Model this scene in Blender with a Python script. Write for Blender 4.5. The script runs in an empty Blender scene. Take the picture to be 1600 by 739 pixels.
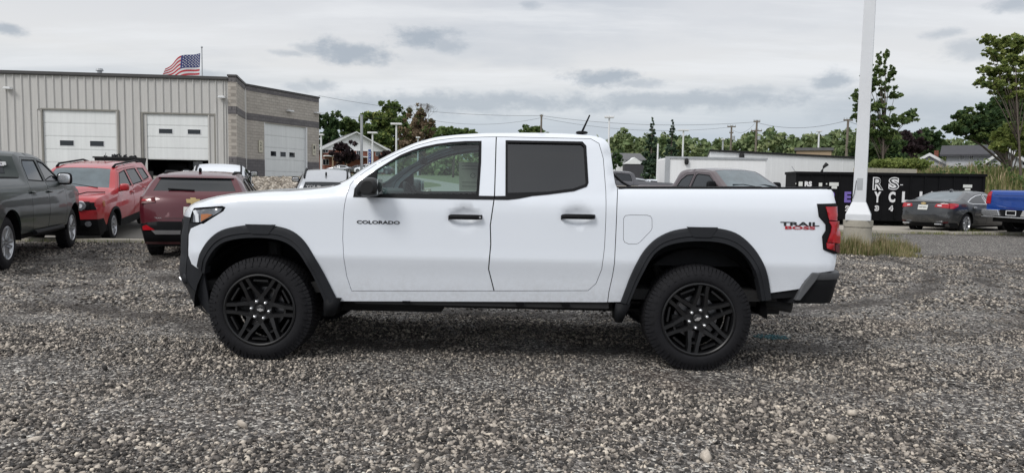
import bpy, bmesh, math, random
import numpy as np
from mathutils import Vector, Matrix
from mathutils.geometry import delaunay_2d_cdt
PI = math.pi
rad = math.radians
random.seed(7)
RNG = np.random.default_rng(11)
SC = bpy.context.scene
COL = SC.collection

# ------------------------------------------------------------------ camera
FOC, PITCH, ROLL, EYE = 1083.45, 0.07535, 0.01666, 1.392
_fw = Vector((0, math.cos(PITCH), -math.sin(PITCH)))
_u0 = Vector((0, math.sin(PITCH), math.cos(PITCH)))
_r0 = Vector((1, 0, 0))
_rt = _r0 * math.cos(ROLL) + _u0 * math.sin(ROLL)
_up = _u0 * math.cos(ROLL) - _r0 * math.sin(ROLL)
cam_d = bpy.data.cameras.new('camera')
cam = bpy.data.objects.new('camera', cam_d)
COL.objects.link(cam)
cam_d.sensor_fit = 'HORIZONTAL'
cam_d.sensor_width = 36.0
cam_d.lens = FOC / 1600 * 36.0
cam_d.clip_start = 0.05
cam_d.clip_end = 3000
M = Matrix((_rt, _up, -_fw)).transposed().to_4x4()
M.translation = Vector((0, 0, EYE))
cam.matrix_world = M
SC.camera = cam
SC.render.resolution_x, SC.render.resolution_y = 1024, 472

# ------------------------------------------------------------------ light, exposure
SC.view_settings.view_transform = 'Standard'
SC.view_settings.look = 'None'
SC.view_settings.gamma = 1
SC.view_settings.exposure = 0.32
SUN_EL, SUN_AZ = rad(44), rad(222)          # azimuth clockwise from +Y
sl = bpy.data.lights.new('sun', 'SUN')
sl.energy = 1.5
sl.angle = rad(20)
sl.color = (1.0, 0.97, 0.93)
sun = bpy.data.objects.new('sun', sl)
COL.objects.link(sun)
sd = Vector((math.sin(SUN_AZ) * math.cos(SUN_EL), math.cos(SUN_AZ) * math.cos(SUN_EL), math.sin(SUN_EL)))
sun.rotation_euler = (-sd).to_track_quat('-Z', 'Y').to_euler()
sun.location = sd * 60

def ray(u, v):
    return _fw + _rt * ((u - 800) / FOC) + _up * ((369.5 - v) / FOC)
def at(u, v, zc):                           # point seen at a pixel, zc metres in front of the lens
    return Vector((0, 0, EYE)) + ray(u, v) * zc

W = bpy.data.worlds.new('World')
SC.world = W
W.use_nodes = True
nt = W.node_tree
nt.nodes.clear()
class NT:
    def __init__(s, t): s.t = t
    def n(s, ty, **k):
        o = s.t.nodes.new(ty)
        for a, b in k.items(): setattr(o, a, b)
        return o
    def l(s, a, b): s.t.links.new(a, b)
    def val(s, x, sock):
        if isinstance(x, (int, float)): sock.default_value = x
        elif isinstance(x, (tuple, list)): sock.default_value = x
        else: s.l(x, sock)
    def math(s, op, a, b=0.0, c=None, clamp=False):
        o = s.n('ShaderNodeMath', operation=op, use_clamp=clamp)
        s.val(a, o.inputs[0]); s.val(b, o.inputs[1])
        if c is not None: s.val(c, o.inputs[2])
        return o.outputs[0]
    def vm(s, op, a, b=None, sc=None):
        o = s.n('ShaderNodeVectorMath', operation=op)
        s.val(a, o.inputs[0])
        if b is not None: s.val(b, o.inputs[1])
        if sc is not None: s.val(sc, o.inputs['Scale'])
        return o.outputs['Value'] if op in ('LENGTH', 'DOT_PRODUCT') else o.outputs[0]
    def noise(s, vec, scale, detail=4, rough=0.5, col=False):
        o = s.n('ShaderNodeTexNoise')
        if vec is not None: s.l(vec, o.inputs['Vector'])
        o.inputs['Scale'].default_value = scale
        o.inputs['Detail'].default_value = detail
        o.inputs['Roughness'].default_value = rough
        return o.outputs['Color'] if col else o.outputs['Fac']
    def ramp(s, fac, pts, interp='LINEAR'):
        o = s.n('ShaderNodeValToRGB')
        o.color_ramp.interpolation = interp
        e = o.color_ramp.elements
        while len(e) < len(pts): e.new(0.5)
        for q, (p, c) in zip(e, pts):
            q.position = p
            q.color = (c if isinstance(c, (tuple, list)) else (c, c, c)) + ((1,) if not isinstance(c, (tuple, list)) or len(c) == 3 else ())
        s.val(fac, o.inputs[0])
        return o.outputs[0]
    def mix(s, fac, a, b, mode='MIX'):
        o = s.n('ShaderNodeMix', data_type='RGBA', blend_type=mode)
        s.val(fac, o.inputs[0])
        s.val(a + (1,) if isinstance(a, tuple) and len(a) == 3 else a, o.inputs[6])
        s.val(b + (1,) if isinstance(b, tuple) and len(b) == 3 else b, o.inputs[7])
        return o.outputs[2]
    def sstep(s, x, lo, hi):
        o = s.n('ShaderNodeMapRange', interpolation_type='SMOOTHSTEP')
        s.val(x, o.inputs[0]); s.val(lo, o.inputs[1]); s.val(hi, o.inputs[2])
        return o.outputs[0]

w = NT(nt)
tc = w.n('ShaderNodeTexCoord').outputs['Generated']
sk = w.n('ShaderNodeTexSky', sky_type='NISHITA', sun_disc=False)
sk.sun_elevation = SUN_EL
sk.sun_rotation = SUN_AZ
sx = w.n('ShaderNodeSeparateXYZ'); w.l(tc, sx.inputs[0])
X, Y, Z = sx.outputs
zz = w.math('ADD', w.math('MAXIMUM', Z, 0.0), 0.11)
cx = w.n('ShaderNodeCombineXYZ')
w.l(w.math('DIVIDE', X, zz), cx.inputs[0]); w.l(w.math('DIVIDE', Y, zz), cx.inputs[1])
plane = cx.outputs[0]
# layered stratus: bright white veil, greyer streaks, bluish low band
veil = w.ramp(Z, [(0.0, (0.40, 0.455, 0.53)), (0.055, (0.42, 0.475, 0.55)), (0.10, (0.53, 0.565, 0.60)), (0.155, (0.67, 0.67, 0.67)), (0.22, (0.62, 0.63, 0.65)), (0.30, (0.59, 0.605, 0.635)), (0.6, (0.85, 0.865, 0.90)), (1.0, (1.0, 1.0, 1.0))])
veil = w.vm('SCALE', veil, sc=0.96)
st = w.noise(plane, 0.55, 6, 0.55)
stm = w.sstep(st, 0.42, 0.66)
veil = w.mix(w.math('MULTIPLY', stm, 0.62), veil, (0.42, 0.455, 0.505))
hi = w.noise(w.vm('MULTIPLY', plane, (0.45, 1.5, 1)), 1.1, 7, 0.62)
veil = w.mix(w.math('MULTIPLY', w.math('MULTIPLY', w.sstep(hi, 0.44, 0.66), w.sstep(Z, .05, .16)), 0.80), veil, (0.69, 0.70, 0.715))
# separate small cumulus scraps at their bearings
az = w.math('ARCTAN2', X, Y)
el = w.math('ARCSINE', Z)
ce = w.n('ShaderNodeCombineXYZ'); w.l(az, ce.inputs[0]); w.l(el, ce.inputs[1])
ae = ce.outputs[0]
dn = w.noise(w.vm('MULTIPLY', ae, (1, 1.7, 1)), 20, 8, 0.66, col=True)
dis = w.vm('SCALE', w.vm('SUBTRACT', dn, (0.5, 0.5, 0.5)), sc=2.6)
tot = None
CL = [(548, 82, 62, 19, 1.0), (500, 78, 45, 9, .7), (660, 62, 52, 18, 1.0), (700, 72, 30, 12, .7), (450, 84, 38, 6, .6), (940, 122, 62, 15, 1.0), (1000, 130, 40, 8, .7), (1298, 124, 28, 15, .9),
      (500, 134, 30, 9, .7), (470, 138, 24, 8, .6), (1515, 82, 44, 16, .6), (1580, 6, 30, 10, .8), (8, 46, 26, 9, .9), (1478, 52, 26, 8, .6), (830, 9, 22, 6, .6), (330, 116, 22, 8, .5),
      (720, 160, 230, 18, .75), (1050, 158, 240, 17, .8), (1180, 142, 60, 9, .5), (560, 160, 60, 16, .55), (1420, 170, 140, 22, .35)]
for (u, v, ru, rv, a) in CL:
    d = ray(u, v).normalized()
    c = (math.atan2(d.x, d.y), math.asin(d.z), 0)
    e = w.vm('MULTIPLY', w.vm('SUBTRACT', ae, c), (FOC / ru, FOC / rv, 0))
    e = w.vm('ADD', e, w.vm('MULTIPLY', dis, (1, 1, 0)))
    m = w.math('MULTIPLY', w.sstep(w.vm('LENGTH', e), 1.25, 0.30), a)
    tot = m if tot is None else w.math('MAXIMUM', tot, m)
veil = w.mix(w.math('MULTIPLY', tot, 0.90), veil, (0.325, 0.365, 0.415))
below = w.sstep(Z, -0.02, 0.0)
veil = w.mix(below, (0.20, 0.20, 0.20), veil)
veil10 = w.vm('SCALE', veil, sc=10.0)
fin = w.mix(0.93, sk.outputs[0], veil10)
bg = w.n('ShaderNodeBackground')
bg.inputs[1].default_value = 0.10
w.l(fin, bg.inputs[0])
wo = w.n('ShaderNodeOutputWorld')
w.l(bg.outputs[0], wo.inputs[0])

# ------------------------------------------------------------------ materials
MATS = {}
def newmat(name):
    m = bpy.data.materials.new(name)
    m.use_nodes = True
    t = NT(m.node_tree)
    b = m.node_tree.nodes['Principled BSDF']
    MATS[name] = m
    return m, t, b
def objco(t): return t.n('ShaderNodeTexCoord').outputs['Object']
def simple(name, col, rough=0.5, metal=0.0, coat=0.0, var=0.06, vs=8.0, bump=0.0, bs=60.0, spec=0.5):
    m, t, b = newmat(name)
    co = objco(t)
    n = t.noise(co, vs, 4, 0.6)
    lo = tuple(max(0, c * (1 - var * 2.2)) for c in col); hi_ = tuple(min(1, c * (1 + var * 2.2)) for c in col)
    t.l(t.mix(n, lo, hi_), b.inputs['Base Color'])
    b.inputs['Roughness'].default_value = rough
    b.inputs['Metallic'].default_value = metal
    b.inputs['Specular IOR Level'].default_value = spec
    b.inputs['Coat Weight'].default_value = coat
    b.inputs['Coat Roughness'].default_value = 0.04
    if bump:
        bn = t.n('ShaderNodeBump')
        bn.inputs['Strength'].default_value = bump
        bn.inputs['Distance'].default_value = 0.01
        t.l(t.noise(co, bs, 5, 0.6), bn.inputs['Height'])
        t.l(bn.outputs[0], b.inputs['Normal'])
    return m
def paint(name, col, metal=0.0, rough=0.35, coat=0.9, dirt=0.25, flake=0.0):
    """car paint: clear coat over base, road dust thrown up on the lowest panels"""
    m, t, b = newmat(name)
    co = objco(t)
    s = t.n('ShaderNodeSeparateXYZ'); t.l(co, s.inputs[0])
    n = t.noise(co, 5, 6, 0.65)
    low = t.math('MULTIPLY', t.sstep(t.math('ADD', s.outputs[2], t.math('MULTIPLY', n, 0.35)), 1.0, 0.55), dirt)
    d = t.math('MULTIPLY', low, t.sstep(t.noise(co, 30, 4, 0.7), 0.25, 0.7))
    t.l(t.mix(d, col, (0.28, 0.26, 0.23)), b.inputs['Base Color'])
    b.inputs['Metallic'].default_value = metal
    t.l(t.math('ADD', t.math('MULTIPLY', n, 0.05), rough), b.inputs['Roughness'])
    b.inputs['Coat Weight'].default_value = coat
    b.inputs['Coat Roughness'].default_value = 0.03
    bn = t.n('ShaderNodeBump'); bn.inputs['Strength'].default_value = 0.03; bn.inputs['Distance'].default_value = 0.004
    t.l(t.noise(co, 14, 2, 0.5), bn.inputs['Height'])
    t.l(bn.outputs[0], b.inputs['Coat Normal'])
    return m
def glass(name, tint, refl=1.0, f0=.065):
    m, t, b = newmat(name)
    m.node_tree.nodes.remove(b)
    tr = t.n('ShaderNodeBsdfTransparent'); tr.inputs[0].default_value = tint + (1,)
    gl = t.n('ShaderNodeBsdfGlossy'); gl.inputs['Roughness'].default_value = 0.02
    gl.inputs[0].default_value = (refl, refl, refl, 1)
    fr = t.n('ShaderNodeLayerWeight'); fr.inputs[0].default_value = 0.5
    fc = t.math('ADD', t.math('MULTIPLY', t.math('POWER', fr.outputs['Facing'], 5.0), .93), f0)
    mx = t.n('ShaderNodeMixShader')
    t.l(fc, mx.inputs[0]); t.l(tr.outputs[0], mx.inputs[1]); t.l(gl.outputs[0], mx.inputs[2])
    t.l(mx.outputs[0], t.n('ShaderNodeOutputMaterial').inputs[0]) if False else None
    out = [n for n in m.node_tree.nodes if n.type == 'OUTPUT_MATERIAL'][0]
    t.l(mx.outputs[0], out.inputs[0])
    return m

P_WHITE = paint('white_paint', (0.745, 0.785, 0.845), rough=0.28, coat=1.0, dirt=0.24)  # road dust, strengthened to stand in for gravel reflected low on the doors
P_RED = paint('bright_red_paint', (0.42, 0.022, 0.03), rough=0.35)
P_MAROON = paint('dark_red_paint', (0.085, 0.006, 0.014), metal=0.1, rough=0.32, coat=.7, dirt=.12)
P_GREEN = paint('dark_grey_green_paint', (0.012, 0.021, 0.019), metal=0.0, rough=0.34, coat=0.35, dirt=.04)
P_WINE = paint('dull_wine_paint', (0.085, 0.060, 0.065), metal=0.3, rough=0.4)
P_GREY = paint('dark_grey_paint', (0.017, 0.020, 0.024), metal=0.1, rough=0.32)
P_BLUE = paint('deep_blue_paint', (0.006, 0.060, 0.32), metal=0.3, rough=0.3)
P_SILVER = paint('silver_paint', (0.42, 0.44, 0.47), metal=0.6, rough=0.35)
P_CHAR = paint('charcoal_paint', (0.09, 0.09, 0.10), metal=0.4, rough=0.35)
BLACKP = simple('black_plastic', (0.009, 0.0095, 0.011), 0.6, var=0.1, bump=0.15, bs=300, spec=.15)
GREYP = simple('dark_grey_plastic', (0.020, 0.0215, 0.025), 0.6, var=0.1, bump=0.15, bs=300, spec=.2)
GLOSSB = simple('gloss_black', (0.006, 0.006, 0.007), 0.42, var=0.05, coat=0.0)
VOIDM = simple('shadow_black', (0.006, 0.006, 0.007), 0.9, spec=0.1)
UNDER = simple('underbody_black', (0.014, 0.014, 0.015), 0.8, bump=0.4, bs=12)
RUBBER = simple('tyre_rubber', (0.010, 0.010, 0.012), 0.75, var=0.15, vs=20, bump=0.25, bs=90, spec=.25)
CHROME = simple('chrome', (0.80, 0.81, 0.83), 0.18, metal=0.8, var=0.02)
ALLOY = simple('machined_alloy', (0.50, 0.51, 0.53), 0.28, metal=0.8, var=0.05)
STEEL = simple('brake_steel', (0.20, 0.20, 0.21), 0.35, metal=0.9)
DGLASS = simple('dark_glass', (0.014, 0.017, 0.020), 0.03, var=0.05, spec=0.7)
MGLASS = simple('mid_glass', (0.10, 0.13, 0.145), 0.04, var=0.3, vs=2.5, spec=0.8)
CLEARG = glass('clear_window_glass', (0.78, 0.93, 0.91))
PRIVG = glass('privacy_glass', (0.05, 0.053, 0.06), f0=.085)
RLENS = simple('red_lens', (0.42, 0.006, 0.014), 0.10, var=0.15, vs=20, coat=0.6)
DRLENS = simple('dark_red_lens', (0.10, 0.004, 0.007), 0.4, var=0.15, coat=0.0)
CLENS = simple('clear_lens', (0.17, 0.18, 0.20), 0.08, var=0.45, vs=18, coat=0.8)
OLENS = simple('amber_lens', (0.42, 0.15, 0.05), 0.12, coat=0.7, var=0.08)
WLENS = simple('white_lens', (0.75, 0.78, 0.82), 0.1, coat=0.7)
CLOTH = simple('dark_seat_cloth', (0.035, 0.037, 0.040), 0.9, var=0.15)
GREYC = simple('grey_headliner', (0.22, 0.22, 0.22), 0.95)
PAPER = simple('window_paper', (0.42, 0.40, 0.32), 0.8, var=0.08, vs=30)
TEXTB = simple('black_lettering', (0.012, 0.012, 0.014), 0.4)
TEXTR = simple('red_lettering', (0.40, 0.01, 0.02), 0.4)
TEXTW = simple('white_lettering', (0.75, 0.75, 0.76), 0.6)
TEXTP = simple('purple_lettering', (0.17, 0.12, 0.42), 0.6)
GOLD = simple('gold_emblem', (0.40, 0.30, 0.13), 0.6, metal=0.1)
PLATE = simple('plate_white', (0.66, 0.67, 0.64), 0.5)
WHITEM = simple('white_enamel', (0.74, 0.75, 0.76), 0.45, var=0.05, vs=1.5)
GALV = simple('galvanised_pole', (0.42, 0.44, 0.46), 0.5, metal=0.3, var=0.1, vs=3)
POLEW = simple('white_painted_pole', (0.66, 0.68, 0.71), 0.45, var=0.05, vs=2)
WOODP = simple('weathered_wood_pole', (0.17, 0.145, 0.12), 0.85, var=0.2, vs=3)
WIRE = simple('cable_black', (0.05, 0.05, 0.055), 0.7)
CONC = simple('weathered_concrete', (0.38, 0.355, 0.30), 0.9, var=0.16, vs=3, bump=0.5, bs=30)
CONCL = simple('light_concrete', (0.36, 0.33, 0.285), 0.9, var=0.12, vs=0.8, bump=0.3, bs=12)
BARK = simple('tree_bark', (0.11, 0.09, 0.075), 0.95, var=0.2, vs=6, bump=0.6, bs=30)
# ------------------------------------------------------------------ mesh helpers
def tag(o, label=None, cat=None, group=None, kind=None):
    if label: o['label'] = label
    if cat: o['category'] = cat
    if group: o['group'] = group
    if kind: o['kind'] = kind
    return o
def empty(name, loc=(0, 0, 0), rz=0.0, label=None, cat=None, group=None):
    o = bpy.data.objects.new(name, None)
    o.empty_display_size = 0.2
    COL.objects.link(o)
    o.location = loc
    o.rotation_euler = (0, 0, rz)
    return tag(o, label, cat, group)
def link(name, me, mat, parent=None, smooth=False, loc=None):
    if mat is not None and not len(me.materials):
        for m in (mat if isinstance(mat, (list, tuple)) else [mat]): me.materials.append(m)
    if smooth: me.polygons.foreach_set('use_smooth', [True] * len(me.polygons))
    o = bpy.data.objects.new(name, me)
    COL.objects.link(o)
    if parent is not None: o.parent = parent
    if loc is not None: o.location = loc
    return o
class MB:
    def __init__(s): s.v = []; s.f = []; s.mi = []; s.cur = 0
    def add(s, vs, fs):
        b = len(s.v)
        s.v += [tuple(p) for p in vs]
        for f in fs: s.f.append(tuple(i + b for i in f)); s.mi.append(s.cur)
    def box(s, x0, x1, y0, y1, z0, z1, mt=None):
        vs = [(x, y, z) for x in (x0, x1) for y in (y0, y1) for z in (z0, z1)]
        if mt is not None: vs = [tuple(mt @ Vector(p)) for p in vs]
        s.add(vs, [(0, 1, 3, 2), (4, 6, 7, 5), (0, 4, 5, 1), (2, 3, 7, 6), (0, 2, 6, 4), (1, 5, 7, 3)])
    def tube(s, pts, r, n=8, cap=True):
        pts = [Vector(p) for p in pts]
        rs = r if isinstance(r, (list, tuple)) else [r] * len(pts)
        rings = []
        for i, p in enumerate(pts):
            d = (pts[min(i + 1, len(pts) - 1)] - pts[max(i - 1, 0)]).normalized()
            a = Vector((0, 0, 1)) if abs(d.z) < 0.9 else Vector((1, 0, 0))
            e1 = d.cross(a).normalized(); e2 = d.cross(e1)
            rings.append([p + (e1 * math.cos(2 * PI * k / n) + e2 * math.sin(2 * PI * k / n)) * rs[i] for k in range(n)])
        vs = [q for rg in rings for q in rg]
        fs = [(i * n + k, i * n + (k + 1) % n, (i + 1) * n + (k + 1) % n, (i + 1) * n + k) for i in range(len(pts) - 1) for k in range(n)]
        if cap: fs += [tuple(range(n - 1, -1, -1)), tuple(range((len(pts) - 1) * n, len(pts) * n))]
        s.add(vs, fs)
    def lathe_y(s, prof, n=48, c=(0, 0, 0), close=False):      # prof: (y, r) about the y axis
        vs = []
        for (y, r) in prof:
            for k in range(n):
                a = 2 * PI * k / n
                vs.append((c[0] + r * math.cos(a), c[1] + y, c[2] + r * math.sin(a)))
        m = len(prof)
        fs = [(i * n + k, (i + 1) * n + k, (i + 1) * n + (k + 1) % n, i * n + (k + 1) % n) for i in range(m - 1) for k in range(n)]
        s.add(vs, fs)
    def prism(s, poly, y0, y1, mt=None):                       # polygon in x,z extruded along y
        n = len(poly)
        vs = [(p[0], y0, p[1]) for p in poly] + [(p[0], y1, p[1]) for p in poly]
        if mt is not None: vs = [tuple(mt @ Vector(p)) for p in vs]
        s.add(vs, [tuple(range(n)), tuple(range(2 * n - 1, n - 1, -1))] + [(k, k + n, (k + 1) % n + n, (k + 1) % n) for k in range(n)])
    def blob(s, c, r, e=0.6, nu=20, nv=12, mt=None):           # super-ellipsoid
        def sp(x, p): return math.copysign(abs(x) ** p, x)
        vs = []
        for j in range(nv + 1):
            ph = -PI / 2 + PI * j / nv
            for i in range(nu):
                th = 2 * PI * i / nu
                q = Vector((r[0] * sp(math.cos(ph), e) * sp(math.cos(th), e), r[1] * sp(math.cos(ph), e) * sp(math.sin(th), e), r[2] * sp(math.sin(ph), e)))
                if mt is not None: q = mt @ q
                vs.append(q + Vector(c))
        s.add(vs, [(j * nu + i, j * nu + (i + 1) % nu, (j + 1) * nu + (i + 1) % nu, (j + 1) * nu + i) for j in range(nv) for i in range(nu)])
    def build(s, name, mat, parent=None, smooth=False, loc=None, bevel=0.0, auto=False):
        me = bpy.data.meshes.new(name)
        me.from_pydata(s.v, [], s.f)
        mats = mat if isinstance(mat, (list, tuple)) else [mat]
        for m in mats: me.materials.append(m)
        if len(mats) > 1: me.polygons.foreach_set('material_index', s.mi)
        bm = bmesh.new(); bm.from_mesh(me)
        bmesh.ops.recalc_face_normals(bm, faces=bm.faces)
        if bevel > 0:
            bmesh.ops.bevel(bm, geom=[e for e in bm.edges if len(e.link_faces) == 2 and e.calc_face_angle(0) > 0.6], offset=bevel, segments=2, affect='EDGES', profile=0.6)
        if auto:
            for f in bm.faces: f.smooth = True
            for e in bm.edges:
                if len(e.link_faces) == 2 and e.calc_face_angle(0) > 0.6: e.smooth = False
        bm.to_mesh(me); bm.free()
        return link(name, me, None, parent, smooth, loc)
def mesh_np(name, V, F, mat, parent=None, smooth=False, attr=None):
    me = bpy.data.meshes.new(name)
    k = F.shape[1]
    me.vertices.add(len(V)); me.vertices.foreach_set('co', V.astype(np.float32).ravel())
    me.loops.add(F.size); me.loops.foreach_set('vertex_index', F.astype(np.int32).ravel())
    me.polygons.add(len(F)); me.polygons.foreach_set('loop_start', (np.arange(len(F)) * k).astype(np.int32))
    me.polygons.foreach_set('loop_total', np.full(len(F), k, dtype=np.int32))
    if attr is not None:
        a = me.attributes.new('tone', 'FLOAT', 'POINT')
        a.data.foreach_set('value', attr.astype(np.float32))
    me.update(calc_edges=True)
    me.validate()
    return link(name, me, mat, parent, smooth)
def copy_tree(o, parent=None):
    c = o.copy(); COL.objects.link(c); c.parent = parent
    for ch in o.children: copy_tree(ch, c)
    return c
def text_mesh(s, size=1.0, bold=0.0, extr=0.0):
    cu = bpy.data.curves.new('lettering', 'FONT')
    cu.body = s; cu.size = size; cu.offset = bold; cu.extrude = extr
    cu.align_x = 'CENTER'; cu.align_y = 'CENTER'; cu.resolution_u = 3
    o = bpy.data.objects.new('lettering', cu)
    COL.objects.link(o)
    dg = bpy.context.evaluated_depsgraph_get()
    me = bpy.data.meshes.new_from_object(o.evaluated_get(dg))
    bpy.data.objects.remove(o); bpy.data.curves.remove(cu)
    return me
def place_text(name, s, w_, h_, mat, parent, mapf, bold=0.0):
    """lettering fitted to a w_ by h_ box; mapf turns (a, b) into a point of the surface"""
    me = text_mesh(s, 1.0, bold)
    xs = [v.co.x for v in me.vertices]; ys = [v.co.y for v in me.vertices]
    if not xs: return None
    cxm, cym = (min(xs) + max(xs)) / 2, (min(ys) + max(ys)) / 2
    sx_, sy_ = w_ / (max(xs) - min(xs)), h_ / (max(ys) - min(ys))
    for v in me.vertices: v.co = Vector(mapf((v.co.x - cxm) * sx_, (v.co.y - cym) * sy_))
    me.materials.clear()
    return link(name, me, mat, parent)

# ------------------------------------------------------------------ polygon tools
def inpoly(P, poly):
    poly = np.asarray(poly, float); x, y = P[:, 0], P[:, 1]
    ins = np.zeros(len(P), bool); n = len(poly); j = n - 1
    for i in range(n):
        xi, yi = poly[i]; xj, yj = poly[j]
        if yi != yj:
            c = ((yi > y) != (yj > y)) & (x < (xj - xi) * (y - yi) / (yj - yi) + xi)
            ins ^= c
        j = i
    return ins
def resamp(poly, step, closed=True):
    out = []
    n = len(poly)
    for i in range(n if closed else n - 1):
        a, b = poly[i], poly[(i + 1) % n]
        L = math.hypot(b[0] - a[0], b[1] - a[1])
        k = max(1, int(math.ceil(L / step)))
        for q in range(k): out.append(tuple(a[c] + (b[c] - a[c]) * q / k for c in range(len(a))))
    if not closed: out.append(tuple(poly[-1]))
    return out
def smoothp(poly, it=2, closed=True):        # corner cutting
    for _ in range(it):
        o = []; n = len(poly)
        if not closed: o.append(poly[0])
        for i in range(n if closed else n - 1):
            a, b = poly[i], poly[(i + 1) % n]
            o.append(tuple(a[c] * .75 + b[c] * .25 for c in range(len(a)))); o.append(tuple(a[c] * .25 + b[c] * .75 for c in range(len(a))))
        if not closed: o.append(poly[-1])
        poly = o
    return poly
def area(poly): return sum(poly[i - 1][0] * poly[i][1] - poly[i][0] * poly[i - 1][1] for i in range(len(poly))) / 2
def inset(poly, d):
    if area(poly) < 0: poly = poly[::-1]
    n = len(poly); out = []
    for i in range(n):
        a, b, c = Vector(poly[i - 1]), Vector(poly[i]), Vector(poly[(i + 1) % n])
        e1 = (b - a); e2 = (c - b)
        if e1.length < 1e-6 or e2.length < 1e-6: continue
        n1 = Vector((-e1.y, e1.x)).normalized(); n2 = Vector((-e2.y, e2.x)).normalized()
        m = n1 + n2
        if m.length < 1e-3: out.append((b.x + n1.x * d, b.y + n1.y * d)); continue
        m.normalize(); q = d / max(0.45, m.dot(n1))
        out.append((b.x + m.x * q, b.y + m.y * q))
    return out
def dist_poly(P, poly):
    A = np.asarray(poly, float); B = np.roll(A, -1, 0); best = np.full(len(P), 1e9)
    for a, b in zip(A, B):
        d = b - a; L = d @ d
        t = np.clip(((P - a) @ d) / (L + 1e-12), 0, 1)
        best = np.minimum(best, np.hypot(*(P - a - t[:, None] * d).T))
    return best
def tri2d(polys, step, rows=(), extra=()):
    pts = []; edges = []
    for pl in polys:
        b = len(pts); n = len(pl)
        pts += [(float(p[0]), float(p[1])) for p in pl]
        edges += [(b + i, b + (i + 1) % n) for i in range(n)]
    A = np.array(pts)
    lo, hi_ = A.min(0), A.max(0)
    gx = np.arange(lo[0], hi_[0], step); gz = np.arange(lo[1] + step * .5, hi_[1], step)
    zs_ = [z for z in gz if all(abs(z - r) > step * .45 for r in rows)] + list(rows)
    G = np.array([(x + (step * .5 if k % 2 else 0), z) for k, z in enumerate(zs_) for x in gx])
    if len(extra): G = np.vstack([G, np.array(extra)]) if len(G) else np.array(extra)
    if len(G):
        keep = np.ones(len(G), bool)
        for pl in polys: keep &= dist_poly(G, pl) > step * .35
        keep &= inpoly(G, polys[0])
        G = G[keep]
        pts += [(float(a), float(b)) for a, b in G]
    r = delaunay_2d_cdt([Vector(p) for p in pts], edges, [], 0, 1e-6)
    V = np.array([(v.x, v.y) for v in r[0]]); T = np.array([f for f in r[2] if len(f) == 3])
    return V, T
def shell(name, V2, T, fmap, mat, parent, flange=0.02, fdir=None, mirror=False, smooth=True):
    """surface through the triangles T with fmap(x,z)->3d, edges turned inwards"""
    if len(T) == 0: return None
    used = np.unique(T); rm = -np.ones(len(V2), int); rm[used] = np.arange(len(used))
    T = rm[T]; V = [tuple(fmap(*V2[i])) for i in used]
    cnt = {}
    for t in T:
        for k in range(3):
            e = (t[k], t[(k + 1) % 3]); cnt[tuple(sorted(e))] = cnt.get(tuple(sorted(e)), 0) + (1 if True else 0)
    F = [tuple(int(q) for q in t) for t in T]
    if flange:
        bd = []
        for t in T:
            for k in range(3):
                e = (int(t[k]), int(t[(k + 1) % 3]))
                if cnt[tuple(sorted(e))] == 1: bd.append(e)
        m1 = {}; m2 = {}
        for e in bd:
            for i in e:
                if i not in m1:
                    m1[i] = len(V); V.append(V[i])
                    m2[i] = len(V); p = V[i]; V.append((p[0] + fdir[0] * flange, p[1] + fdir[1] * flange, p[2] + fdir[2] * flange))
        for a, b in bd: F.append((m1[b], m1[a], m2[a], m2[b]))
    if mirror:
        V = [(p[0], -p[1], p[2]) for p in V]; F = [f[::-1] for f in F]
    me = bpy.data.meshes.new(name); me.from_pydata(V, [], F)
    return link(name, me, mat, parent, smooth)

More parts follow.
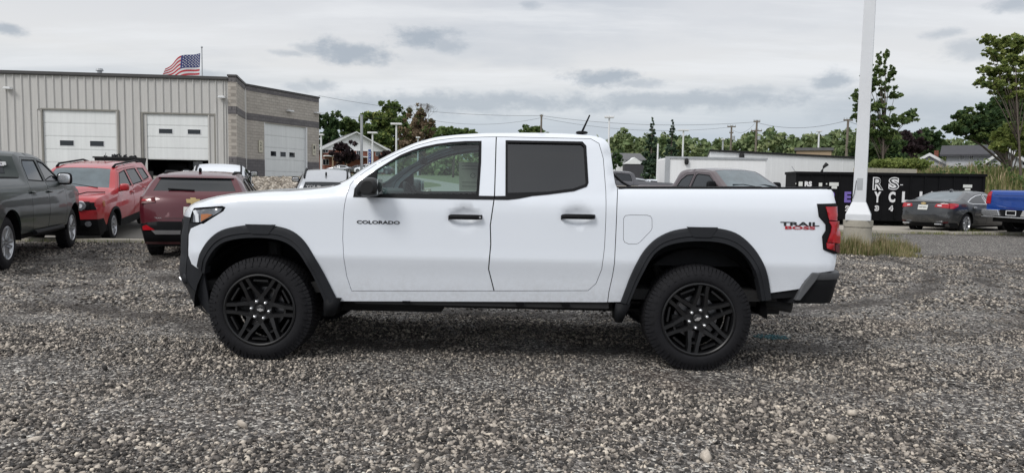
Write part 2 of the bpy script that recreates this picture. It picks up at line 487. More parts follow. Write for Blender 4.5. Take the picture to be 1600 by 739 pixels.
# ------------------------------------------------------------------ vehicles
class Car:
    """local frame: +x ahead, +y the vehicle's left, z up, origin on the ground midway between the axles.
    prof: side outline from the front foot over the top to the rear foot, points (x, z, dx, dz, tag);
    (dx, dz) is how far the centreline stands beyond the outline."""
    def __init__(s, root, prof, wz, plan, step=0.08, sm=0.05, pe=3.0, roll=0.07, dents=(), rollr=None):
        s.root = root; s.pe = pe; s.step = step; s.roll_r = roll; s.dents = dents
        s.wz = np.array([a[0] for a in wz]); s.ww = np.array([a[1] for a in wz])
        s.px = np.array([a[0] for a in plan]); s.pv = np.array([a[1] for a in plan])
        pts = []; tags = []
        for i in range(len(prof) - 1):
            a, b = prof[i], prof[i + 1]
            L = math.hypot(b[0] - a[0], b[1] - a[1]); k = max(1, int(math.ceil(L / step)))
            for q in range(k): pts.append([a[c] + (b[c] - a[c]) * q / k for c in range(4)]); tags.append(a[4])
        pts.append(list(prof[-1][:4])); tags.append(prof[-1][4])
        A = np.array(pts)
        for _ in range(max(1, int(round((sm / step) ** 2 * 4))) if sm else 0):
            B = A.copy(); B[1:-1] = A[1:-1] * .5 + (A[:-2] + A[2:]) * .25; A = B
        s.Q = A; s.tags = tags
        s.topx = A[:, 0]; s.topz = A[:, 1]
        o = np.argsort(A[:, 0]); xs = A[o, 0]; zs_ = A[o, 1]
        s.tx, s.tz = [], []
        for x in np.arange(A[:, 0].min(), A[:, 0].max(), 0.02):
            zc = -1
            for i in range(len(A) - 1):
                x0, x1 = A[i, 0], A[i + 1, 0]
                if (x0 - x) * (x1 - x) <= 0 and x0 != x1: zc = max(zc, A[i, 1] + (A[i + 1, 1] - A[i, 1]) * (x - x0) / (x1 - x0))
            if zc > 0: s.tx.append(x); s.tz.append(zc)
    def hw(s, x, z):
        w = float(np.interp(z, s.wz, s.ww)) - float(np.interp(x, s.px, s.pv))
        zt = float(np.interp(x, s.tx, s.tz)); r = s.roll_r
        t = min(0.92, max(0.0, (z - (zt - r)) / r))
        w -= r * 0.8 * (1 - math.sqrt(1 - t * t))
        for (dx, dz, rx, rz, d) in s.dents:
            q = ((x - dx) / rx) ** 2 + ((z - dz) / rz) ** 2
            if q < 1: w -= d * (1 - q)
        return w
    def side(s, x, z, off=0.0): return (x, s.hw(x, z) + off, z)
    def outline(s): return [(float(a[0]), float(a[1])) for a in s.Q]
    def sides(s, bottom, regions, body_mat, body_name='body', mirror=True, rows=(), gap=0.005, extra=(), flange=0.03):
        """regions: (name, polygon, material, inset, depth, parent index or None), first match wins"""
        outer = s.outline() + bottom
        outer = [p for i, p in enumerate(outer) if math.hypot(p[0] - outer[i - 1][0], p[1] - outer[i - 1][1]) > 1e-4]
        if area(outer) < 0: outer = outer[::-1]
        outer = resamp(outer, s.step)
        polys = [outer]; ins = []
        for (nm, pl, mt, g, dep, par) in regions:
            pl = resamp(pl, s.step)
            polys.append(pl)
            q = inset(pl, g) if g > 0 else pl
            ins.append(q)
            if g > 0: polys.append(q)
        V, T = tri2d(polys, s.step, rows, extra)
        C = V[T].mean(1)
        left = inpoly(C, outer)
        out = {}
        for sgn in ((1, -1) if mirror else (1,)):
            lf = left.copy(); made = []
            gapm = np.zeros(len(T), bool)
            for (nm, pl, mt, g, dep, par), q in zip(regions, ins):
                a = lf & inpoly(C, q); b = lf & inpoly(C, pl) & ~a
                lf &= ~(a | b)
                if nm is None: made.append(None); continue
                gapm |= b
                parent = made[par] if par is not None else s.root
                o = shell(nm, V, T[a], lambda x, z: s.side(x, z, -dep), mt, parent or s.root, flange, (0, -1, 0), sgn < 0)
                made.append(o)
            ob_ = shell(body_name, V, T[lf], s.side, body_mat, s.root, flange, (0, -1, 0), sgn < 0)
            if gapm.any(): tag(shell('panel_gap', V, T[gapm], lambda x, z: s.side(x, z, -0.022), VOIDM, s.root, 0, None, sgn < 0), kind='stuff')
            out[sgn] = (made, ob_)
        return out
    def cap(s, name, tags, mat, t0=-1.0, t1=1.0, off=0.0, parent=None, n=14, trim=0):
        """the skin across the car over the outline points carrying one of the tags"""
        idx = [i for i, t in enumerate(s.tags[:-1]) if t in tags]
        if not idx: return None
        runs = []
        for i in idx:
            if runs and runs[-1][-1] == i - 1: runs[-1].append(i)
            else: runs.append([i])
        V = []; F = []
        for r in runs:
            r = r + [r[-1] + 1]
            if trim: r = r[trim:-trim] if len(r) > 2 * trim + 1 else r
            base = len(V)
            for i in r:
                x, z, dx, dz = s.Q[i]
                h = s.hw(x, z)
                ln = math.hypot(*(s.Q[min(i + 1, len(s.Q) - 1)][:2] - s.Q[max(i - 1, 0)][:2])) + 1e-9
                tv = (s.Q[min(i + 1, len(s.Q) - 1)][:2] - s.Q[max(i - 1, 0)][:2]) / ln
                nx, nz = tv[1], -tv[0]
                for k in range(n + 1):
                    t = t0 + (t1 - t0) * k / n
                    f = 1 - abs(t) ** s.pe
                    V.append((x + dx * f + nx * off, t * h, z + dz * f + nz * off))
            for a in range(len(r) - 1):
                for k in range(n):
                    q = base + a * (n + 1) + k
                    F.append((q, q + 1, q + n + 2, q + n + 1))
        me = bpy.data.meshes.new(name); me.from_pydata(V, [], F)
        return link(name, me, mat, parent or s.root, True)
    def end(s, y, z, front=True):
        """point of the nose or tail skin at lateral y and height z"""
        rng = range(0, len(s.Q)) if front else range(len(s.Q) - 1, -1, -1)
        pz = None; x = s.Q[0][0]
        prev = None
        for i in rng:
            X_, Z_, dx, dz = s.Q[i]
            h = s.hw(X_, Z_); f = 1 - min(1, abs(y) / h) ** s.pe
            cur = (X_ + dx * f, Z_ + dz * f)
            if prev is not None and (prev[1] - z) * (cur[1] - z) <= 0 and abs(cur[1] - prev[1]) > 1e-6:
                k = (z - prev[1]) / (cur[1] - prev[1])
                return prev[0] + (cur[0] - prev[0]) * k
            prev = cur
        return prev[0]
    def patch_end(s, name, poly, mat, off=0.01, front=True, parent=None, step=None, thick=0.03, holes=()):
        V, T = tri2d([resamp(poly, step or s.step)] + list(holes), step or s.step)
        C = V[T].mean(1); m = inpoly(C, poly)
        for h_ in holes: m &= ~inpoly(C, h_)
        sg = 1 if front else -1
        def fm(y, z):
            x = s.end(y, z, front); h = s.hw(x - sg * .02, z) * .985
            if abs(y) > h: y = math.copysign(h, y); x = s.end(y, z, front)
            return (x + sg * off, y, z)
        return shell(name, V, T[m], fm, mat, parent or s.root, thick, (-sg, 0, 0))
    def patch_side(s, name, poly, mat, off=0.01, parent=None, step=None, thick=0.03, both=True, prof=None):
        o = []
        V, T = tri2d([resamp(poly, step or s.step)], step or s.step)
        m = inpoly(V[T].mean(1), poly)
        for sg in ((1, -1) if both else (1,)):
            o.append(shell(name, V, T[m], lambda x, z: s.side(x, z, off), mat, parent or s.root, thick, (0, -1, 0), sg < 0))
        return o
    def arch_strip(s, name, outer, inner, mat, out=0.032, inn=0.07, n=48, both=True, parent=None):
        """wheel-arch moulding between two open curves, raised from the body and turned in at the wheel"""
        def res(pl):
            pl = smoothp(pl, 2, False)
            L = [0]
            for a, b in zip(pl, pl[1:]): L.append(L[-1] + math.hypot(b[0] - a[0], b[1] - a[1]))
            t = np.linspace(0, L[-1], n)
            return list(zip(np.interp(t, L, [p[0] for p in pl]), np.interp(t, L, [p[1] for p in pl])))
        A, B = res(outer), res(inner)
        secs = [(0.0, -0.01), (0.0, out * .55), (0.10, out * .9), (0.30, out), (0.62, out * 1.12), (0.66, out * .92), (1.0, out), (1.0, -inn)]
        V = []; F = []
        for a, b in zip(A, B):
            for (t, o) in secs:
                x, z = a[0] + (b[0] - a[0]) * t, a[1] + (b[1] - a[1]) * t
                V.append((x, s.hw(a[0], a[1]) + o, z))
        m = len(secs)
        for i in range(n - 1):
            for k in range(m - 1): F.append((i * m + k, i * m + k + 1, (i + 1) * m + k + 1, (i + 1) * m + k))
        F.append(tuple(range(m))); F.append(tuple(range(len(V) - 1, len(V) - 1 - m, -1)))
        res_ = []
        for sg in ((1, -1) if both else (1,)):
            VV = V if sg > 0 else [(p[0], -p[1], p[2]) for p in V]
            me = bpy.data.meshes.new(name); me.from_pydata(VV, [], F)
            o = link(name, me, mat, parent or s.root, True)
            bm = bmesh.new(); bm.from_mesh(me)
            for e in bm.edges:
                if len(e.link_faces) == 2 and e.calc_face_angle(0) > 0.7: e.smooth = False
            bm.to_mesh(me); bm.free()
            res_.append(o)
        return res_
    def wells(s, wheels, R, depth=0.32, zb=0.3):
        m = MB()
        for xw, zw in wheels:
            for sg in (1, -1):
                n = 18; vs = []
                for k in range(n + 1):
                    a = PI * k / n
                    x, z = xw + R * math.cos(a), zw + R * math.sin(a)
                    y = s.hw(xw, 0.75) - 0.03
                    vs += [(x, sg * y, z), (x, sg * (y - depth), z)]
                m.add(vs, [(2 * k, 2 * k + 1, 2 * k + 3, 2 * k + 2) for k in range(n)])
                c = [(xw + R * math.cos(PI * k / n), sg * (s.hw(xw, 0.75) - 0.03 - depth), zw + R * math.sin(PI * k / n)) for k in range(n + 1)]
                m.add(c + [(xw - R, c[0][1], zb), (xw + R, c[0][1], zb)], [tuple(range(n + 3))])
        return m.build('wheel_liner', VOIDM, s.root)

def arch(xc, zc, R, zb, n=18):
    """from +x foot over the wheel to the -x foot (call while walking towards -x) """
    a0 = math.asin(max(-1, min(1, (zb - zc) / R)))
    return [(xc + R * math.cos(a0 + (PI - 2 * a0) * k / n), zc + R * math.sin(a0 + (PI - 2 * a0) * k / n)) for k in range(n + 1)]
def bottom_path(x_rear, x_front, zb, wheels, R, zr=None, zf=None):
    """rear foot to front foot along the sill, with the wheel openings"""
    out = [(x_rear, zr or zb)]
    for xw, zw in sorted(wheels):
        out += arch(xw, zw, R, zb)[::-1]
    return out + [(x_front, zf or zb)]

WHEELS = {}
def wheel_proto(kind, R, rr, wd, spokes, rimmat, lugs=True):
    """wheel with its outer face towards +y, hub on the local origin"""
    e = empty('wheel')
    t = MB()
    prof = [(-.03, rr - .01), (-.004, rr + .012), (.004, rr + .035), (0.0, rr + (R - rr) * .55), (-.012, R - .035), (-.03, R - .014), (-.06, R - .010), (-wd + .06, R - .010), (-wd + .03, R - .014), (-wd + .012, R - .035), (-wd, rr + (R - rr) * .5), (-wd + .02, rr)]
    t.lathe_y(prof, 56)
    hi = kind == 'hero'
    nb = 80 if hi else 40
    for k in range(nb):
        for row, (ya, yb, sh) in enumerate(((-.072, -.008, 0), (-.125, -.08, .5), (-.18, -.133, 0), (-wd + .008, -wd + .07, .5)) if hi else ((-.075, -.012, 0), (-wd + .012, -wd + .075, .5))):
            a = 2 * PI * (k + sh) / nb; da = PI / nb * .80
            lip = 0.012 if (row in (0, 3) and k % 2) else 0.0
            vs = []
            for aa in (a - da, a + da):
                for (y, r) in ((ya, R - .016), (yb, R - .016 - (0.02 if yb > -.03 else 0)), (ya, R + .002), (yb - (.012 if yb > -.03 else 0), R - .002)):
                    if yb > -.03 and y > ya: y -= lip * .3
                    vs.append((r * math.cos(aa), y, r * math.sin(aa)))
            t.add(vs, [(0, 1, 3, 2), (4, 6, 7, 5), (2, 3, 7, 6), (1, 5, 7, 3), (0, 2, 6, 4)])
    if hi:       # moulded ribs and lettering-like blocks of the sidewall
        for k in range(40):
            a = 2 * PI * k / 40; da = .02
            vs = []
            for aa in (a - da, a + da):
                for (y, r) in ((-.004, R - .062), (-.014, R - .034), (.006, R - .062), (-.004, R - .034)): vs.append((r * math.cos(aa), y, r * math.sin(aa)))
            t.add(vs, [(0, 1, 3, 2), (4, 6, 7, 5), (2, 3, 7, 6), (1, 5, 7, 3), (0, 2, 6, 4)])
    to = t.build('tyre', RUBBER, e, auto=True)
    r = MB()
    r.cur = 0
    r.lathe_y([(-wd + .02, rr - .005), (-wd * .6, rr - .03), (-.06, rr - .035), (-.03, rr - .018), (-.004, rr - .012), (.003, rr - .004), (.0, rr + .006), (-.02, rr + .008)], 56)
    r.lathe_y([(-.035, .001), (-.035, .055), (-.03, .085), (-.06, .10), (-.12, .09)], 30)
    def bar(r0, a0, r1, a1, w0, w1, y0, y1, dp=.03):
        p, q = Vector((r0 * math.cos(a0), 0, r0 * math.sin(a0))), Vector((r1 * math.cos(a1), 0, r1 * math.sin(a1)))
        d = (q - p).normalized(); n = Vector((-d.z, 0, d.x))
        vs = []
        for (c, w_, y) in ((p, w0, y0), (q, w1, y1)):
            vs += [c + n * w_ + Vector((0, y - dp, 0)), c + n * w_ * .62 + Vector((0, y, 0)), c - n * w_ * .62 + Vector((0, y, 0)), c - n * w_ + Vector((0, y - dp, 0))]
        r.add(vs, [(0, 1, 5, 4), (1, 2, 6, 5), (2, 3, 7, 6), (3, 0, 4, 7), (3, 2, 1, 0), (4, 5, 6, 7)])
    if hi:
        for k in range(6):
            a = 2 * PI * k / 6 + rad(32)
            bar(.055, a, .115, a, .040, .034, -.030, -.030, .05)
            for sg in (1, -1):
                bar(.105, a + sg * .09, .190, a + sg * rad(20.5), .024, .019, -.028, -.014, .05)
                bar(.182, a + sg * rad(20.5), rr - .012, a + sg * rad(24), .019, .022, -.014, -.006, .05)
                bar(.188, a + sg * rad(21), .190, a + sg * rad(31), .011, .011, -.024, -.026, .04)
            bar(.232, a - rad(14), .232, a + rad(14), .011, .011, -.016, -.016, .03)
    else:
        for k in range(spokes):
            a = 2 * PI * k / spokes + .3
            if spokes <= 6:
                for sg in (1, -1): bar(.05, a + sg * .25, rr - .012, a + sg * .17, .020, .024, -.03, -.008, .03)
            else:
                bar(.05, a, rr - .012, a + .08, .014, .018, -.03, -.008, .03)
    ro = r.build('rim', rimmat, e, auto=True)
    if lugs:
        g = MB()
        for k in range(6 if hi else 5):
            a = 2 * PI * k / (6 if hi else 5) + rad(8 if hi else 90); q = .0685 if hi else .055
            mt = Matrix.Translation((q * math.cos(a), 0, q * math.sin(a)))
            n = 8; vs = []
            for (y, rr_) in ((-.036, .0125), (-.012, .0125), (-.006, .009), (-.004, .001)):
                for j in range(n): vs.append(mt @ Vector((rr_ * math.cos(2 * PI * j / n), y, rr_ * math.sin(2 * PI * j / n))))
            g.add(vs, [(i * n + j, (i + 1) * n + j, (i + 1) * n + (j + 1) % n, i * n + (j + 1) % n) for i in range(3) for j in range(n)])
        g.build('lug_nuts', CHROME if hi else STEEL, e, smooth=True)
    d = MB(); d.lathe_y([(-.14, .06), (-.105, .06), (-.105, .165), (-.125, .165), (-.125, .06)], 40)
    d.build('brake_disc', STEEL, e, smooth=False)
    c = MB(); n = 8
    a0, a1 = rad(-15), rad(30)
    vs = []
    for k in range(n + 1):
        a = a0 + (a1 - a0) * k / n
        for (y, q) in ((-.14, .11), (-.075, .11), (-.075, .185), (-.14, .185)): vs.append((q * math.cos(a), y, q * math.sin(a)))
    c.add(vs, [(i * 4 + j, i * 4 + (j + 1) % 4, i * 4 + 4 + (j + 1) % 4, i * 4 + 4 + j) for i in range(n) for j in range(4)] + [(0, 1, 2, 3), (n * 4 + 3, n * 4 + 2, n * 4 + 1, n * 4)])
    c.build('brake_caliper', UNDER, e)
    bk = MB(); bk.lathe_y([(-wd + .015, .001), (-wd + .015, rr - .012)], 30)
    bk.build('wheel_back', VOIDM, e)
    if hi:
        cp = MB()
        cp.lathe_y([(-.036, .036), (-.026, .036), (-.022, .030), (-.021, .001)], 24)
        co = cp.build('centre_cap', GLOSSB, e, auto=True)
        bw = MB(); s_ = .024
        bw.prism([(x * s_, z * s_) for x, z in BOWTIE], -.022, -.0185)
        bw.build('emblem', CHROME, co)
    return e
BOWTIE = [(-1.05, -.30), (-.38, -.30), (-.46, -.52), (.30, -.52), (.38, -.30), (.92, -.30), (1.05, .30), (.38, .30), (.46, .52), (-.30, .52), (-.38, .30), (-.92, .30)]
def add_wheels(root, key, specs, args):
    """specs: (x, y, z, turn)"""
    first = None
    for (x, y, z, st, rot) in specs:
        if key not in WHEELS: WHEELS[key] = wheel_proto(key, *args); o = WHEELS[key]
        else: o = copy_tree(WHEELS[key])
        o.parent = root; o.location = (x, y, z)
        o.rotation_euler = (0, rot if y > 0 else -rot, (0 if y > 0 else PI) + st)

# ------------------------------------------------------------------ terrain
def lerp(x, xs, ys): return float(np.interp(x, xs, ys))
def terr(x, y):
    gcl = lerp(y, [0, 15.5, 17.5, 19.8, 23, 27, 41, 60, 100, 400, 1200], [0, 0, -.25, -.20, .28, .55, .95, 1.1, 1.9, 6, 14])
    gl = lerp(y, [0, 14.6, 15.4, 16.2, 18.5, 21, 26, 41, 60, 100, 400, 1200], [0, 0, -.05, -.05, .20, .42, .75, 1.5, 1.9, 2.5, 6, 14])
    gc = lerp(y, [0, 22, 30, 49, 100, 400, 1200], [0, 0, .12, .7, 1.5, 6, 14])
    gr = lerp(y, [0, 22.4, 22.6, 35, 60, 100, 400, 1200], [0, 0, -.02, 0, .3, .8, 5, 14])
    kl = min(1, max(0, (-x - .5) / 2.0)); gc = gc * (1 - kl) + gcl * kl
    a = min(1, max(0, (-x - 8.5) / .9)); a = a * a * (3 - 2 * a)
    b = min(1, max(0, (x - 5) / 5.0)); b = b * b * (3 - 2 * b)
    if y > 60:
        xr = x / y * 60
        a = min(1, max(0, (-xr - 4.0) / 5.0)); b = min(1, max(0, (xr - 5) / 5.0))
    z = gl * a + gr * b + gc * max(0, 1 - a - b)
    return z
def place(root, x, y, head, wb):
    """stand a vehicle on the ground, its nose along the heading (radians from +X)"""
    hx, hy = math.cos(head), math.sin(head)
    zf, zr = terr(x + hx * wb / 2, y + hy * wb / 2), terr(x - hx * wb / 2, y - hy * wb / 2)
    root.rotation_mode = 'XYZ'
    root.location = (x, y, (zf + zr) / 2)
    root.rotation_euler = (0, -math.atan2(zf - zr, wb), head)

# ------------------------------------------------------------------ the white pickup
def build_hero():
    root = empty('pickup_truck', (-.2308, 6.153, 0), 3.11791, 'white crew-cab pickup with black wheel arches and black wheels, side-on on the gravel in front', 'pickup truck')
    prof = [(2.098, .335, 0.29, 0, 'front'), (2.158, .384, 0.31, 0, 'front'), (2.198, .505, 0.31, 0, 'front'), (2.278, .564, 0.28, 0, 'front'), (2.306, .646, 0.27, 0, 'front'), (2.283, .72, 0.27, 0, 'front'), (2.278, .82, 0.27, 0, 'front'), (2.275, .94, 0.27, 0, 'front'), (2.261, 1.03, 0.25, 0, 'front'),
            (2.248, 1.095, .28, .0, 'hood'), (2.225, 1.150, .25, .02, 'hood'), (2.19, 1.185, .2, .03, 'hood'), (2.11, 1.222, .14, .03, 'hood'), (2.01, 1.252, .08, .03, 'hood'), (1.88, 1.274, .04, .03, 'hood'), (1.72, 1.29, .02, .03, 'hood'), (1.5, 1.303, 0, .03, 'hood'), (1.3, 1.322, .0, .03, 'hood'), (1.19, 1.334, .04, .03, 'hood'), (1.12, 1.350, .06, .03, 'cowl'),
            (1.064, 1.370, .13, .02, 'windshield'), (1.003, 1.396, .14, .02, 'windshield'), (.924, 1.456, .14, .02, 'windshield'), (.826, 1.522, .13, .02, 'windshield'), (.66, 1.618, .10, .03, 'windshield'), (.516, 1.692, .07, .03, 'windshield'),
            (.366, 1.742, .02, .03, 'roof'), (.199, 1.764, 0, .03, 'roof'), (-.02, 1.781, 0, .03, 'roof'), (-.3, 1.787, 0, .03, 'roof'), (-.583, 1.789, 0, .03, 'roof'), (-.756, 1.783, 0, .03, 'roof'), (-.88, 1.775, -.0, .025, 'roof'), (-.953, 1.752, -.02, .01, 'cabrear'), (-.990, 1.705, -.03, 0, 'cabrear'), (-1.008, 1.564, -.03, 0, 'cabrear'),
            (-1.030, 1.371, 0, 0, 'rail'), (-2.672, 1.397, -.01, 0, 'rail'), (-2.694, 1.368, -.05, 0, 'tail'), (-2.692, 1.29, -.06, 0, 'tail'), (-2.70, 1.14, -.07, 0, 'tail'), (-2.70, .913, -.07, 0, 'tail'), (-2.692, .85, -.07, 0, 'tail'), (-2.675, .785, -.06, 0, 'tail')]
    wz = [(0, .86), (.30, .87), (.47, .895), (.58, .912), (.70, .926), (.82, .950), (.88, .944), (1.0, .938), (1.2, .93), (1.27, .918), (1.30, .900), (1.70, .765), (1.80, .72)]
    plan = [(-2.72, .07), (-2.66, .022), (-2.55, .004), (-2.3, 0), (1.8, 0), (1.95, .003), (2.08, .014), (2.2, .045), (2.3, .10), (2.4, .18)]
    c = Car(root, prof, wz, plan, step=.045, sm=.022, roll=.055,
            dents=[(.105, 1.142, .125, .075, .030), (-.745, 1.16, .125, .075, .030)])
    wh = [(1.6685, .40), (-1.6685, .40)]
    fi = [(1.155, .472), (1.215, .62), (1.285, .78), (1.375, .905), (1.495, .968), (1.70, .982), (1.895, .958), (2.01, .90), (2.095, .78), (2.125, .69)]
    ri = [(-2.165, .60), (-2.135, .68), (-2.075, .83), (-1.968, .953), (-1.84, 1.005), (-1.67, 1.02), (-1.475, 1.003), (-1.31, .935), (-1.205, .73), (-1.13, .515)]
    bottom = [(-2.52, .765), (-2.42, .642)] + ri + [(-.95, .508), (0, .492), (.94, .475)] + fi + [(2.10, .5)]
    win1 = [(.790, 1.302), (.790, 1.474), (.612, 1.585), (.448, 1.647), (.232, 1.688), (.020, 1.700), (.016, 1.553), (.024, 1.315)]
    win1 = [(.790, 1.302), (.790, 1.474), (.70, 1.533), (.612, 1.585), (.53, 1.620), (.448, 1.647), (.34, 1.672), (.232, 1.688), (.12, 1.697), (.020, 1.700), (.016, 1.553), (.024, 1.315)]
    win1o = [(.956, 1.274), (.953, 1.337), (.920, 1.389), (.788, 1.491), (.70, 1.550), (.616, 1.603), (.53, 1.640), (.449, 1.667), (.34, 1.692), (.235, 1.707), (.12, 1.717), (-.001, 1.720), (-.004, 1.553), (.004, 1.300), (-.112, 1.300), (-.112, 1.272), (.4, 1.272)]
    win2 = [(-.203, 1.709), (-.768, 1.708), (-.789, 1.688), (-.804, 1.415), (-.796, 1.398), (-.710, 1.366), (-.508, 1.338), (-.213, 1.325)]
    win2o = [(-.187, 1.728), (-.779, 1.727), (-.808, 1.695), (-.824, 1.412), (-.812, 1.382), (-.716, 1.346), (-.508, 1.316), (-.40, 1.304), (-.30, 1.283), (-.22, 1.273), (-.118, 1.272), (-.118, 1.300), (-.197, 1.302)]
    fd = [(.972, .554), (1.007, .674), (1.022, .814), (1.032, .959), (1.029, 1.118), (1.021, 1.215), (1.005, 1.312), (.990, 1.366), (.964, 1.405), (.886, 1.471), (.793, 1.537), (.659, 1.606), (.505, 1.676), (.36, 1.718), (.213, 1.740), (-.021, 1.753), (-.114, 1.756), (-.115, 1.292), (-.088, 1.08), (-.094, .941), (-.080, .746), (-.123, .577)]
    rd = [(-.114, 1.756), (-.845, 1.752), (-.908, 1.715), (-.940, 1.598), (-.957, 1.345), (-.957, 1.139), (-.952, .93), (-.935, .763), (-.898, .653), (-.838, .594), (-.123, .577), (-.080, .746), (-.094, .941), (-.088, 1.08), (-.115, 1.292)]
    bed = [(-1.048, 1.45), (-1.034, 1.26), (-1.029, 1.009), (-1.024, .814), (-1.014, .715), (-.992, .59), (-.982, .45), (-1.5, .3), (-2.9, .3), (-2.9, 1.45)]
    fb = [(2.05, .2), (2.112, .672), (2.225, .735), (2.247, .80), (2.244, .962), (2.222, 1.010), (2.12, 1.052), (2.12, 1.062), (2.165, 1.095), (2.24, 1.108), (2.5, 1.13), (2.5, .2)]
    hl = [(2.262, 1.05), (2.26, 1.138), (2.232, 1.165), (2.10, 1.178), (1.955, 1.190), (1.928, 1.180), (1.945, 1.150), (2.03, 1.098), (2.106, 1.050), (2.16, 1.048)]
    tl = [(-2.525, 1.283), (-2.80, 1.292), (-2.80, .910), (-2.668, .909), (-2.578, .943), (-2.566, 1.043), (-2.592, 1.085), (-2.590, 1.130), (-2.535, 1.188)]
    fuel = [(-1.086, 1.15), (-1.100, 1.172), (-1.14, 1.178), (-1.262, 1.178), (-1.290, 1.170), (-1.301, 1.150), (-1.304, 1.083), (-1.295, 1.06), (-1.212, .970), (-1.190, .958), (-1.130, .957), (-1.098, .970), (-1.088, .992)]
    regs = [('door_window', win1, CLEARG, 0, .012, None), ('window_trim', win1o, BLACKP, 0, -.004, None),
            ('rear_door_window', win2, PRIVG, 0, .012, None), ('window_trim', win2o, BLACKP, 0, -.004, None),
            ('headlight', hl, BLACKP, .003, .012, None), ('tail_light', tl, BLACKP, .003, -.012, None), ('fuel_door', fuel, P_WHITE, .0032, 0, None),
            ('front_door', fd, P_WHITE, .0042, 0, None), ('rear_door', rd, P_WHITE, .0042, 0, None), ('bed_side', bed, P_WHITE, .006, 0, None), ('front_bumper_end', fb, GREYP, .003, .004, None)]
    ex = [(dx + .115 * math.cos(a) * q, 1.15 + .068 * math.sin(a) * q) for dx in (.105, -.745) for a in np.linspace(0, 2 * PI, 24, False) for q in (.35, .7, 1.0)]
    out = c.sides(bottom, regs, P_WHITE, 'body', rows=(.66, .70, .76, .80, .82, .84, .88, .92), extra=ex, flange=.028)
    # skin across
    c.cap('hood', ['hood'], P_WHITE, n=24)
    c.cap('front_fascia', ['front'], GREYP, n=28)
    c.cap('cowl', ['cowl'], BLACKP, n=20)
    c.cap('roof', ['roof'], P_WHITE, n=20)
    c.cap('windshield', ['windshield'], CLEARG, -.90, .90, off=-.004, n=20)
    for a, b in ((-1, -.90), (.90, 1)): c.cap('roof_pillar', ['windshield'], P_WHITE, a, b, n=3)
    c.cap('cab_back', ['cabrear'], P_WHITE, n=12)
    c.cap('rear_window', ['cabrear'], DGLASS, -.7, .7, off=.006, n=12, trim=2)
    c.cap('tailgate', ['tail'], P_WHITE, n=20)
    c.cap('headliner', ['roof'], GREYC, -.97, .97, off=-.035, n=12)
    # load bed
    m = MB()
    for sg in (1, -1):
        m.box(-2.66, -1.05, sg * .74, sg * .72, .80, 1.385)
        n = 20
        for k in range(n):
            x0, x1 = -1.05 - 1.6 * k / n, -1.05 - 1.6 * (k + 1) / n
    m.box(-2.68, -1.06, -.74, .74, .78, .80)
    m.box(-1.075, -1.055, -.74, .74, .62, 1.37)
    m.box(-2.69, -2.655, -.74, .74, .80, 1.38)
    m.build('bed_liner', BLACKP, root)
    for sg in (1, -1):
        m = MB(); n = 28
        for k in range(n):
            for q in range(1): pass
        vs = []; 
        for k in range(n + 1):
            x = -1.052 - 1.60 * k / n; z = 1.371 + .026 * k / n; h = c.hw(x, z)
            vs += [(x, sg * (h + .004), z - .006), (x, sg * (h + .002), z + .010), (x, sg * (h - .03), z + .013), (x, sg * .725, z + .012), (x, sg * .72, z - .03)]
        m.add(vs, [(5 * k + j, 5 * k + j + 1, 5 * k + j + 6, 5 * k + j + 5) for k in range(n) for j in range(4)] + [(0, 1, 2, 3, 4), tuple(5 * n + j for j in (4, 3, 2, 1, 0))])
        m.build('bed_rail', BLACKP, root, auto=True)
    # tube of the bar behind the cab with its foot on the rail
    m = MB(); m.tube([(-1.045, -.2, 1.50), (-1.09, -.4, 1.50), (-1.15, -.66, 1.38)], [.022, .022, .015], 10); m.blob((-1.06, .30, 1.475), (.022, .05, .035), .7, 12, 8)
    m.tube([(-1.06, .34, 1.50), (-1.12, .55, 1.42), (-1.17, .66, 1.385)], [.012, .010, .010], 8)
    m.build('bed_bar', BLACKP, root, smooth=True)
    # mouldings
    ffo = [(1.081, .478), (1.169, .676), (1.249, .831), (1.329, .952), (1.427, 1.022), (1.547, 1.048), (1.66, 1.052), (1.785, 1.049), (1.948, 1.016), (2.048, .947), (2.129, .834), (2.168, .725)]
    ffi = [(1.172, .463), (1.226, .615), (1.299, .771), (1.387, .889), (1.506, .949), (1.708, .960), (1.888, .937), (1.99, .888), (2.071, .776), (2.102, .667)]
    rfo = [(-2.217, .559), (-2.170, .766), (-2.077, .934), (-1.953, 1.049), (-1.833, 1.087), (-1.70, 1.092), (-1.595, 1.091), (-1.428, 1.064), (-1.277, .967), (-1.173, .795), (-1.085, .511)]
    rfi = [(-2.141, .548), (-2.112, .668), (-2.058, .813), (-1.958, .931), (-1.837, .984), (-1.670, .996), (-1.479, .980), (-1.326, .919), (-1.224, .723), (-1.146, .500)]
    c.arch_strip('wheel_arch_trim', ffo, ffi, GREYP)
    c.arch_strip('wheel_arch_trim', rfo, rfi, GREYP)
    for (xc, z1, z0) in ((1.65, 1.056, .985), (-1.67, 1.096, 1.022)):      # raised pad at the crown of each arch
        for o in c.patch_side('arch_pad', [(xc - .115, z1), (xc + .115, z1), (xc + .065, z0), (xc - .065, z0)], GREYP, off=.036, step=.05, thick=.02): pass
    m = MB()
    for x0, x1, zb in ((1.05, 1.18, .36), (-1.16, -1.05, .36)):
        for sg in (1, -1):
            m.prism([(x0, .50), (x1, .50), (x1 - (.0 if x0 > 0 else .0), zb), (x0 + .06, zb)], sg * .70, sg * .93)
    m.build('mud_guard', BLACKP, root, auto=True)
    c.wells(wh, .53, .36, .42)
    # sill underside, frame, exhaust, tanks
    m = MB()
    m.box(-2.55, 2.15, -.80, .80, .52, .60)
    for sg in (1, -1):
        m.box(-1.00, .95, sg * .88, sg * .72, .455, .52)
        m.box(-2.45, 2.2, sg * .45, sg * .38, .36, .52)
    m.box(-.7, .45, .40, .70, .425, .50); m.box(-.6, .9, -.78, -.45, .40, .50)
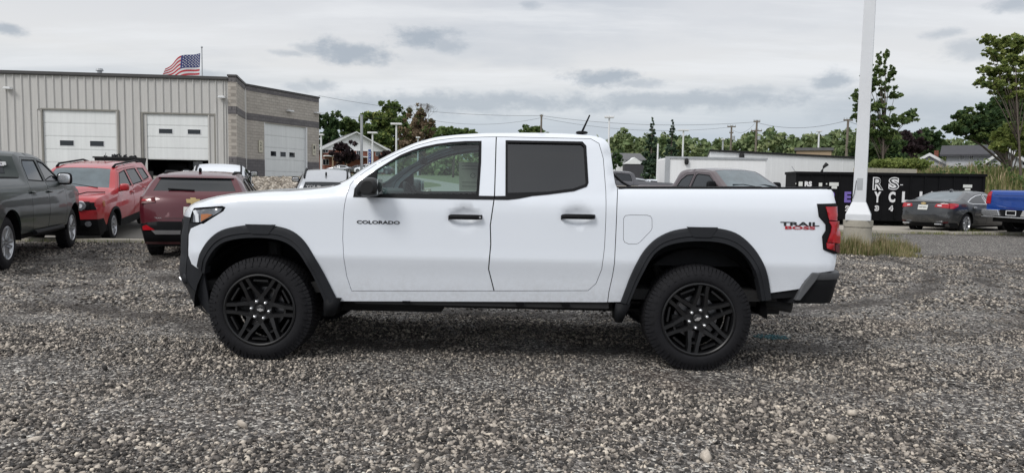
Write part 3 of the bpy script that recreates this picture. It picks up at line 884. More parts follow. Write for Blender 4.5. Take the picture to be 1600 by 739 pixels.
    m.box(.35, 1.4, -.35, .35, .30, .50)
    m.tube([(-1.6685, -.75, .40), (-1.6685, .75, .40)], .05, 10); m.blob((-1.6685, 0, .40), (.17, .15, .15), 1, 14, 10)
    m.tube([(1.6685, -.75, .40), (1.6685, .75, .40)], .035, 10)
    for sg in (1, -1):
        m.tube([(1.6685, sg * .56, .38), (1.69, sg * .56, .95)], .055, 12)
        m.tube([(-1.55, sg * .55, .42), (-1.35, sg * .55, .90)], .035, 10)
        m.box(-2.3, -1.0, sg * .60, sg * .53, .45, .47)
    m.build('underbody', UNDER, root)
    m = MB(); m.blob((-2.25, .10, .50), (.36, .36, .12), .9, 28, 8); m.build('spare_tyre', RUBBER, root, smooth=True)
    m = MB(); m.tube([(-1.2, .45, .46), (-1.75, .50, .50), (-2.2, .62, .50), (-2.42, .78, .485)], .05, 12); m.build('exhaust', UNDER, root, smooth=True)
    m = MB(); m.prism([(-2.215, .632), (-2.43, .640), (-2.40, .575), (-2.22, .560)], .60, .900); m.prism([(-2.215, .632), (-2.43, .640), (-2.40, .575), (-2.22, .560)], -.90, -.60)
    m.build('rear_valance', BLACKP, root)
    for sg in (1, -1):
        for x in (.52, -.35, -.70):
            m = MB(); m.box(x, x + .06, sg * .86, sg * .905, .470, .486); m.build('sill_clip', VOIDM, root)
    # rear bumper: black corner with a grey upper facing, carried round the tail
    m = MB()
    def bump(sec, m=m):
        path = [(-2.46, .925), (-2.60, .915), (-2.70, .87), (-2.76, .74), (-2.79, .45), (-2.80, 0), (-2.79, -.45), (-2.76, -.74), (-2.70, -.87), (-2.60, -.915), (-2.46, -.925)]
        path = smoothp(path, 2, False)
        vs = []; k = len(sec)
        for (x, y) in path:
            t = min(1, max(0, (-x - 2.46) / .20))
            for (ox, z, sk) in sec:
                d = Vector((x + 2.2, y * .35, 0)).normalized()
                vs.append((x + sk * (1 - t) + d.x * ox, y + d.y * ox, z))
        n = len(path)
        m.add(vs, [(i * k + j, i * k + j + 1, (i + 1) * k + j + 1, (i + 1) * k + j) for i in range(n - 1) for j in range(k - 1)] + [tuple(range(k)), tuple(range(n * k - 1, n * k - 1 - k, -1))])
    bump([(-.16, .77, -.04), (-.0, .778, -.04), (.028, .765, -.035), (.035, .735, -.02), (.028, .715, 0)])
    m.build('rear_bumper_step', simple('step_grey_plastic', (.06, .062, .067), .5), root, auto=True)
    m = MB()
    bump([(.016, .722, -.0), (.022, .70, .0), (.010, .66, .02), (-.005, .58, .055), (-.012, .555, .06), (-.02, .530, .06), (-.20, .525, .06)], m)
    m.build('rear_bumper', BLACKP, root, auto=True)
    for sg in (1, -1):
        m = MB(); m.prism([(-2.385, .560), (-2.42, .560), (-2.525, .705), (-2.56, .765), (-2.50, .768), (-2.44, .68)], sg * .90, sg * .952)
        m.build('bumper_facing', simple('light_grey_plastic', (.085, .088, .094), .5), root, bevel=.006)
    # lamps
    for sg in (1, -1):
        par = out[sg][0][4]
        def S(x, z, off, sg=sg): p = c.side(x, z, off); return (p[0], sg * p[1], p[2])
        def pat(nm, poly, mt, off, par, th=.012, st=.03):
            V, T = tri2d([resamp(poly, st)], st); mm = inpoly(V[T].mean(1), poly)
            return shell(nm, V, T[mm], lambda x, z: c.side(x, z, off), mt, par, th, (0, -1, 0), sg < 0)
        pat('headlight_lens', [(2.05, 1.168), (2.19, 1.150), (2.20, 1.06), (2.13, 1.062), (2.055, 1.098), (1.97, 1.146), (1.955, 1.172)], CLENS, .002, par)
        pat('amber_marker', [(2.125, 1.123), (2.07, 1.128), (2.03, 1.122), (2.075, 1.094), (2.125, 1.068)], OLENS, .010, par)
        pat('light_bar', [(2.172, 1.155), (2.200, 1.150), (2.175, 1.11), (2.170, 1.062), (2.142, 1.062), (2.146, 1.12)], WLENS, .012, par)
        tp = out[sg][0][5]
        pat('red_lens', [(-2.585, 1.262), (-2.70, 1.266), (-2.70, 1.16), (-2.61, 1.165)], RLENS, .022, tp)
        pat('red_lens', [(-2.61, 1.155), (-2.72, 1.155), (-2.72, .99), (-2.60, 1.00), (-2.628, 1.075), (-2.632, 1.115)], RLENS, .026, tp)
        pat('red_lens', [(-2.598, .995), (-2.66, .992), (-2.665, .935), (-2.60, .955)], RLENS, .020, tp)
        pat('dark_lens', [(-2.67, .985), (-2.72, .985), (-2.72, .915), (-2.675, .93)], DRLENS, .020, tp)
    # grille and nose details
    c.patch_end('grille', [(-.50, .86), (.50, .86), (.54, 1.06), (-.54, 1.06)], BLACKP, .015, step=.06)
    for z in (.90, .94, .98, 1.02): c.patch_end('grille_bar', [(-.45, z), (.45, z), (.45, z + .012), (-.45, z + .012)], GREYP, .026, step=.1)
    c.patch_end('skid_plate', [(-.45, .42), (.45, .42), (.52, .58), (-.52, .58)], ALLOY, .02, step=.08)
    m = MB()
    for sg in (1, -1): m.blob((2.30, sg * .72, .61), (.05, .10, .055), .7, 12, 8)
    m.build('tow_corner', GREYP, root, smooth=True)
    # handles
    for sg in (1, -1):
        for xc, key, zc in ((.100, True, 1.140), (-.748, False, 1.158)):
            m = MB(); y = c.hw(xc + .14, zc)
            pts = [(xc + .130, y - .002, zc - .012), (xc + .122, y + .030, zc - .004), (xc + .10, y + .040, zc), (xc - .09, y + .040, zc), (xc - .115, y + .032, zc), (xc - .126, y - .002, zc)]
            for a, b in zip(pts, pts[1:]): pass
            vs = []
            for (x, yy, z) in pts:
                for (dy, dz) in ((-.008, -.019), (.004, -.017), (.007, 0), (.004, .017), (-.008, .019)): vs.append((x, yy + dy, z + dz * (1.0 if abs(x - xc) < .11 else .9)))
            k = 5
            m.add(vs, [(i * k + j, i * k + (j + 1) % k, (i + 1) * k + (j + 1) % k, (i + 1) * k + j) for i in range(len(pts) - 1) for j in range(k)] + [tuple(range(k)), tuple(range(len(vs) - 1, len(vs) - 1 - k, -1))])
            if sg < 0: m.v = [(p[0], -p[1], p[2]) for p in m.v]
            ho = m.build('door_handle', BLACKP, root, smooth=True)
            if key and sg > 0:
                m = MB(); m.lathe_y([(.0, .0085), (.0015, .0085), (.0015, .001)], 12, (xc - .112, y + .040, zc)); m.build('keyhole', ALLOY, ho)
    # mirrors
    for sg in (1, -1):
        m = MB()
        y0 = c.hw(.85, 1.33)
        vs = []
        sec = [(.0, .022, .030), (.05, .05, .052), (.10, .075, .068), (.20, .080, .072), (.255, .070, .062), (.275, .045, .045)]
        for (dy, rx, rz) in sec:
            n = 20
            for k in range(n):
                a = 2 * PI * k / n
                cx_, sn = math.cos(a), math.sin(a)
                cx_ = math.copysign(abs(cx_) ** .7, cx_); sn = math.copysign(abs(sn) ** .75, sn)
                vs.append((.800 + rx * cx_ - (.018 if cx_ > 0 else 0) * 0 + (rz * .25 * sn * -1 if cx_ > 0 else 0), y0 - .02 + dy, 1.352 + rz * sn + (.0 if dy > .06 else -.02)))
        n = 20
        m.add(vs, [(i * n + k, i * n + (k + 1) % n, (i + 1) * n + (k + 1) % n, (i + 1) * n + k) for i in range(len(sec) - 1) for k in range(n)] + [tuple(range(n)), tuple(range(len(vs) - 1, len(vs) - 1 - n, -1))])
        m.tube([(.85, y0 - .03, 1.30), (.83, y0 + .09, 1.305)], [.035, .028], 10)
        if sg < 0: m.v = [(p[0], -p[1], p[2]) for p in m.v]
        mo = m.build('wing_mirror', GLOSSB, root, auto=True)
        m = MB(); m.blob((.862, sg * (y0 + .17), 1.33), (.03, .085, .052), .8, 14, 10); m.build('mirror_cap', GREYP, mo, smooth=True)
        m = MB(); m.box(.728, .732, sg * (y0 + .05), sg * (y0 + .22), 1.30, 1.41); m.build('mirror_glass', CHROME, mo)
    # aerial
    m = MB(); m.blob((-.80, .38, 1.822), (.05, .03, .014), .8, 12, 8); m.tube([(-.80, .38, 1.825), (-.862, .38, 1.966)], [.009, .006], 8)
    m.build('aerial', BLACKP, root, smooth=True)
    # lettering
    def side_map(xc, zc, off=.004): return lambda a, b: (xc - a, c.hw(xc - a, zc + b) + off, zc + b)
    place_text('door_lettering', 'COLORADO', .328, .026, TEXTB, root, side_map(.760, 1.087), .032)
    place_text('bed_lettering', 'TRAIL', .290, .030, TEXTB, root, side_map(-2.397, 1.131), .035)
    place_text('bed_lettering', 'BOSS', .225, .024, TEXTR, root, side_map(-2.40, 1.103, .005), .035)
    # cabin
    m = MB()
    m.box(-.95, .95, -.80, .80, .52, .60)
    for sg in (1, -1): m.box(-.93, 1.0, sg * .80, sg * .865, .60, 1.255)
    m.box(-.90, .28, -.64, .64, 1.735, 1.745)
    m.build('cabin_trim', CLOTH, root)
    m = MB()
    m.blob((.93, 0, 1.17), (.24, .80, .17), .5, 24, 12); m.blob((.78, .38, 1.27), (.13, .22, .06), .6, 16, 8)
    m.build('dashboard', CLOTH, root, smooth=True)
    m = MB(); n = 24; cc = Vector((.58, .38, 1.22)); mt = Matrix.Rotation(rad(-65), 3, 'Y')
    ring = [cc + mt @ Vector((.185 * math.cos(2 * PI * k / n), .185 * math.sin(2 * PI * k / n), 0)) for k in range(n + 1)]
    m.tube(ring, .014, 6, False); m.tube([ring[0], cc, ring[n // 2]], .012, 6); m.tube([ring[n // 4], ring[3 * n // 4]], .016, 6)
    m.build('steering_wheel', BLACKP, root, smooth=True)
    for y in (.38, -.38):
        m = MB(); m.blob((-.02, y, 1.12), (.10, .25, .36), .45, 20, 12, Matrix.Rotation(rad(-14), 3, 'Y')); m.blob((.18, y, .86), (.30, .25, .10), .5, 20, 10)
        so = m.build('seat', CLOTH, root, smooth=True)
        m = MB(); m.blob((-.13, y, 1.545), (.055, .13, .095), .6, 16, 10); m.build('headrest', CLOTH, so, smooth=True)
    m = MB(); m.blob((-.72, 0, 1.10), (.10, .64, .32), .4, 20, 12); m.build('rear_bench', CLOTH, root, smooth=True)
    m = MB(); m.blob((.56, 0, 1.585), (.02, .12, .035), .5, 14, 8); m.tube([(.56, 0, 1.60), (.60, 0, 1.68)], .008, 6); m.build('cabin_mirror', BLACKP, root, smooth=True)
    m = MB(); yy = -.790
    def pw(x, z): return (x, -(c.hw(x, z) - .03), z)
    m.add([pw(.04, 1.315), pw(.33, 1.315), pw(.33, 1.60), pw(.04, 1.60)], [(0, 1, 2, 3)])
    po = m.build('window_sticker', PAPER, root)
    place_text('sticker_print', 'O', .05, .05, TEXTB, root, lambda a, b: (.19 - a, -(c.hw(.19, 1.47 + b) - .037), 1.47 + b), -.02)
    for z in (1.36, 1.40, 1.53, 1.56):
        m = MB(); m.add([(x, -(c.hw(x, zz_) - .036), zz_) for x, zz_ in ((.07, z), (.30, z), (.30, z + .004), (.07, z + .004))], [(0, 1, 2, 3)]); m.build('sticker_print', TEXTB, root)
    # wheels
    add_wheels(root, 'hero', [(1.6685, .955, .40, 0, 0.0), (-1.6685, .955, .40, 0, .42), (1.6685, -.955, .40, 0, .2), (-1.6685, -.955, .40, 0, .1)], (.402, .272, .27, 6, GLOSSB))
    return root

# ------------------------------------------------------------------ the parked vehicles
def circ(cx_, cz, r, n=20, rz=None): return [(cx_ + r * math.cos(2 * PI * k / n), cz + (rz or r) * math.sin(2 * PI * k / n)) for k in range(n)]
def rect(x0, x1, z0, z1): return [(x0, z0), (x1, z0), (x1, z1), (x0, z1)]
def generic(root, pm, prof, wz, plan, wb, R, rr, belt, windows, doors, zb=.30, archm=None, step=.09, roll=.09, key='w', spokes=10, tyre_y=None, rimmat=None,
            glassm=None, strays=(), capmats=None, glass_t=.86, steer=0.0, arch_r=None, trim=.022, quality=True, mirror_at=None, mirmat=None, reargl=None, handles=(), handmat=None, chrome_line=False, wheels_vis=True):
    glassm = glassm or DGLASS
    c = Car(root, prof, wz, plan, step=step, sm=step * .7, roll=roll)
    wh = [(wb / 2, R), (-wb / 2, R)]
    ar = arch_r or R + .06
    bottom = bottom_path(prof[-1][0], prof[0][0], zb, wh, ar)[1:-1]
    regs = []
    for wd in windows:
        regs.append(('side_window', inset(wd, trim), glassm, 0, .010, None))
        regs.append(('window_trim', wd, CHROME if chrome_line else BLACKP, 0, -.002, None))
    for reg in strays: regs.append(reg)
    for d in doors: regs.append(('door', d, pm, .008, 0, None))
    out = c.sides(bottom, regs, pm, 'body', flange=.04)
    cm = dict(front=pm, hood=pm, roof=pm, tail=pm, cabrear=pm, bed=BLACKP, sill=pm)
    cm.update(capmats or {})
    for t in sorted(set(s_[4] for s_ in prof)):
        nm = dict(front='front_bumper', hood='hood', roof='roof', tail='tailgate', cabrear='cab_back', bed='bed_cover').get(t)
        if t in ('windshield', 'rearglass'):
            c.cap('windshield' if t == 'windshield' else 'rear_window', [t], (reargl or glassm) if t == 'rearglass' else MGLASS, -glass_t, glass_t, off=-.004)
            for a, b in ((-1, -glass_t), (glass_t, 1)): c.cap('roof_pillar', [t], pm, a, b, n=3)
        elif nm: c.cap(nm, [t], cm.get(t, pm))
    if wheels_vis:
        c.wells(wh, ar - .005, .28, zb)
        hy = tyre_y or (c.hw(wb / 2, .5) - .02)
        add_wheels(root, key, [(wb / 2, hy, R, steer, .1), (-wb / 2, hy, R, 0, .5), (wb / 2, -hy, R, steer, .7), (-wb / 2, -hy, R, 0, .9)], (R, rr, .22, spokes, rimmat or ALLOY))
    m = MB(); m.box(prof[-1][0] + .15, prof[0][0] - .15, -c.hw(0, .4) + .12, c.hw(0, .4) - .12, max(.2, zb - .12), zb + .06)
    m.build('underbody', UNDER, root)
    if archm:
        for xw in (wb / 2, -wb / 2):
            a0 = rad(-8)
            o = [(xw + (ar + .045) * math.cos(t), R + (ar + .045) * math.sin(t)) for t in np.linspace(a0, PI - a0, 16)]
            i = [(xw + (ar - .01) * math.cos(t), R + (ar - .01) * math.sin(t)) for t in np.linspace(a0, PI - a0, 16)]
            c.arch_strip('wheel_arch_trim', o, i, archm, out=.018, inn=.03, n=20)
    if mirror_at:
        mx_, mz, sx_, sz = mirror_at
        for sg in (1, -1):
            m = MB(); y = c.hw(mx_, mz)
            m.blob((mx_ + .01, sg * (y + .11), mz + .02), (.06, sx_, sz), .55, 16, 10)
            m.tube([(mx_ + .03, sg * (y - .02), mz - sz * .6), (mx_ + .02, sg * (y + .08), mz - sz * .5)], .03, 8)
            mo = m.build('wing_mirror', mirmat or BLACKP, root, smooth=True)
            m = MB(); m.blob((mx_ - .045, sg * (y + .11), mz + .02), (.012, sx_ * .82, sz * .78), .5, 14, 8); m.build('mirror_glass', CHROME, mo, smooth=True)
    for (hx, hz) in handles:
        for sg in (1, -1):
            m = MB(); y = c.hw(hx, hz); m.blob((hx, sg * (y + .022), hz), (.10, .022, .02), .6, 12, 8); m.build('door_handle', handmat or pm, root, smooth=True)
    return c, out
def plate(c, y, z, front, text, w_=.30, h_=.15, parent=None):
    o = c.patch_end('number_plate', rect(y - w_ / 2, y + w_ / 2, z - h_ / 2, z + h_ / 2), PLATE, .022, front, step=.1)
    sg = 1 if front else -1
    xs = c.end(y, z, front) + sg * .027
    place_text('plate_number', text, w_ * .8, h_ * .42, TEXTB, o, lambda a, b: (xs, y + a * sg, z + b - .01), .01)
    return o
def bowtie(c, y, z, w_, front, mat=GOLD):
    sg = 1 if front else -1
    return c.patch_end('emblem', [(y + a * w_ / 2, z + b * w_ / 2) for a, b in BOWTIE], mat, .028, front, step=.1)

def build_red_suv():
    root = empty('compact_suv', (0, 0, 0), 0, 'bright red boxy compact SUV with round headlamps, nose towards us, before the left garage door', 'suv')
    prof = [(1.98, .26, .12, 0, 'front'), (2.06, .45, .10, 0, 'front'), (2.08, .62, .09, 0, 'front'), (2.09, .98, .07, 0, 'hood'), (2.02, 1.05, .04, .03, 'hood'), (1.4, 1.11, .02, .04, 'hood'),
            (.98, 1.15, .12, .04, 'windshield'), (.42, 1.57, .08, .04, 'roof'), (.1, 1.62, 0, .04, 'roof'), (-.9, 1.635, 0, .04, 'roof'), (-1.72, 1.60, 0, .02, 'rearglass'), (-1.95, 1.12, -.05, 0, 'tail'), (-2.08, 1.0, -.06, 0, 'tail'), (-2.10, .6, -.07, 0, 'tail'), (-2.0, .28, -.05, 0, 'tail')]
    wz = [(.2, .84), (.5, .88), (.75, .90), (1.0, .895), (1.12, .88), (1.6, .70), (1.7, .66)]
    plan = [(-2.1, .10), (-1.9, .02), (-1.6, 0), (1.6, 0), (1.95, .04), (2.1, .11)]
    wins = [[(.84, 1.15), (.42, 1.49), (-.02, 1.53), (-.05, 1.15)], [(-.15, 1.15), (-.12, 1.53), (-.80, 1.52), (-.95, 1.16)], [(-1.05, 1.18), (-.92, 1.515), (-1.40, 1.48), (-1.56, 1.22)]]
    doors = [[(.92, .40), (1.0, .8), (.98, 1.1), (.40, 1.555), (-.06, 1.575), (-.10, .40)], [(-.10, .40), (-.06, 1.575), (-.84, 1.56), (-1.02, 1.15), (-.98, .82), (-.80, .55), (-.72, .40)]]
    low = ('lower_cladding', [(-3, .2), (3, .2), (3, .58), (1.9, .60), (1.78, .44), (-1.78, .44), (-1.9, .55), (-3, .55)], BLACKP, 0, -.004, None)
    mark = ('side_marker', [(1.83, .86), (1.92, .86), (1.92, .98), (1.83, .98)], OLENS, 0, -.012, None)
    c, out = generic(root, P_RED, prof, wz, plan, 2.57, .345, .22, 1.12, wins, doors, zb=.30, archm=BLACKP, key='suv', spokes=5, strays=[mark, low], capmats=dict(front=BLACKP),
                     mirror_at=(.80, 1.16, .10, .085), mirmat=P_RED, handles=[(.02, 1.0), (-.92, 1.02)], steer=.08)
    c.patch_end('grille', rect(-.66, .66, .80, .985), BLACKP, .012)
    for k in range(7): c.patch_end('grille_slot', [(.084 * (k - 3) + a * .026, .895 + b) for a, b in ((-1, -.06), (1, -.06), (1, .06), (-1, .06))], VOIDM if k % 2 else GLOSSB, .026, step=.1)
    for k in range(8): c.patch_end('grille_bar', rect(.084 * (k - 3.5) - .012, .084 * (k - 3.5) + .012, .835, .955), CHROME, .030, step=.1, thick=.015)
    for y in (-.50, .50):
        o = c.patch_end('headlight', circ(y, .895, .105), CHROME, .030, step=.05)
        c.patch_end('headlight_lens', circ(y, .895, .092), CLENS, .038, parent=o, step=.05)
        c.patch_end('headlight_lens', circ(y, .895, .045), WLENS, .046, parent=o, step=.05)
    c.patch_end('red_bumper_band', [(-.84, .60), (.84, .60), (.86, .80), (-.86, .80)], P_RED, .010)
    c.patch_end('lower_intake', [(-.60, .34), (.60, .34), (.66, .47), (-.66, .47)], VOIDM, .014)
    for y in (-.62, .62): c.patch_end('fog_light', circ(y, .50, .06, 14), CLENS, .022, step=.06)
    for sg in (1, -1):
        m = MB(); m.tube([(.36, sg * .60, 1.60), (.20, sg * .61, 1.665), (-1.25, sg * .61, 1.675), (-1.55, sg * .60, 1.61)], [.03, .024, .024, .03], 8); m.build('roof_rail', BLACKP, root, smooth=True)
    for y0, y1 in ((.50, -.10), (-.08, -.62)):
        m = MB(); m.tube([(1.11, y0, 1.19), (.98, y1, 1.26)], .012, 6); m.build('wiper', BLACKP, root)
    m = MB(); m.tube([(-1.2, -.10, 1.67), (-1.36, -.10, 1.86)], [.010, .005], 6); m.build('aerial', BLACKP, root)
    m = MB(); m.tube([(2.12, .05, 1.03), (1.75, .50, 1.15), (1.5, .78, 1.13)], .012, 6); m.build('hood_seam', VOIDM, root)
    h = math.atan2(-2.35, .62)
    place(root, -10.25, 16.99, rad(-78), 2.57)
def build_maroon_suv():
    root = empty('crossover', (0, 0, 0), 0, 'dark red crossover seen from behind, its plate half hidden by the white pickup nose', 'suv')
    prof = [(2.1, .26, .15, 0, 'front'), (2.18, .5, .15, 0, 'front'), (2.16, .85, .12, 0, 'hood'), (1.9, .98, .08, .04, 'hood'), (1.05, 1.08, .06, .05, 'windshield'), (.25, 1.47, .04, .04, 'roof'), (-.4, 1.515, 0, .035, 'roof'), (-1.35, 1.485, -.02, .03, 'roof'), (-1.80, 1.43, -.05, .02, 'rearglass'), (-2.02, 1.165, -.10, 0, 'tail'), (-2.14, 1.08, -.12, 0, 'tail'), (-2.18, .9, -.13, 0, 'tail'), (-2.22, .62, -.13, 0, 'tail'), (-2.20, .42, -.12, 0, 'tail'), (-2.08, .26, -.1, 0, 'tail')]
    wz = [(.2, .82), (.5, .89), (.8, .915), (1.0, .905), (1.1, .885), (1.45, .68), (1.55, .62)]
    plan = [(-2.22, .09), (-2.05, .03), (-1.7, 0), (1.6, 0), (2.0, .07), (2.2, .16)]
    wins = [[(.95, 1.08), (.25, 1.40), (-.05, 1.42), (-.08, 1.08)], [(-.18, 1.08), (-.15, 1.42), (-.85, 1.41), (-1.0, 1.10)], [(-1.08, 1.12), (-.94, 1.40), (-1.45, 1.34), (-1.62, 1.18)]]
    doors = [[(.98, .38), (1.05, .8), (1.0, 1.08), (.28, 1.45), (-.10, 1.47), (-.13, .38)], [(-.13, .38), (-.10, 1.47), (-.9, 1.45), (-1.06, 1.08), (-.95, .6), (-.85, .38)]]
    low = ('lower_cladding', [(-3, .2), (3, .2), (3, .5), (1.8, .42), (-1.8, .42), (-1.95, .62), (-3, .62)], BLACKP, 0, -.004, None)
    lamp = ('tail_light', [(-2.6, .93), (-2.6, 1.06), (-2.0, 1.075), (-1.80, 1.06), (-1.95, .96)], DRLENS, 0, -.012, None)
    c, out = generic(root, P_MAROON, prof, wz, plan, 2.70, .35, .22, 1.1, wins, doors, zb=.28, archm=BLACKP, key='cross', spokes=8, strays=[lamp, low],
                     mirror_at=(.78, 1.08, .10, .07), mirmat=P_MAROON, handles=[(-.05, .95), (-1.0, .97)])
    for sg in (1, -1):
        f = lambda pl: [(sg * a, b) for a, b in pl]
        c.patch_end('tail_light', f([(.60, .985), (.90, .95), (.90, 1.065), (.62, 1.075)]), DRLENS, .014, False)
        c.patch_end('red_lens', f([(.66, 1.01), (.86, 1.00), (.86, 1.03), (.68, 1.04)]), RLENS, .024, False)
        c.patch_end('reflector', f([(.60, .515), (.80, .51), (.82, .575), (.74, .60)]), RLENS, .045, False)
    c.patch_end('rear_bumper', [(-.90, .26), (.90, .26), (.92, .52), (.74, .64), (.55, .66), (-.55, .66), (-.74, .64), (-.92, .52)], BLACKP, .025, False)
    c.patch_end('skid_plate', [(-.60, .44), (.60, .44), (.66, .51), (-.66, .51)], ALLOY, .045, False)
    c.patch_end('tailgate_recess', [(-.46, .72), (.46, .72), (.33, .90), (-.33, .90)], P_MAROON, .012, False)
    c.patch_end('spoiler', [(-.62, 1.41), (.62, 1.41), (.60, 1.435), (-.60, 1.435)], P_MAROON, .05, False, thick=.06)
    plate(c, -.0, .835, False, '249 KRV')
    bowtie(c, 0, 1.01, .22, False)
    place_text('model_lettering', 'TRAX', .11, .025, CHROME, root, lambda a, b: (c.end(.55, .74, False) - .03, .55 - a, .72 + b))
    m = MB(); m.tube([(c.end(0, 1.19, False) - .02, 0, 1.19), (c.end(.42, 1.21, False) - .03, .42, 1.21)], .016, 6); m.build('wiper', BLACKP, root)
    for sg in (1, -1):
        m = MB(); m.tube([(.2, sg * .58, 1.47), (.0, sg * .59, 1.53), (-1.25, sg * .585, 1.52), (-1.5, sg * .57, 1.45)], [.026, .02, .02, .03], 8); m.build('roof_rail', BLACKP, root, smooth=True)
    m = MB(); m.blob((-1.35, 0, 1.55), (.10, .025, .045), .8, 10, 8); m.build('roof_fin', BLACKP, root, smooth=True)
    place(root, -6.16, 14.12, rad(107), 2.70)
def simple_suv(name, label, pm, x, y, head, kind, group=None, mirmat=BLACKP):
    root = empty(name, (0, 0, 0), 0, label, 'suv', group)
    prof = [(2.2, .28, .15, 0, 'front'), (2.28, .5, .15, 0, 'front'), (2.26, .9, .12, 0, 'hood'), (2.0, 1.06, .08, .04, 'hood'), (1.15, 1.16, .06, .05, 'windshield'), (.40, 1.58, .04, .04, 'roof'), (-.3, 1.64, 0, .035, 'roof'), (-1.55, 1.61, -.02, .03, 'roof'), (-1.98, 1.55, -.04, .02, 'rearglass'), (-2.20, 1.16, -.08, 0, 'tail'), (-2.28, 1.05, -.1, 0, 'tail'), (-2.32, .6, -.1, 0, 'tail'), (-2.18, .28, -.1, 0, 'tail')]
    wz = [(.2, .84), (.5, .90), (.8, .925), (1.05, .915), (1.16, .895), (1.55, .70), (1.65, .64)]
    plan = [(-2.3, .08), (-2.1, .02), (-1.7, 0), (1.7, 0), (2.1, .07), (2.3, .16)]
    wins = [[(1.02, 1.17), (.42, 1.49), (.0, 1.52), (-.03, 1.17)], [(-.13, 1.17), (-.10, 1.52), (-.90, 1.51), (-1.0, 1.18)], [(-1.10, 1.20), (-1.0, 1.50), (-1.65, 1.44), (-1.85, 1.25)]]
    doors = [[(1.02, .42), (1.08, .9), (1.05, 1.18), (.42, 1.53), (-.05, 1.56), (-.08, .42)], [(-.08, .42), (-.05, 1.56), (-.95, 1.55), (-1.05, 1.15), (-.95, .6), (-.85, .42)]]
    lamp = ('tail_light', [(-2.6, .95), (-2.6, 1.13), (-2.1, 1.14), (-1.98, 1.1), (-2.05, .97)], RLENS, 0, -.01, None)
    c, out = generic(root, pm, prof, wz, plan, 2.72, .36, .22, 1.15, wins, doors, zb=.30, key='suv2', spokes=8, strays=[lamp], mirror_at=(.88, 1.19, .12, .085), mirmat=mirmat, handles=[(.0, 1.05), (-1.0, 1.07)], archm=BLACKP, step=.11)
    for sg in (1, -1):
        c.patch_end('tail_light', [(sg * a, b) for a, b in ((.68, .97), (.90, .95), (.90, 1.13), (.70, 1.12))], RLENS, .014, False)
        m = MB(); m.tube([(.30, sg * .61, 1.60), (.1, sg * .62, 1.66), (-1.45, sg * .61, 1.65), (-1.7, sg * .59, 1.58)], [.03, .025, .025, .03], 8); m.build('roof_rail', BLACKP, root, smooth=True)
    c.patch_end('rear_bumper', [(-.88, .28), (.88, .28), (.9, .55), (-.9, .55)], BLACKP, .03, False)
    plate(c, 0, .80, False, 'EBT 4170')
    m = MB(); m.blob((-1.45, 0, 1.70), (.10, .028, .06), .8, 10, 8); m.build('roof_fin', BLACKP, root, smooth=True)
    if kind == 'text': place_text('glass_lettering', 'YOUR', .42, .07, TEXTW, root, lambda a, b: (c.end(.30, 1.44, False) - .03, .33 - a, 1.43 + b), .01)
    place(root, x, y, head, 2.72)
    return root
def pickup(name, label, pm, x, y, head, kind, wins, doors, hz=1.30, roofz=1.90):
    root = empty(name, (0, 0, 0), 0, label, 'pickup truck')
    prof = [(2.66, .42, .15, 0, 'front'), (2.74, .7, .15, 0, 'front'), (2.72, 1.05, .13, 0, 'hood'), (2.62, hz - .05, .12, .03, 'hood'), (2.2, hz + .01, .04, .05, 'hood'), (1.42, hz + .06, .10, .05, 'windshield'),
            (.62, roofz - .07, .06, .04, 'roof'), (.15, roofz - .01, 0, .04, 'roof'), (-.60, roofz - .02, 0, .035, 'roof'), (-.86, roofz - .07, -.03, .01, 'cabrear'), (-.98, 1.43, -.03, 0, 'bed'), (-2.92, 1.43, 0, 0, 'tail'), (-2.98, 1.36, -.03, 0, 'tail'), (-3.0, .80, -.04, 0, 'tail'), (-3.0, .62, -.04, 0, 'tail')]
    wz = [(.3, .92), (.6, .99), (.85, 1.02), (1.1, 1.01), (1.3, .98), (1.36, .955), (1.8, .78), (1.9, .73)]
    plan = [(-3.0, .03), (-2.8, 0), (1.9, 0), (2.4, .05), (2.72, .15)]
    lamp = ('tail_light', [(-3.2, 1.00), (-3.2, 1.38), (-2.94, 1.38), (-2.86, 1.30), (-2.90, 1.0)], RLENS, 0, -.012, None)
    hl = ('headlight', [(2.9, .98), (2.9, 1.16), (2.45, 1.20), (2.42, 1.10)], CLENS, 0, -.008, None)
    bedl = ('bed_side', [(-.95, .40), (-.97, 1.5), (-3.2, 1.5), (-3.2, .3)], pm, .008, 0, None)
    c, out = generic(root, pm, prof, wz, plan, 3.74, .42, .26, 1.36, wins, doors, zb=.52, key='truck', spokes=6, strays=[lamp, hl], roll=.08,
                     mirror_at=(1.02, 1.42, .13, .12), mirmat=BLACKP, handles=[(.18, 1.20), (-.78, 1.20)] if len(doors) > 1 else [(-.15, 1.2)], archm=None, arch_r=.53, glass_t=.88)
    return root, c
CREW_W = [[(1.20, 1.38), (.55, 1.74), (.22, 1.78), (.19, 1.38)], [(.09, 1.38), (.12, 1.78), (-.58, 1.77), (-.68, 1.68), (-.76, 1.40)]]
CREW_D = [[(1.22, .55), (1.26, 1.0), (1.22, 1.38), (.57, 1.78), (.15, 1.82), (.12, .55)], [(.12, .55), (.15, 1.82), (-.62, 1.81), (-.74, 1.70), (-.84, 1.35), (-.84, .85), (-.74, .55)]]
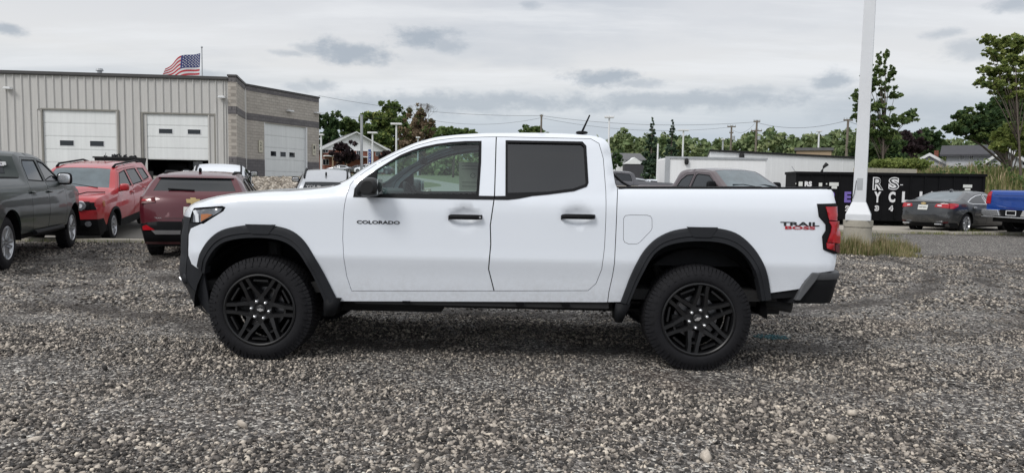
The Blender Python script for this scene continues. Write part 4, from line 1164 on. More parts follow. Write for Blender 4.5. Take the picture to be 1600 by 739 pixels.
def build_pickups():
    # green-grey truck at the left edge, tail nearer
    r, c = pickup('pickup_truck', 'dark grey-green crew-cab pickup cut by the left edge of the frame', P_GREEN, 0, 0, 0, 'green', CREW_W, CREW_D)
    c.cap('rear_window', ['cabrear'], DGLASS, -.78, .78, off=.008, n=10, trim=1)
    for sg in (1, -1):
        m = MB(); y = c.hw(1.02, 1.42); m.blob((1.075, sg * (y + .11), 1.44), (.03, .125, .105), .5, 16, 10); m.build('mirror_cap', CHROME, r, smooth=True)
    x = c.end(.45, 1.7, False) - .05
    m = MB(); m.tube([(.95, -1.0, .50), (-.75, -1.0, .50)], .045, 8); m.build('side_step', BLACKP, r)
    m = MB()
    xg = -.86 - .05
    for (a, b, w1, w2) in ((-.62, 1.70, .06, .012), (-.58, 1.685, .03, .03), (-.66, 1.675, .03, .02), (-.61, 1.655, .05, .012)):
        xx = -.86 - (1.83 - b) * .30 - .055
        m.box(xx - .004, xx, a - w1, a + w1, b - w2, b + w2)
    m.build('window_decal', TEXTW, r)
    hd = math.atan2(2.93, -1.02)
    ux, uy = math.cos(hd), math.sin(hd)
    rx, ry = -7.46, 10.27            # contact of the near rear wheel
    px_, py_ = rx - .0 + ux * 1.87, ry + uy * 1.87
    lx, ly = -uy, ux
    r.scale = (.95, .95, .94)
    place(r, px_ + lx * .93 - ux * .1, py_ + ly * .93 - uy * .1, hd, 3.55)
    # deep blue truck at the right edge, tail towards us
    r, c = pickup('pickup_truck', 'deep blue pickup with chrome rear bumper, tail towards us at the right edge', P_BLUE, 0, 0, 0, 'blue', CREW_W, CREW_D)
    blue_tail(r, c)
    place(r, 18.8, 22.8, rad(15), 3.74)
    r.location.z += .03
    # wine coloured truck beyond the bed of the white one, nose towards us and to the right
    W_ = [[(1.20, 1.38), (.62, 1.72), (.10, 1.76), (.02, 1.72), (-.02, 1.38)], [(-.12, 1.38), (-.08, 1.75), (-.42, 1.73), (-.62, 1.60), (-.72, 1.40)]]
    D_ = [[(1.22, .55), (1.26, 1.0), (1.22, 1.38), (.60, 1.77), (-.02, 1.81), (-.07, .55)], [(-.07, .55), (-.02, 1.81), (-.46, 1.79), (-.68, 1.66), (-.80, 1.35), (-.80, .55)]]
    r, c = pickup('pickup_truck', 'dull wine-red extended-cab pickup beyond the bed of the white one, windshield facing us', P_WINE, 0, 0, 0, 'wine', W_, D_)
    for y0, y1 in ((.70, .05), (.0, -.62)):
        m = MB(); m.tube([(1.50, y0, 1.42), (1.38, (y0 + y1) / 2, 1.475), (1.36, y1, 1.47)], .016, 6); m.build('wiper', BLACKP, r)
    m = MB(); m.blob((2.84, 0, .95), (.03, .55, .22), .4, 14, 8); m.build('grille', CHROME, r, smooth=True)
    place(r, 5.75, 19.3, rad(-70), 3.74)
def blue_tail(r, c):
    c.patch_end('tailgate_panel', rect(-.74, .74, .86, 1.36), P_BLUE, .016, False, step=.12)
    c.patch_end('tailgate_crease', [(-.70, 1.25), (.70, 1.25), (.66, 1.28), (-.66, 1.28)], P_BLUE, .028, False, step=.12)
    place_text('tailgate_lettering', 'CHEVROLET', 1.05, .085, P_BLUE, r, lambda a, b: (-3.075, -a, 1.16 + b), .01)
    for sg in (1, -1): c.patch_end('tail_light', [(sg * a, b) for a, b in ((.80, .98), (.99, .98), (.99, 1.38), (.80, 1.38))], RLENS, .014, False)
    for sg in (1, -1):
        m = MB(); m.prism([(sg * .30, .62), (sg * .38, .80), (sg * 1.0, .80), (sg * 1.0, .70), (sg * .92, .58), (sg * .5, .56)], -.0, .0)
        vs = [(-3.16, a, b) for a, b in ((sg * .34, .60), (sg * .42, .79), (sg * .99, .79), (sg * .99, .68), (sg * .9, .57))]
        vs2 = [(-3.00, p[1], p[2]) for p in vs]
        m = MB(); m.add(vs + vs2, [(0, 1, 2, 3, 4), (9, 8, 7, 6, 5)] + [(k, (k + 1) % 5, (k + 1) % 5 + 5, k + 5) for k in range(5)])
        m.build('bumper_corner', CHROME, r, bevel=.012)
    m = MB(); m.box(-3.17, -3.02, -.98, .98, .54, .575); m.build('bumper_lip', CHROME, r, bevel=.01)
    m = MB(); m.box(-3.10, -3.0, -.40, .40, .575, .80); bo = m.build('bumper_centre', BLACKP, r)
    m = MB(); m.box(-3.115, -3.105, -.17, .17, .62, .64); m.box(-3.115, -3.105, -.17, .17, .76, .78); m.box(-3.115, -3.105, -.17, -.15, .64, .76); m.box(-3.115, -3.105, .15, .17, .64, .76)
    m.build('plate_frame', WHITEM, r)
def build_sedan():
    root = empty('sedan', (0, 0, 0), 0, 'dark grey sedan with chrome window line, tail towards us in front of the black dumpster', 'car')
    prof = [(2.2, .24, .2, 0, 'front'), (2.30, .45, .18, 0, 'front'), (2.28, .68, .15, 0, 'hood'), (2.0, .82, .1, .05, 'hood'), (1.15, .97, .06, .05, 'windshield'), (.25, 1.39, .04, .03, 'roof'), (-.3, 1.425, 0, .03, 'roof'), (-.95, 1.37, -.0, .03, 'rearglass'), (-1.75, 1.10, -.08, .03, 'deck'), (-2.15, 1.08, -.12, .03, 'deck'), (-2.28, 1.07, -.14, .01, 'tail'), (-2.32, .85, -.15, 0, 'tail'), (-2.37, .62, -.16, 0, 'tail'), (-2.34, .42, -.15, 0, 'tail'), (-2.2, .25, -.13, 0, 'tail')]
    wz = [(.2, .83), (.45, .90), (.75, .925), (.95, .905), (1.05, .86), (1.38, .62), (1.45, .57)]
    plan = [(-2.38, .16), (-2.2, .09), (-1.9, .03), (-1.5, 0), (1.5, 0), (2.0, .09), (2.3, .2)]
    wins = [[(.95, .985), (.30, 1.29), (-.08, 1.32), (-.12, .98)], [(-.20, .98), (-.17, 1.32), (-.60, 1.28), (-1.0, 1.19), (-1.38, 1.07), (-1.33, 1.03), (-1.1, .995)]]
    doors = [[(1.0, .32), (1.05, .7), (1.0, .97), (.30, 1.33), (-.12, 1.35), (-.16, .32)], [(-.16, .32), (-.12, 1.35), (-.62, 1.31), (-1.12, 1.15), (-1.12, .8), (-.95, .5), (-.9, .32)]]
    lamp = ('tail_light', [(-2.6, .86), (-2.6, 1.0), (-2.1, 1.02), (-1.93, .99), (-2.0, .90), (-2.2, .84)], RLENS, 0, -.008, None)
    low = ('lower_cladding', [(-3, .2), (3, .2), (3, .3), (1.8, .27), (-1.8, .27), (-1.95, .38), (-3, .38)], BLACKP, 0, -.003, None)
    c, out = generic(root, P_GREY, prof, wz, plan, 2.83, .345, .235, 1.0, wins, doors, zb=.22, key='sedan', spokes=10, strays=[lamp, low], chrome_line=True, reargl=MGLASS,  # paler rear glass colour stands in for a bright sky reflection
                     mirror_at=(.75, 1.0, .10, .06), mirmat=P_GREY, handles=[(-.05, .86), (-1.02, .88)], handmat=CHROME, trim=.02, glass_t=.84)
    c.cap('boot_lid', ['deck'], P_GREY)
    for sg in (1, -1):
        c.patch_end('tail_light', [(sg * a, b) for a, b in ((.36, .895), (.58, .87), (.85, .85), (.88, 1.0), (.60, 1.0), (.40, .99))], RLENS, .012, False)
        c.patch_end('white_lens', [(sg * a, b) for a, b in ((.44, .925), (.56, .915), (.56, .955), (.45, .96))], WLENS, .022, False)
        c.patch_end('reflector', [(sg * a, b) for a, b in ((.62, .36), (.80, .38), (.80, .42), (.62, .40))], DRLENS, .02, False)
        m = MB(); m.box(-2.50, -2.4, sg * .52 - .11, sg * .52 + .11, .31, .345); m.build('exhaust_tip', CHROME, root, bevel=.01)
    c.patch_end('boot_lip', [(-.72, 1.045), (.72, 1.045), (.68, 1.075), (-.68, 1.075)], P_GREY, .035, False, thick=.05)
    c.patch_end('rear_diffuser', [(-.62, .25), (.62, .25), (.68, .36), (-.68, .36)], BLACKP, .012, False)
    plate(c, 0, .87, False, 'DWT 9025', .31, .16)
    bowtie(c, 0, 1.0, .16, False)
    m = MB(); m.blob((-.75, 0, 1.44), (.11, .025, .045), .8, 10, 8); m.build('roof_fin', P_GREY, root, smooth=True)
    place(root, 15.85, 24.5, rad(31), 2.83)
def far_car(name, label, pm, x, y, head, h=1.45, group=None, cat='car', L=1.0):
    root = empty(name, (0, 0, 0), 0, label, cat, group)
    k = h / 1.45
    prof = [(2.2 * L, .24, .2, 0, 'front'), (2.30 * L, .45, .18, 0, 'front'), (2.28 * L, .68 * k, .15, 0, 'hood'), (2.0 * L, .84 * k, .1, .05, 'hood'), (1.15 * L, .97 * k, .06, .05, 'windshield'), (.35 * L, 1.39 * k, .04, .03, 'roof'), (-.5 * L, 1.42 * k, -.0, .03, 'roof'), (-1.3 * L, 1.36 * k, 0, .03, 'rearglass'), (-1.95 * L, 1.02 * k, -.08, .03, 'tail'), (-2.2 * L, .9 * k, -.12, .03, 'tail'), (-2.26 * L, .5, -.1, 0, 'tail'), (-2.15 * L, .25, -.1, 0, 'tail')]
    wz = [(.2, .83), (.5, .90), (.8 * k, .92), (.98 * k, .88), (1.4 * k, .65), (1.5 * k, .6)]
    plan = [(-2.3 * L, .16), (-2.0 * L, .06), (-1.5, 0), (1.5, 0), (2.0 * L, .09), (2.3 * L, .2)]
    wins = [[(.98 * L, .99 * k), (.40 * L, 1.31 * k), (-.10, 1.34 * k), (-.12, .98 * k)], [(-.22, .98 * k), (-.20, 1.34 * k), (-1.1 * L, 1.29 * k), (-1.62 * L, 1.02 * k)]]
    c, out = generic(root, pm, prof, wz, plan, 2.75 * L, .34, .22, 1.0, wins, [], zb=.24, key='suv2', step=.16, archm=None, glass_t=.85, mirror_at=(.8 * L, 1.0 * k, .09, .06))
    for sg in (1, -1):
        c.patch_end('tail_light', [(sg * a, b * k) for a, b in ((.55, .72), (.82, .72), (.82, .86), (.55, .86))], RLENS, .012, False)
        c.patch_end('headlight', [(sg * a, b * k) for a, b in ((.50, .62), (.80, .62), (.80, .74), (.50, .72))], CLENS, .012, True)
    place(root, x, y, head, 2.75 * L)
    return root

# ------------------------------------------------------------------ ground
TRACKS = [(.5, 14.5, 8.7, .17), (.5, 14.5, 7.15, .17), (13.5, 8.0, 5.2, .15), (13.5, 8.0, 6.7, .15), (-14, 6, 9.0, .16)]
def track_mask(t, co):
    s = t.n('ShaderNodeSeparateXYZ'); t.l(co, s.inputs[0]); tot = None
    wob = t.math('MULTIPLY', t.math('SUBTRACT', t.noise(co, 1.2, 4, .6), .5), .5)
    brk = t.sstep(t.noise(co, .9, 4, .7), .40, .56)
    for (x, y, r, w_) in TRACKS:
        d = t.math('SQRT', t.math('ADD', t.math('POWER', t.math('SUBTRACT', s.outputs[0], x), 2.0), t.math('POWER', t.math('SUBTRACT', s.outputs[1], y), 2.0)))
        d = t.math('ABSOLUTE', t.math('ADD', t.math('SUBTRACT', d, r), wob))
        m_ = t.sstep(d, w_ * 1.5, w_ * .4); tot = m_ if tot is None else t.math('MAXIMUM', tot, m_)
    return t.math('MULTIPLY', tot, brk)
def gravel_mat(name, bright=1.0, dist=False):
    m, t, b = newmat(name)
    co = objco(t)
    v1 = t.n('ShaderNodeTexVoronoi'); v1.inputs['Scale'].default_value = 52; t.l(co, v1.inputs['Vector'])
    v2 = t.n('ShaderNodeTexVoronoi'); v2.inputs['Scale'].default_value = 26; t.l(co, v2.inputs['Vector'])
    s1 = t.n('ShaderNodeSeparateColor'); t.l(v1.outputs['Color'], s1.inputs[0])
    s2 = t.n('ShaderNodeSeparateColor'); t.l(v2.outputs['Color'], s2.inputs[0])
    pal = [(0.0, (.018, .017, .017)), (.30, (.045, .042, .040)), (.55, (.11, .102, .096)), (.78, (.22, .205, .19)), (.93, (.40, .375, .34)), (1.0, (.58, .56, .51))]
    pal = [(p, tuple(c * bright for c in q)) for p, q in pal]
    c1 = t.ramp(s1.outputs[0], pal); c2 = t.ramp(s2.outputs[1], pal)
    mixm = t.math('MULTIPLY', t.sstep(s2.outputs[2], .90, .93), .5)
    c = t.mix(mixm, c1, c2)
    # dark cracks between the stones
    c = t.mix(t.math('MULTIPLY', t.sstep(v1.outputs['Distance'], .40, .80), .4), c, (.04, .038, .035))
    # damp and earthy patches, wheel tracks
    big = t.noise(t.vm('MULTIPLY', co, (.5, 1.3, 1)), .9, 5, .6)
    c = t.mix(t.math('MULTIPLY', t.sstep(big, .50, .72), .50), c, (.050, .043, .040))
    red = t.noise(t.vm('ADD', co, (31, 7, 0)), .8, 5, .65)
    c = t.mix(t.math('MULTIPLY', t.sstep(red, .56, .78), .45), c, (.11, .070, .050))
    pale = t.noise(t.vm('ADD', co, (3, 77, 0)), .35, 3, .5)
    c = t.mix(t.math('MULTIPLY', t.sstep(pale, .5, .7), .08), c, (.24, .225, .21))
    c = t.mix(t.math('MULTIPLY', track_mask(t, co), .75), c, (.045, .038, .034))
    t.l(c, b.inputs['Base Color'])
    b.inputs['Roughness'].default_value = .85
    b.inputs['Specular IOR Level'].default_value = .3
    bn = t.n('ShaderNodeBump'); bn.inputs['Strength'].default_value = 1.0; bn.inputs['Distance'].default_value = .03
    hgt = t.math('ADD', t.math('MULTIPLY', t.math('SUBTRACT', 1.0, v1.outputs['Distance']), .5), t.math('MULTIPLY', s1.outputs[1], .7))
    t.l(hgt, bn.inputs['Height'])
    t.l(bn.outputs[0], b.inputs['Normal'])
    return m
GRAVEL = gravel_mat('gravel_lot', 1.4)
def stone_mat(name, pal, rough=.8):
    m, t, b = newmat(name)
    a = t.n('ShaderNodeAttribute'); a.attribute_name = 'tone'
    c = t.ramp(a.outputs['Fac'], pal)
    n = t.noise(objco(t), 60, 4, .7)
    c = t.mix(1.0, c, t.ramp(n, [(.25, (.72, .67, .63)), (.75, (1.38, 1.31, 1.23))]), 'MULTIPLY')
    big = t.noise(t.vm('MULTIPLY', objco(t), (.5, 1.3, 1)), .9, 5, .6)
    c = t.mix(t.math('MULTIPLY', t.sstep(big, .50, .72), .45), c, (.055, .048, .045))
    red = t.noise(t.vm('ADD', objco(t), (31, 7, 0)), .8, 5, .65)
    c = t.mix(t.math('MULTIPLY', t.sstep(red, .56, .78), .35), c, (.12, .080, .058))
    if name == 'crushed_stone':
        c = t.mix(t.math('MULTIPLY', track_mask(t, objco(t)), .75), c, (.05, .043, .038))
        dk = t.noise(t.vm('ADD', t.vm('MULTIPLY', objco(t), (.8, 1.6, 1)), (9, 4, 0)), 1.7, 5, .62)
        c = t.mix(t.math('MULTIPLY', t.sstep(dk, .62, .74), .5), c, (.030, .028, .027))
    t.l(c, b.inputs['Base Color']); b.inputs['Roughness'].default_value = rough
    b.inputs['Specular IOR Level'].default_value = .35
    return m
STONE = stone_mat('crushed_stone', [(0, (.022, .022, .023)), (.25, (.062, .060, .058)), (.45, (.16, .15, .142)), (.62, (.32, .302, .276)), (.85, (.52, .49, .445)), (1, (.68, .64, .56))])
RIPRAP = stone_mat('pale_rubble', [(0, (.10, .09, .08)), (.4, (.24, .22, .19)), (.8, (.42, .40, .36)), (1, (.56, .54, .50))])
def dirt_mat(name, c0, c1, sc=1.2):
    m, t, b = newmat(name); co = objco(t)
    n = t.noise(co, sc, 6, .65); n2 = t.noise(co, sc * 14, 5, .7)
    t.l(t.mix(t.math('ADD', t.math('MULTIPLY', n, .6), t.math('MULTIPLY', n2, .4)), c0, c1), b.inputs['Base Color'])
    b.inputs['Roughness'].default_value = .9
    bn = t.n('ShaderNodeBump'); bn.inputs['Strength'].default_value = .4; bn.inputs['Distance'].default_value = .02
    t.l(n2, bn.inputs['Height']); t.l(bn.outputs[0], b.inputs['Normal'])
    return m
PAVE = dirt_mat('pale_pavement', (.16, .15, .135), (.30, .285, .255))
FIELD = dirt_mat('grassy_land', (.05, .07, .025), (.14, .15, .07), .15)
HILLM = dirt_mat('overgrown_bank_soil', (.06, .075, .03), (.16, .15, .09), .8)
def lot_z(x, y):      # shallow hollows and heaps of the loose lot
    k = min(1, max(0, (15 - y) / 2)) if x < 0 else min(1, max(0, (22 - y) / 2))
    return terr(x, y) + .012 * k * (math.sin(x * 1.7 + y * .9) * math.cos(y * 2.3 - x * .6))
def sheet(name, xs, ys, zf, mat, mask=None, kind='structure'):
    V = np.array([(x, y, zf(x, y)) for y in ys for x in xs]); nx = len(xs)
    F = [(j * nx + i, j * nx + i + 1, (j + 1) * nx + i + 1, (j + 1) * nx + i) for j in range(len(ys) - 1) for i in range(nx - 1) if mask is None or mask((xs[i] + xs[i + 1]) / 2, (ys[j] + ys[j + 1]) / 2)]
    me = bpy.data.meshes.new(name); me.from_pydata([tuple(v) for v in V], [], F)
    return tag(link(name, me, mat, None, True), kind=kind)
def build_ground():
    xs = [-1400, -700, -300, -150, -90] + list(np.arange(-60, 61, 3.0)) + [90, 150, 300, 700, 1400]
    ys = [-60, -20, -5, 5, 12] + list(np.arange(14, 60, 1.5)) + [70, 85, 100, 150, 250, 400, 700, 1300]
    sheet('ground', xs, ys, lambda x, y: terr(x, y) - .06, FIELD)
    # the gravel lot: nearer edge on the left than on the right
    def edge(x): return lerp(x, [-40, -6, -3, 4, 8, 40], [14.9, 15.0, 21, 21.8, 22.3, 22.6])
    xs = np.concatenate([np.arange(-30, -10, .5), np.arange(-10, 10, .25), np.arange(10, 32, .5)])
    ts = np.concatenate([np.linspace(-.25, .3, 24)[:-1], np.linspace(.3, 1, 40)])
    V = []; 
    for t in ts:
        for x in xs:
            y = -6 + (edge(x) + 6) * t if t > 0 else -6 + t * 40
            V.append((x, y, lot_z(x, y)))
    n = len(xs)
    F = [(j * n + i, j * n + i + 1, (j + 1) * n + i + 1, (j + 1) * n + i) for j in range(len(ts) - 1) for i in range(n - 1)]
    me = bpy.data.meshes.new('gravel_lot'); me.from_pydata(V, [], F)
    tag(link('gravel_lot', me, GRAVEL, None, True), kind='structure')
    # paved yard behind
    sheet('paved_yard', list(np.arange(-45, 46, 1.5)), [14.0, 14.6, 15.4, 16.2, 17, 18.5, 21, 22.4, 22.6, 24, 26, 30, 35, 41, 50, 60, 66], lambda x, y: terr(x, y) - .012, PAVE)
    # kerb of the lot on the right
    m = MB(); k = 0
    for x in np.arange(7.2, 30, 1.2):
        o = MB(); y = edge(x) + .45
        o.box(x, x + 1.185, y, y + .22, -.02, .085 + .01 * math.sin(x * 3))
        o.build('kerb_stone', CONC, None, bevel=.012)
        ob_ = COL.objects[-1] if False else bpy.data.objects[-1]
    for o in [q for q in bpy.data.objects if q.name.startswith('kerb_stone')]: tag(o, kind='structure')
    m = MB(); m.box(7.0, 30, 23.6, 26.2, -.03, .05); tag(m.build('concrete_apron', CONCL, None), kind='structure')
    m = MB(); m.box(-17, -4.2, 15.05, 15.28, -.10, .05); tag(m.build('kerb_strip', CONC, None, bevel=.02), kind='structure')
ICO = None
def ico():
    global ICO
    if ICO is None:
        t = (1 + 5 ** .5) / 2
        v = np.array([(-1, t, 0), (1, t, 0), (-1, -t, 0), (1, -t, 0), (0, -1, t), (0, 1, t), (0, -1, -t), (0, 1, -t), (t, 0, -1), (t, 0, 1), (-t, 0, -1), (-t, 0, 1)], float)
        v /= np.linalg.norm(v[0])
        f = np.array([(0, 11, 5), (0, 5, 1), (0, 1, 7), (0, 7, 10), (0, 10, 11), (1, 5, 9), (5, 11, 4), (11, 10, 2), (10, 7, 6), (7, 1, 8), (3, 9, 4), (3, 4, 2), (3, 2, 6), (3, 6, 8), (3, 8, 9), (4, 9, 5), (2, 4, 11), (6, 2, 10), (8, 6, 7), (9, 8, 1)])
        ICO = (v, f)
    return ICO
OCT = (np.array([(1, 0, 0), (0, 1, 0), (-1, 0, 0), (0, -1, 0), (0, 0, 1), (0, 0, -1)], float), np.array([(0, 1, 4), (1, 2, 4), (2, 3, 4), (3, 0, 4), (1, 0, 5), (2, 1, 5), (3, 2, 5), (0, 3, 5)]))
def stones(name, P, size, mat, lod='ico', flat=.6, tone=None, sink=.35, zf=None):
    v, f = ico() if lod == 'ico' else OCT
    N = len(P); n = len(v)
    V = np.repeat(v[None], N, 0) * (1 + RNG.uniform(-.28, .28, (N, n, 1)))
    V = V * np.stack([RNG.uniform(.75, 1.3, N), RNG.uniform(.6, 1.0, N), RNG.uniform(flat * .7, flat * 1.3, N)], 1)[:, None]
    tl = RNG.normal(0, .35, (N, 2))
    V[..., 2] += V[..., 0] * tl[:, :1] + V[..., 1] * tl[:, 1:]
    a = RNG.uniform(0, 2 * PI, N); c, s = np.cos(a)[:, None], np.sin(a)[:, None]
    x, y = V[..., 0] * c - V[..., 1] * s, V[..., 0] * s + V[..., 1] * c
    V = np.stack([x, y, V[..., 2]], -1) * size[:, None, None]
    z0 = P[:, 2] if P.shape[1] > 2 else np.zeros(N)
    V += np.stack([P[:, 0], P[:, 1], z0 + size * flat * (1 - 2 * sink)], 1)[:, None]
    F = (f[None] + (np.arange(N) * n)[:, None, None]).reshape(-1, 3)
    tone = RNG.uniform(0, 1, N) if tone is None else tone
    o = mesh_np(name, V.reshape(-1, 3), F, mat, None, False, np.repeat(tone, n))
    return tag(o, kind='stuff')
def build_gravel():
    def zone(y0, y1, N, smin, smax, lod, k=.80):
        y = np.sqrt(RNG.uniform(y0 ** 2, y1 ** 2, N)); x = RNG.uniform(-1, 1, N) * (k * y + .4)
        u = RNG.uniform(0, 1, N)
        size = smin * (smax / smin) ** (u ** 2.6)
        # stones lie thicker in drifts and are pressed into the fines elsewhere
        f = np.sin(x * 1.9 + 1.3 * np.sin(y * 1.1)) * np.cos(y * 2.7 + 1.7 * np.sin(x * .8)) + .7 * np.sin(x * 5.1 + y * 3.3) * np.sin(y * 6.1 - x * 2.2)
        keep = RNG.uniform(0, 1, N) < np.clip(.74 + .4 * f, .36, 1)
        for (tx, ty, tr, tw) in TRACKS: keep &= (np.abs(np.hypot(x - tx, y - ty) - tr) > tw) | (RNG.uniform(0, 1, N) < .35)
        x, y, size = x[keep], y[keep], size[keep] * np.clip(.9 + .25 * f[keep], .55, 1.3)
        z = np.array([lot_z(a, b) for a, b in zip(x, y)])
        return np.stack([x, y, z], 1), size
    tn = lambda n: np.clip(RNG.beta(1.25, 1.7, n), 0, 1)
    P, s = zone(2.4, 4.6, 70000, .0056, .020, 'ico'); stones('near_gravel', P, s, STONE, 'ico', .62, tn(len(P)))
    P, s = zone(4.6, 7.5, 100000, .0075, .022, 'oct'); stones('middle_gravel', P, s, STONE, 'oct', .62, tn(len(P)))
    P, s = zone(7.5, 14.8, 60000, .016, .036, 'oct', .78); stones('far_gravel', P, s, STONE, 'oct', .55, tn(len(P)))
    n = 190
    P, s = zone(2.6, 12, n, .020, .038, 'ico'); stones('larger_stones', P, s, STONE, 'ico', .5, np.clip(RNG.beta(2.2, 1.6, len(P)), 0, 1))
    # rubble slope before the block wall
    n = 9000
    u = RNG.uniform(0, 1, n); q = RNG.uniform(0, 1, n)
    y = 24 + 17 * q; x = -.40 * y + u * (.27 * y) 
    x = -(.42 - .30 * u) * y
    z = np.array([terr(a, b) for a, b in zip(x, y)])
    stones('rubble_slope', np.stack([x, y, z], 1), RNG.uniform(.05, .17, n), RIPRAP, 'oct', .6)
    # a little spilled teal marking chalk behind the rear wheel
    n = 260; a = RNG.uniform(0, 2 * PI, n); q = RNG.uniform(0, 1, n) ** .6
    r_ = ray(1206, 527); t_ = -EYE / r_.z
    stones('chalk_stones', np.stack([r_.x * t_ + .17 * q * np.cos(a), r_.y * t_ + .10 * q * np.sin(a), np.full(n, .004)], 1), RNG.uniform(.005, .012, n), simple('teal_chalk', (.07, .16, .18), .9), 'oct')
    # loose clods beside the truck
    for (u_, v_, r_) in ((164, 577, .028), (1102, 717, .035), (1300, 690, .04), (530, 722, .03), (1330, 648, .035), (378, 666, .035), (56, 690, .035)):
        r = ray(u_, v_); t = -EYE / r.z; p = Vector((0, 0, EYE)) + r * t
        stones('loose_stone', np.array([[p.x, p.y, .005]]), np.array([r_]), STONE, 'ico', .8, np.array([.05 if u_ == 164 else .8]))

# ------------------------------------------------------------------ buildings
class Wall:
    """vertical plane through two ground points A (left) and B (right); local x along it, y away from us"""
    def __init__(s, A, B, base):
        s.A = Vector((A[0], A[1], base)); d = Vector((B[0] - A[0], B[1] - A[1], 0)); s.L = d.length; s.d = d.normalized()
        s.n = Vector((-s.d.y, s.d.x, 0)); s.rz = math.atan2(s.d.y, s.d.x)
    def px(s, u, v, dep=0.0):
        r = ray(u, v); c = Vector((0, 0, EYE)); o = s.A + s.n * dep
        t = (o - c).dot(s.n) / r.dot(s.n); p = c + r * t - s.A
        return p.dot(s.d), p.z
def ribmat(name, col, rough=.55, metal=.15, k=1.0):
    m, t, b = newmat(name); co = objco(t)
    st = t.noise(t.vm('MULTIPLY', co, (5, 5, .25)), 1.0, 5, .65)
    st2 = t.noise(t.vm('MULTIPLY', co, (22, 22, .5)), 1.0, 4, .6)
    pt = t.noise(co, .6, 5, .6)
    c = t.mix(1.0, col, t.ramp(st, [(.25, 1 - .16 * k), (.7, 1 + .08 * k)]), 'MULTIPLY')
    c = t.mix(1.0, c, t.ramp(st2, [(.25, 1 - .08 * k), (.7, 1 + .04 * k)]), 'MULTIPLY')
    c = t.mix(t.math('MULTIPLY', t.sstep(pt, .55, .8), .35 * k), c, tuple(k * .68 for k in col))
    t.l(c, b.inputs['Base Color']); b.inputs['Roughness'].default_value = rough; b.inputs['Metallic'].default_value = metal
    bn = t.n('ShaderNodeBump'); bn.inputs['Strength'].default_value = .2; bn.inputs['Distance'].default_value = .01
    t.l(t.noise(co, 3, 3, .5), bn.inputs['Height']); t.l(bn.outputs[0], b.inputs['Normal'])
    return m
SIDING = ribmat('ribbed_metal_siding', (.56, .55, .53))
TRIMD = simple('dark_bronze_trim', (.06, .058, .058), .5, var=.08, vs=2)
DOORW = ribmat('white_sectional_door', (.76, .78, .775), .5, 0, .5)
def block_mat(name, c0, c1):
    m, t, b = newmat(name); co = objco(t)
    s = t.n('ShaderNodeSeparateXYZ'); t.l(co, s.inputs[0])
    k = t.n('ShaderNodeCombineXYZ'); t.l(s.outputs[0], k.inputs[0]); t.l(s.outputs[2], k.inputs[1])
    br = t.n('ShaderNodeTexBrick'); t.l(k.outputs[0], br.inputs['Vector'])
    br.inputs['Scale'].default_value = 1; br.inputs['Brick Width'].default_value = .4; br.inputs['Row Height'].default_value = .2; br.inputs['Mortar Size'].default_value = .010
    br.inputs['Color1'].default_value = c0 + (1,); br.inputs['Color2'].default_value = c1 + (1,); br.inputs['Mortar'].default_value = tuple(c * .72 for c in c0) + (1,)
    n = t.noise(co, 1.5, 5, .6)
    t.l(t.mix(1.0, br.outputs[0], t.ramp(n, [(.2, .82), (.8, 1.15)]), 'MULTIPLY'), b.inputs['Base Color'])
    b.inputs['Roughness'].default_value = .92
    bn = t.n('ShaderNodeBump'); bn.inputs['Strength'].default_value = .8; bn.inputs['Distance'].default_value = .02
    t.l(t.math('ADD', t.math('MULTIPLY', t.noise(co, 9, 5, .7), .5), t.math('MULTIPLY', br.outputs['Fac'], -.6)), bn.inputs['Height']); t.l(bn.outputs[0], b.inputs['Normal'])
    return m
BLOCK = block_mat('split_face_block', (.42, .385, .345), (.47, .435, .39))
BLOCKD = block_mat('dark_split_face_block', (.14, .132, .138), (.175, .165, .168))
BRICK = block_mat('red_brick', (.20, .075, .05), (.26, .10, .07))
def door_sections(parent, x0, x1, z0, z1, n, y, wins, wrow, lift=0.0):
    """sectional door; each section a part of its own"""
    h = (z1 - z0) / n
    for k in range(n):
        za = z0 + h * k
        m = MB()
        m.box(x0, x1, y, y + .05, za + .004, za + h - .004)
        m.box(x0 + .04, x1 - .04, y - .010, y, za + .05, za + h - .05)
        o = m.build('door_section', DOORW, parent, bevel=.006)
        if k == wrow:
            for (wa, wb) in wins:
                q = MB(); q.box(wa, wb, y - .022, y - .005, za + h * .30, za + h * .70); w_ = q.build('door_window', DGLASS, o)
                q = MB()
                for (a, b, c, d) in ((wa - .03, wb + .03, za + h * .27, za + h * .30), (wa - .03, wb + .03, za + h * .70, za + h * .73), (wa - .03, wa, za + h * .30, za + h * .70), (wb, wb + .03, za + h * .30, za + h * .70)): q.box(a, b, y - .026, y - .004, c, d)
                q.build('window_frame', WHITEM, o)
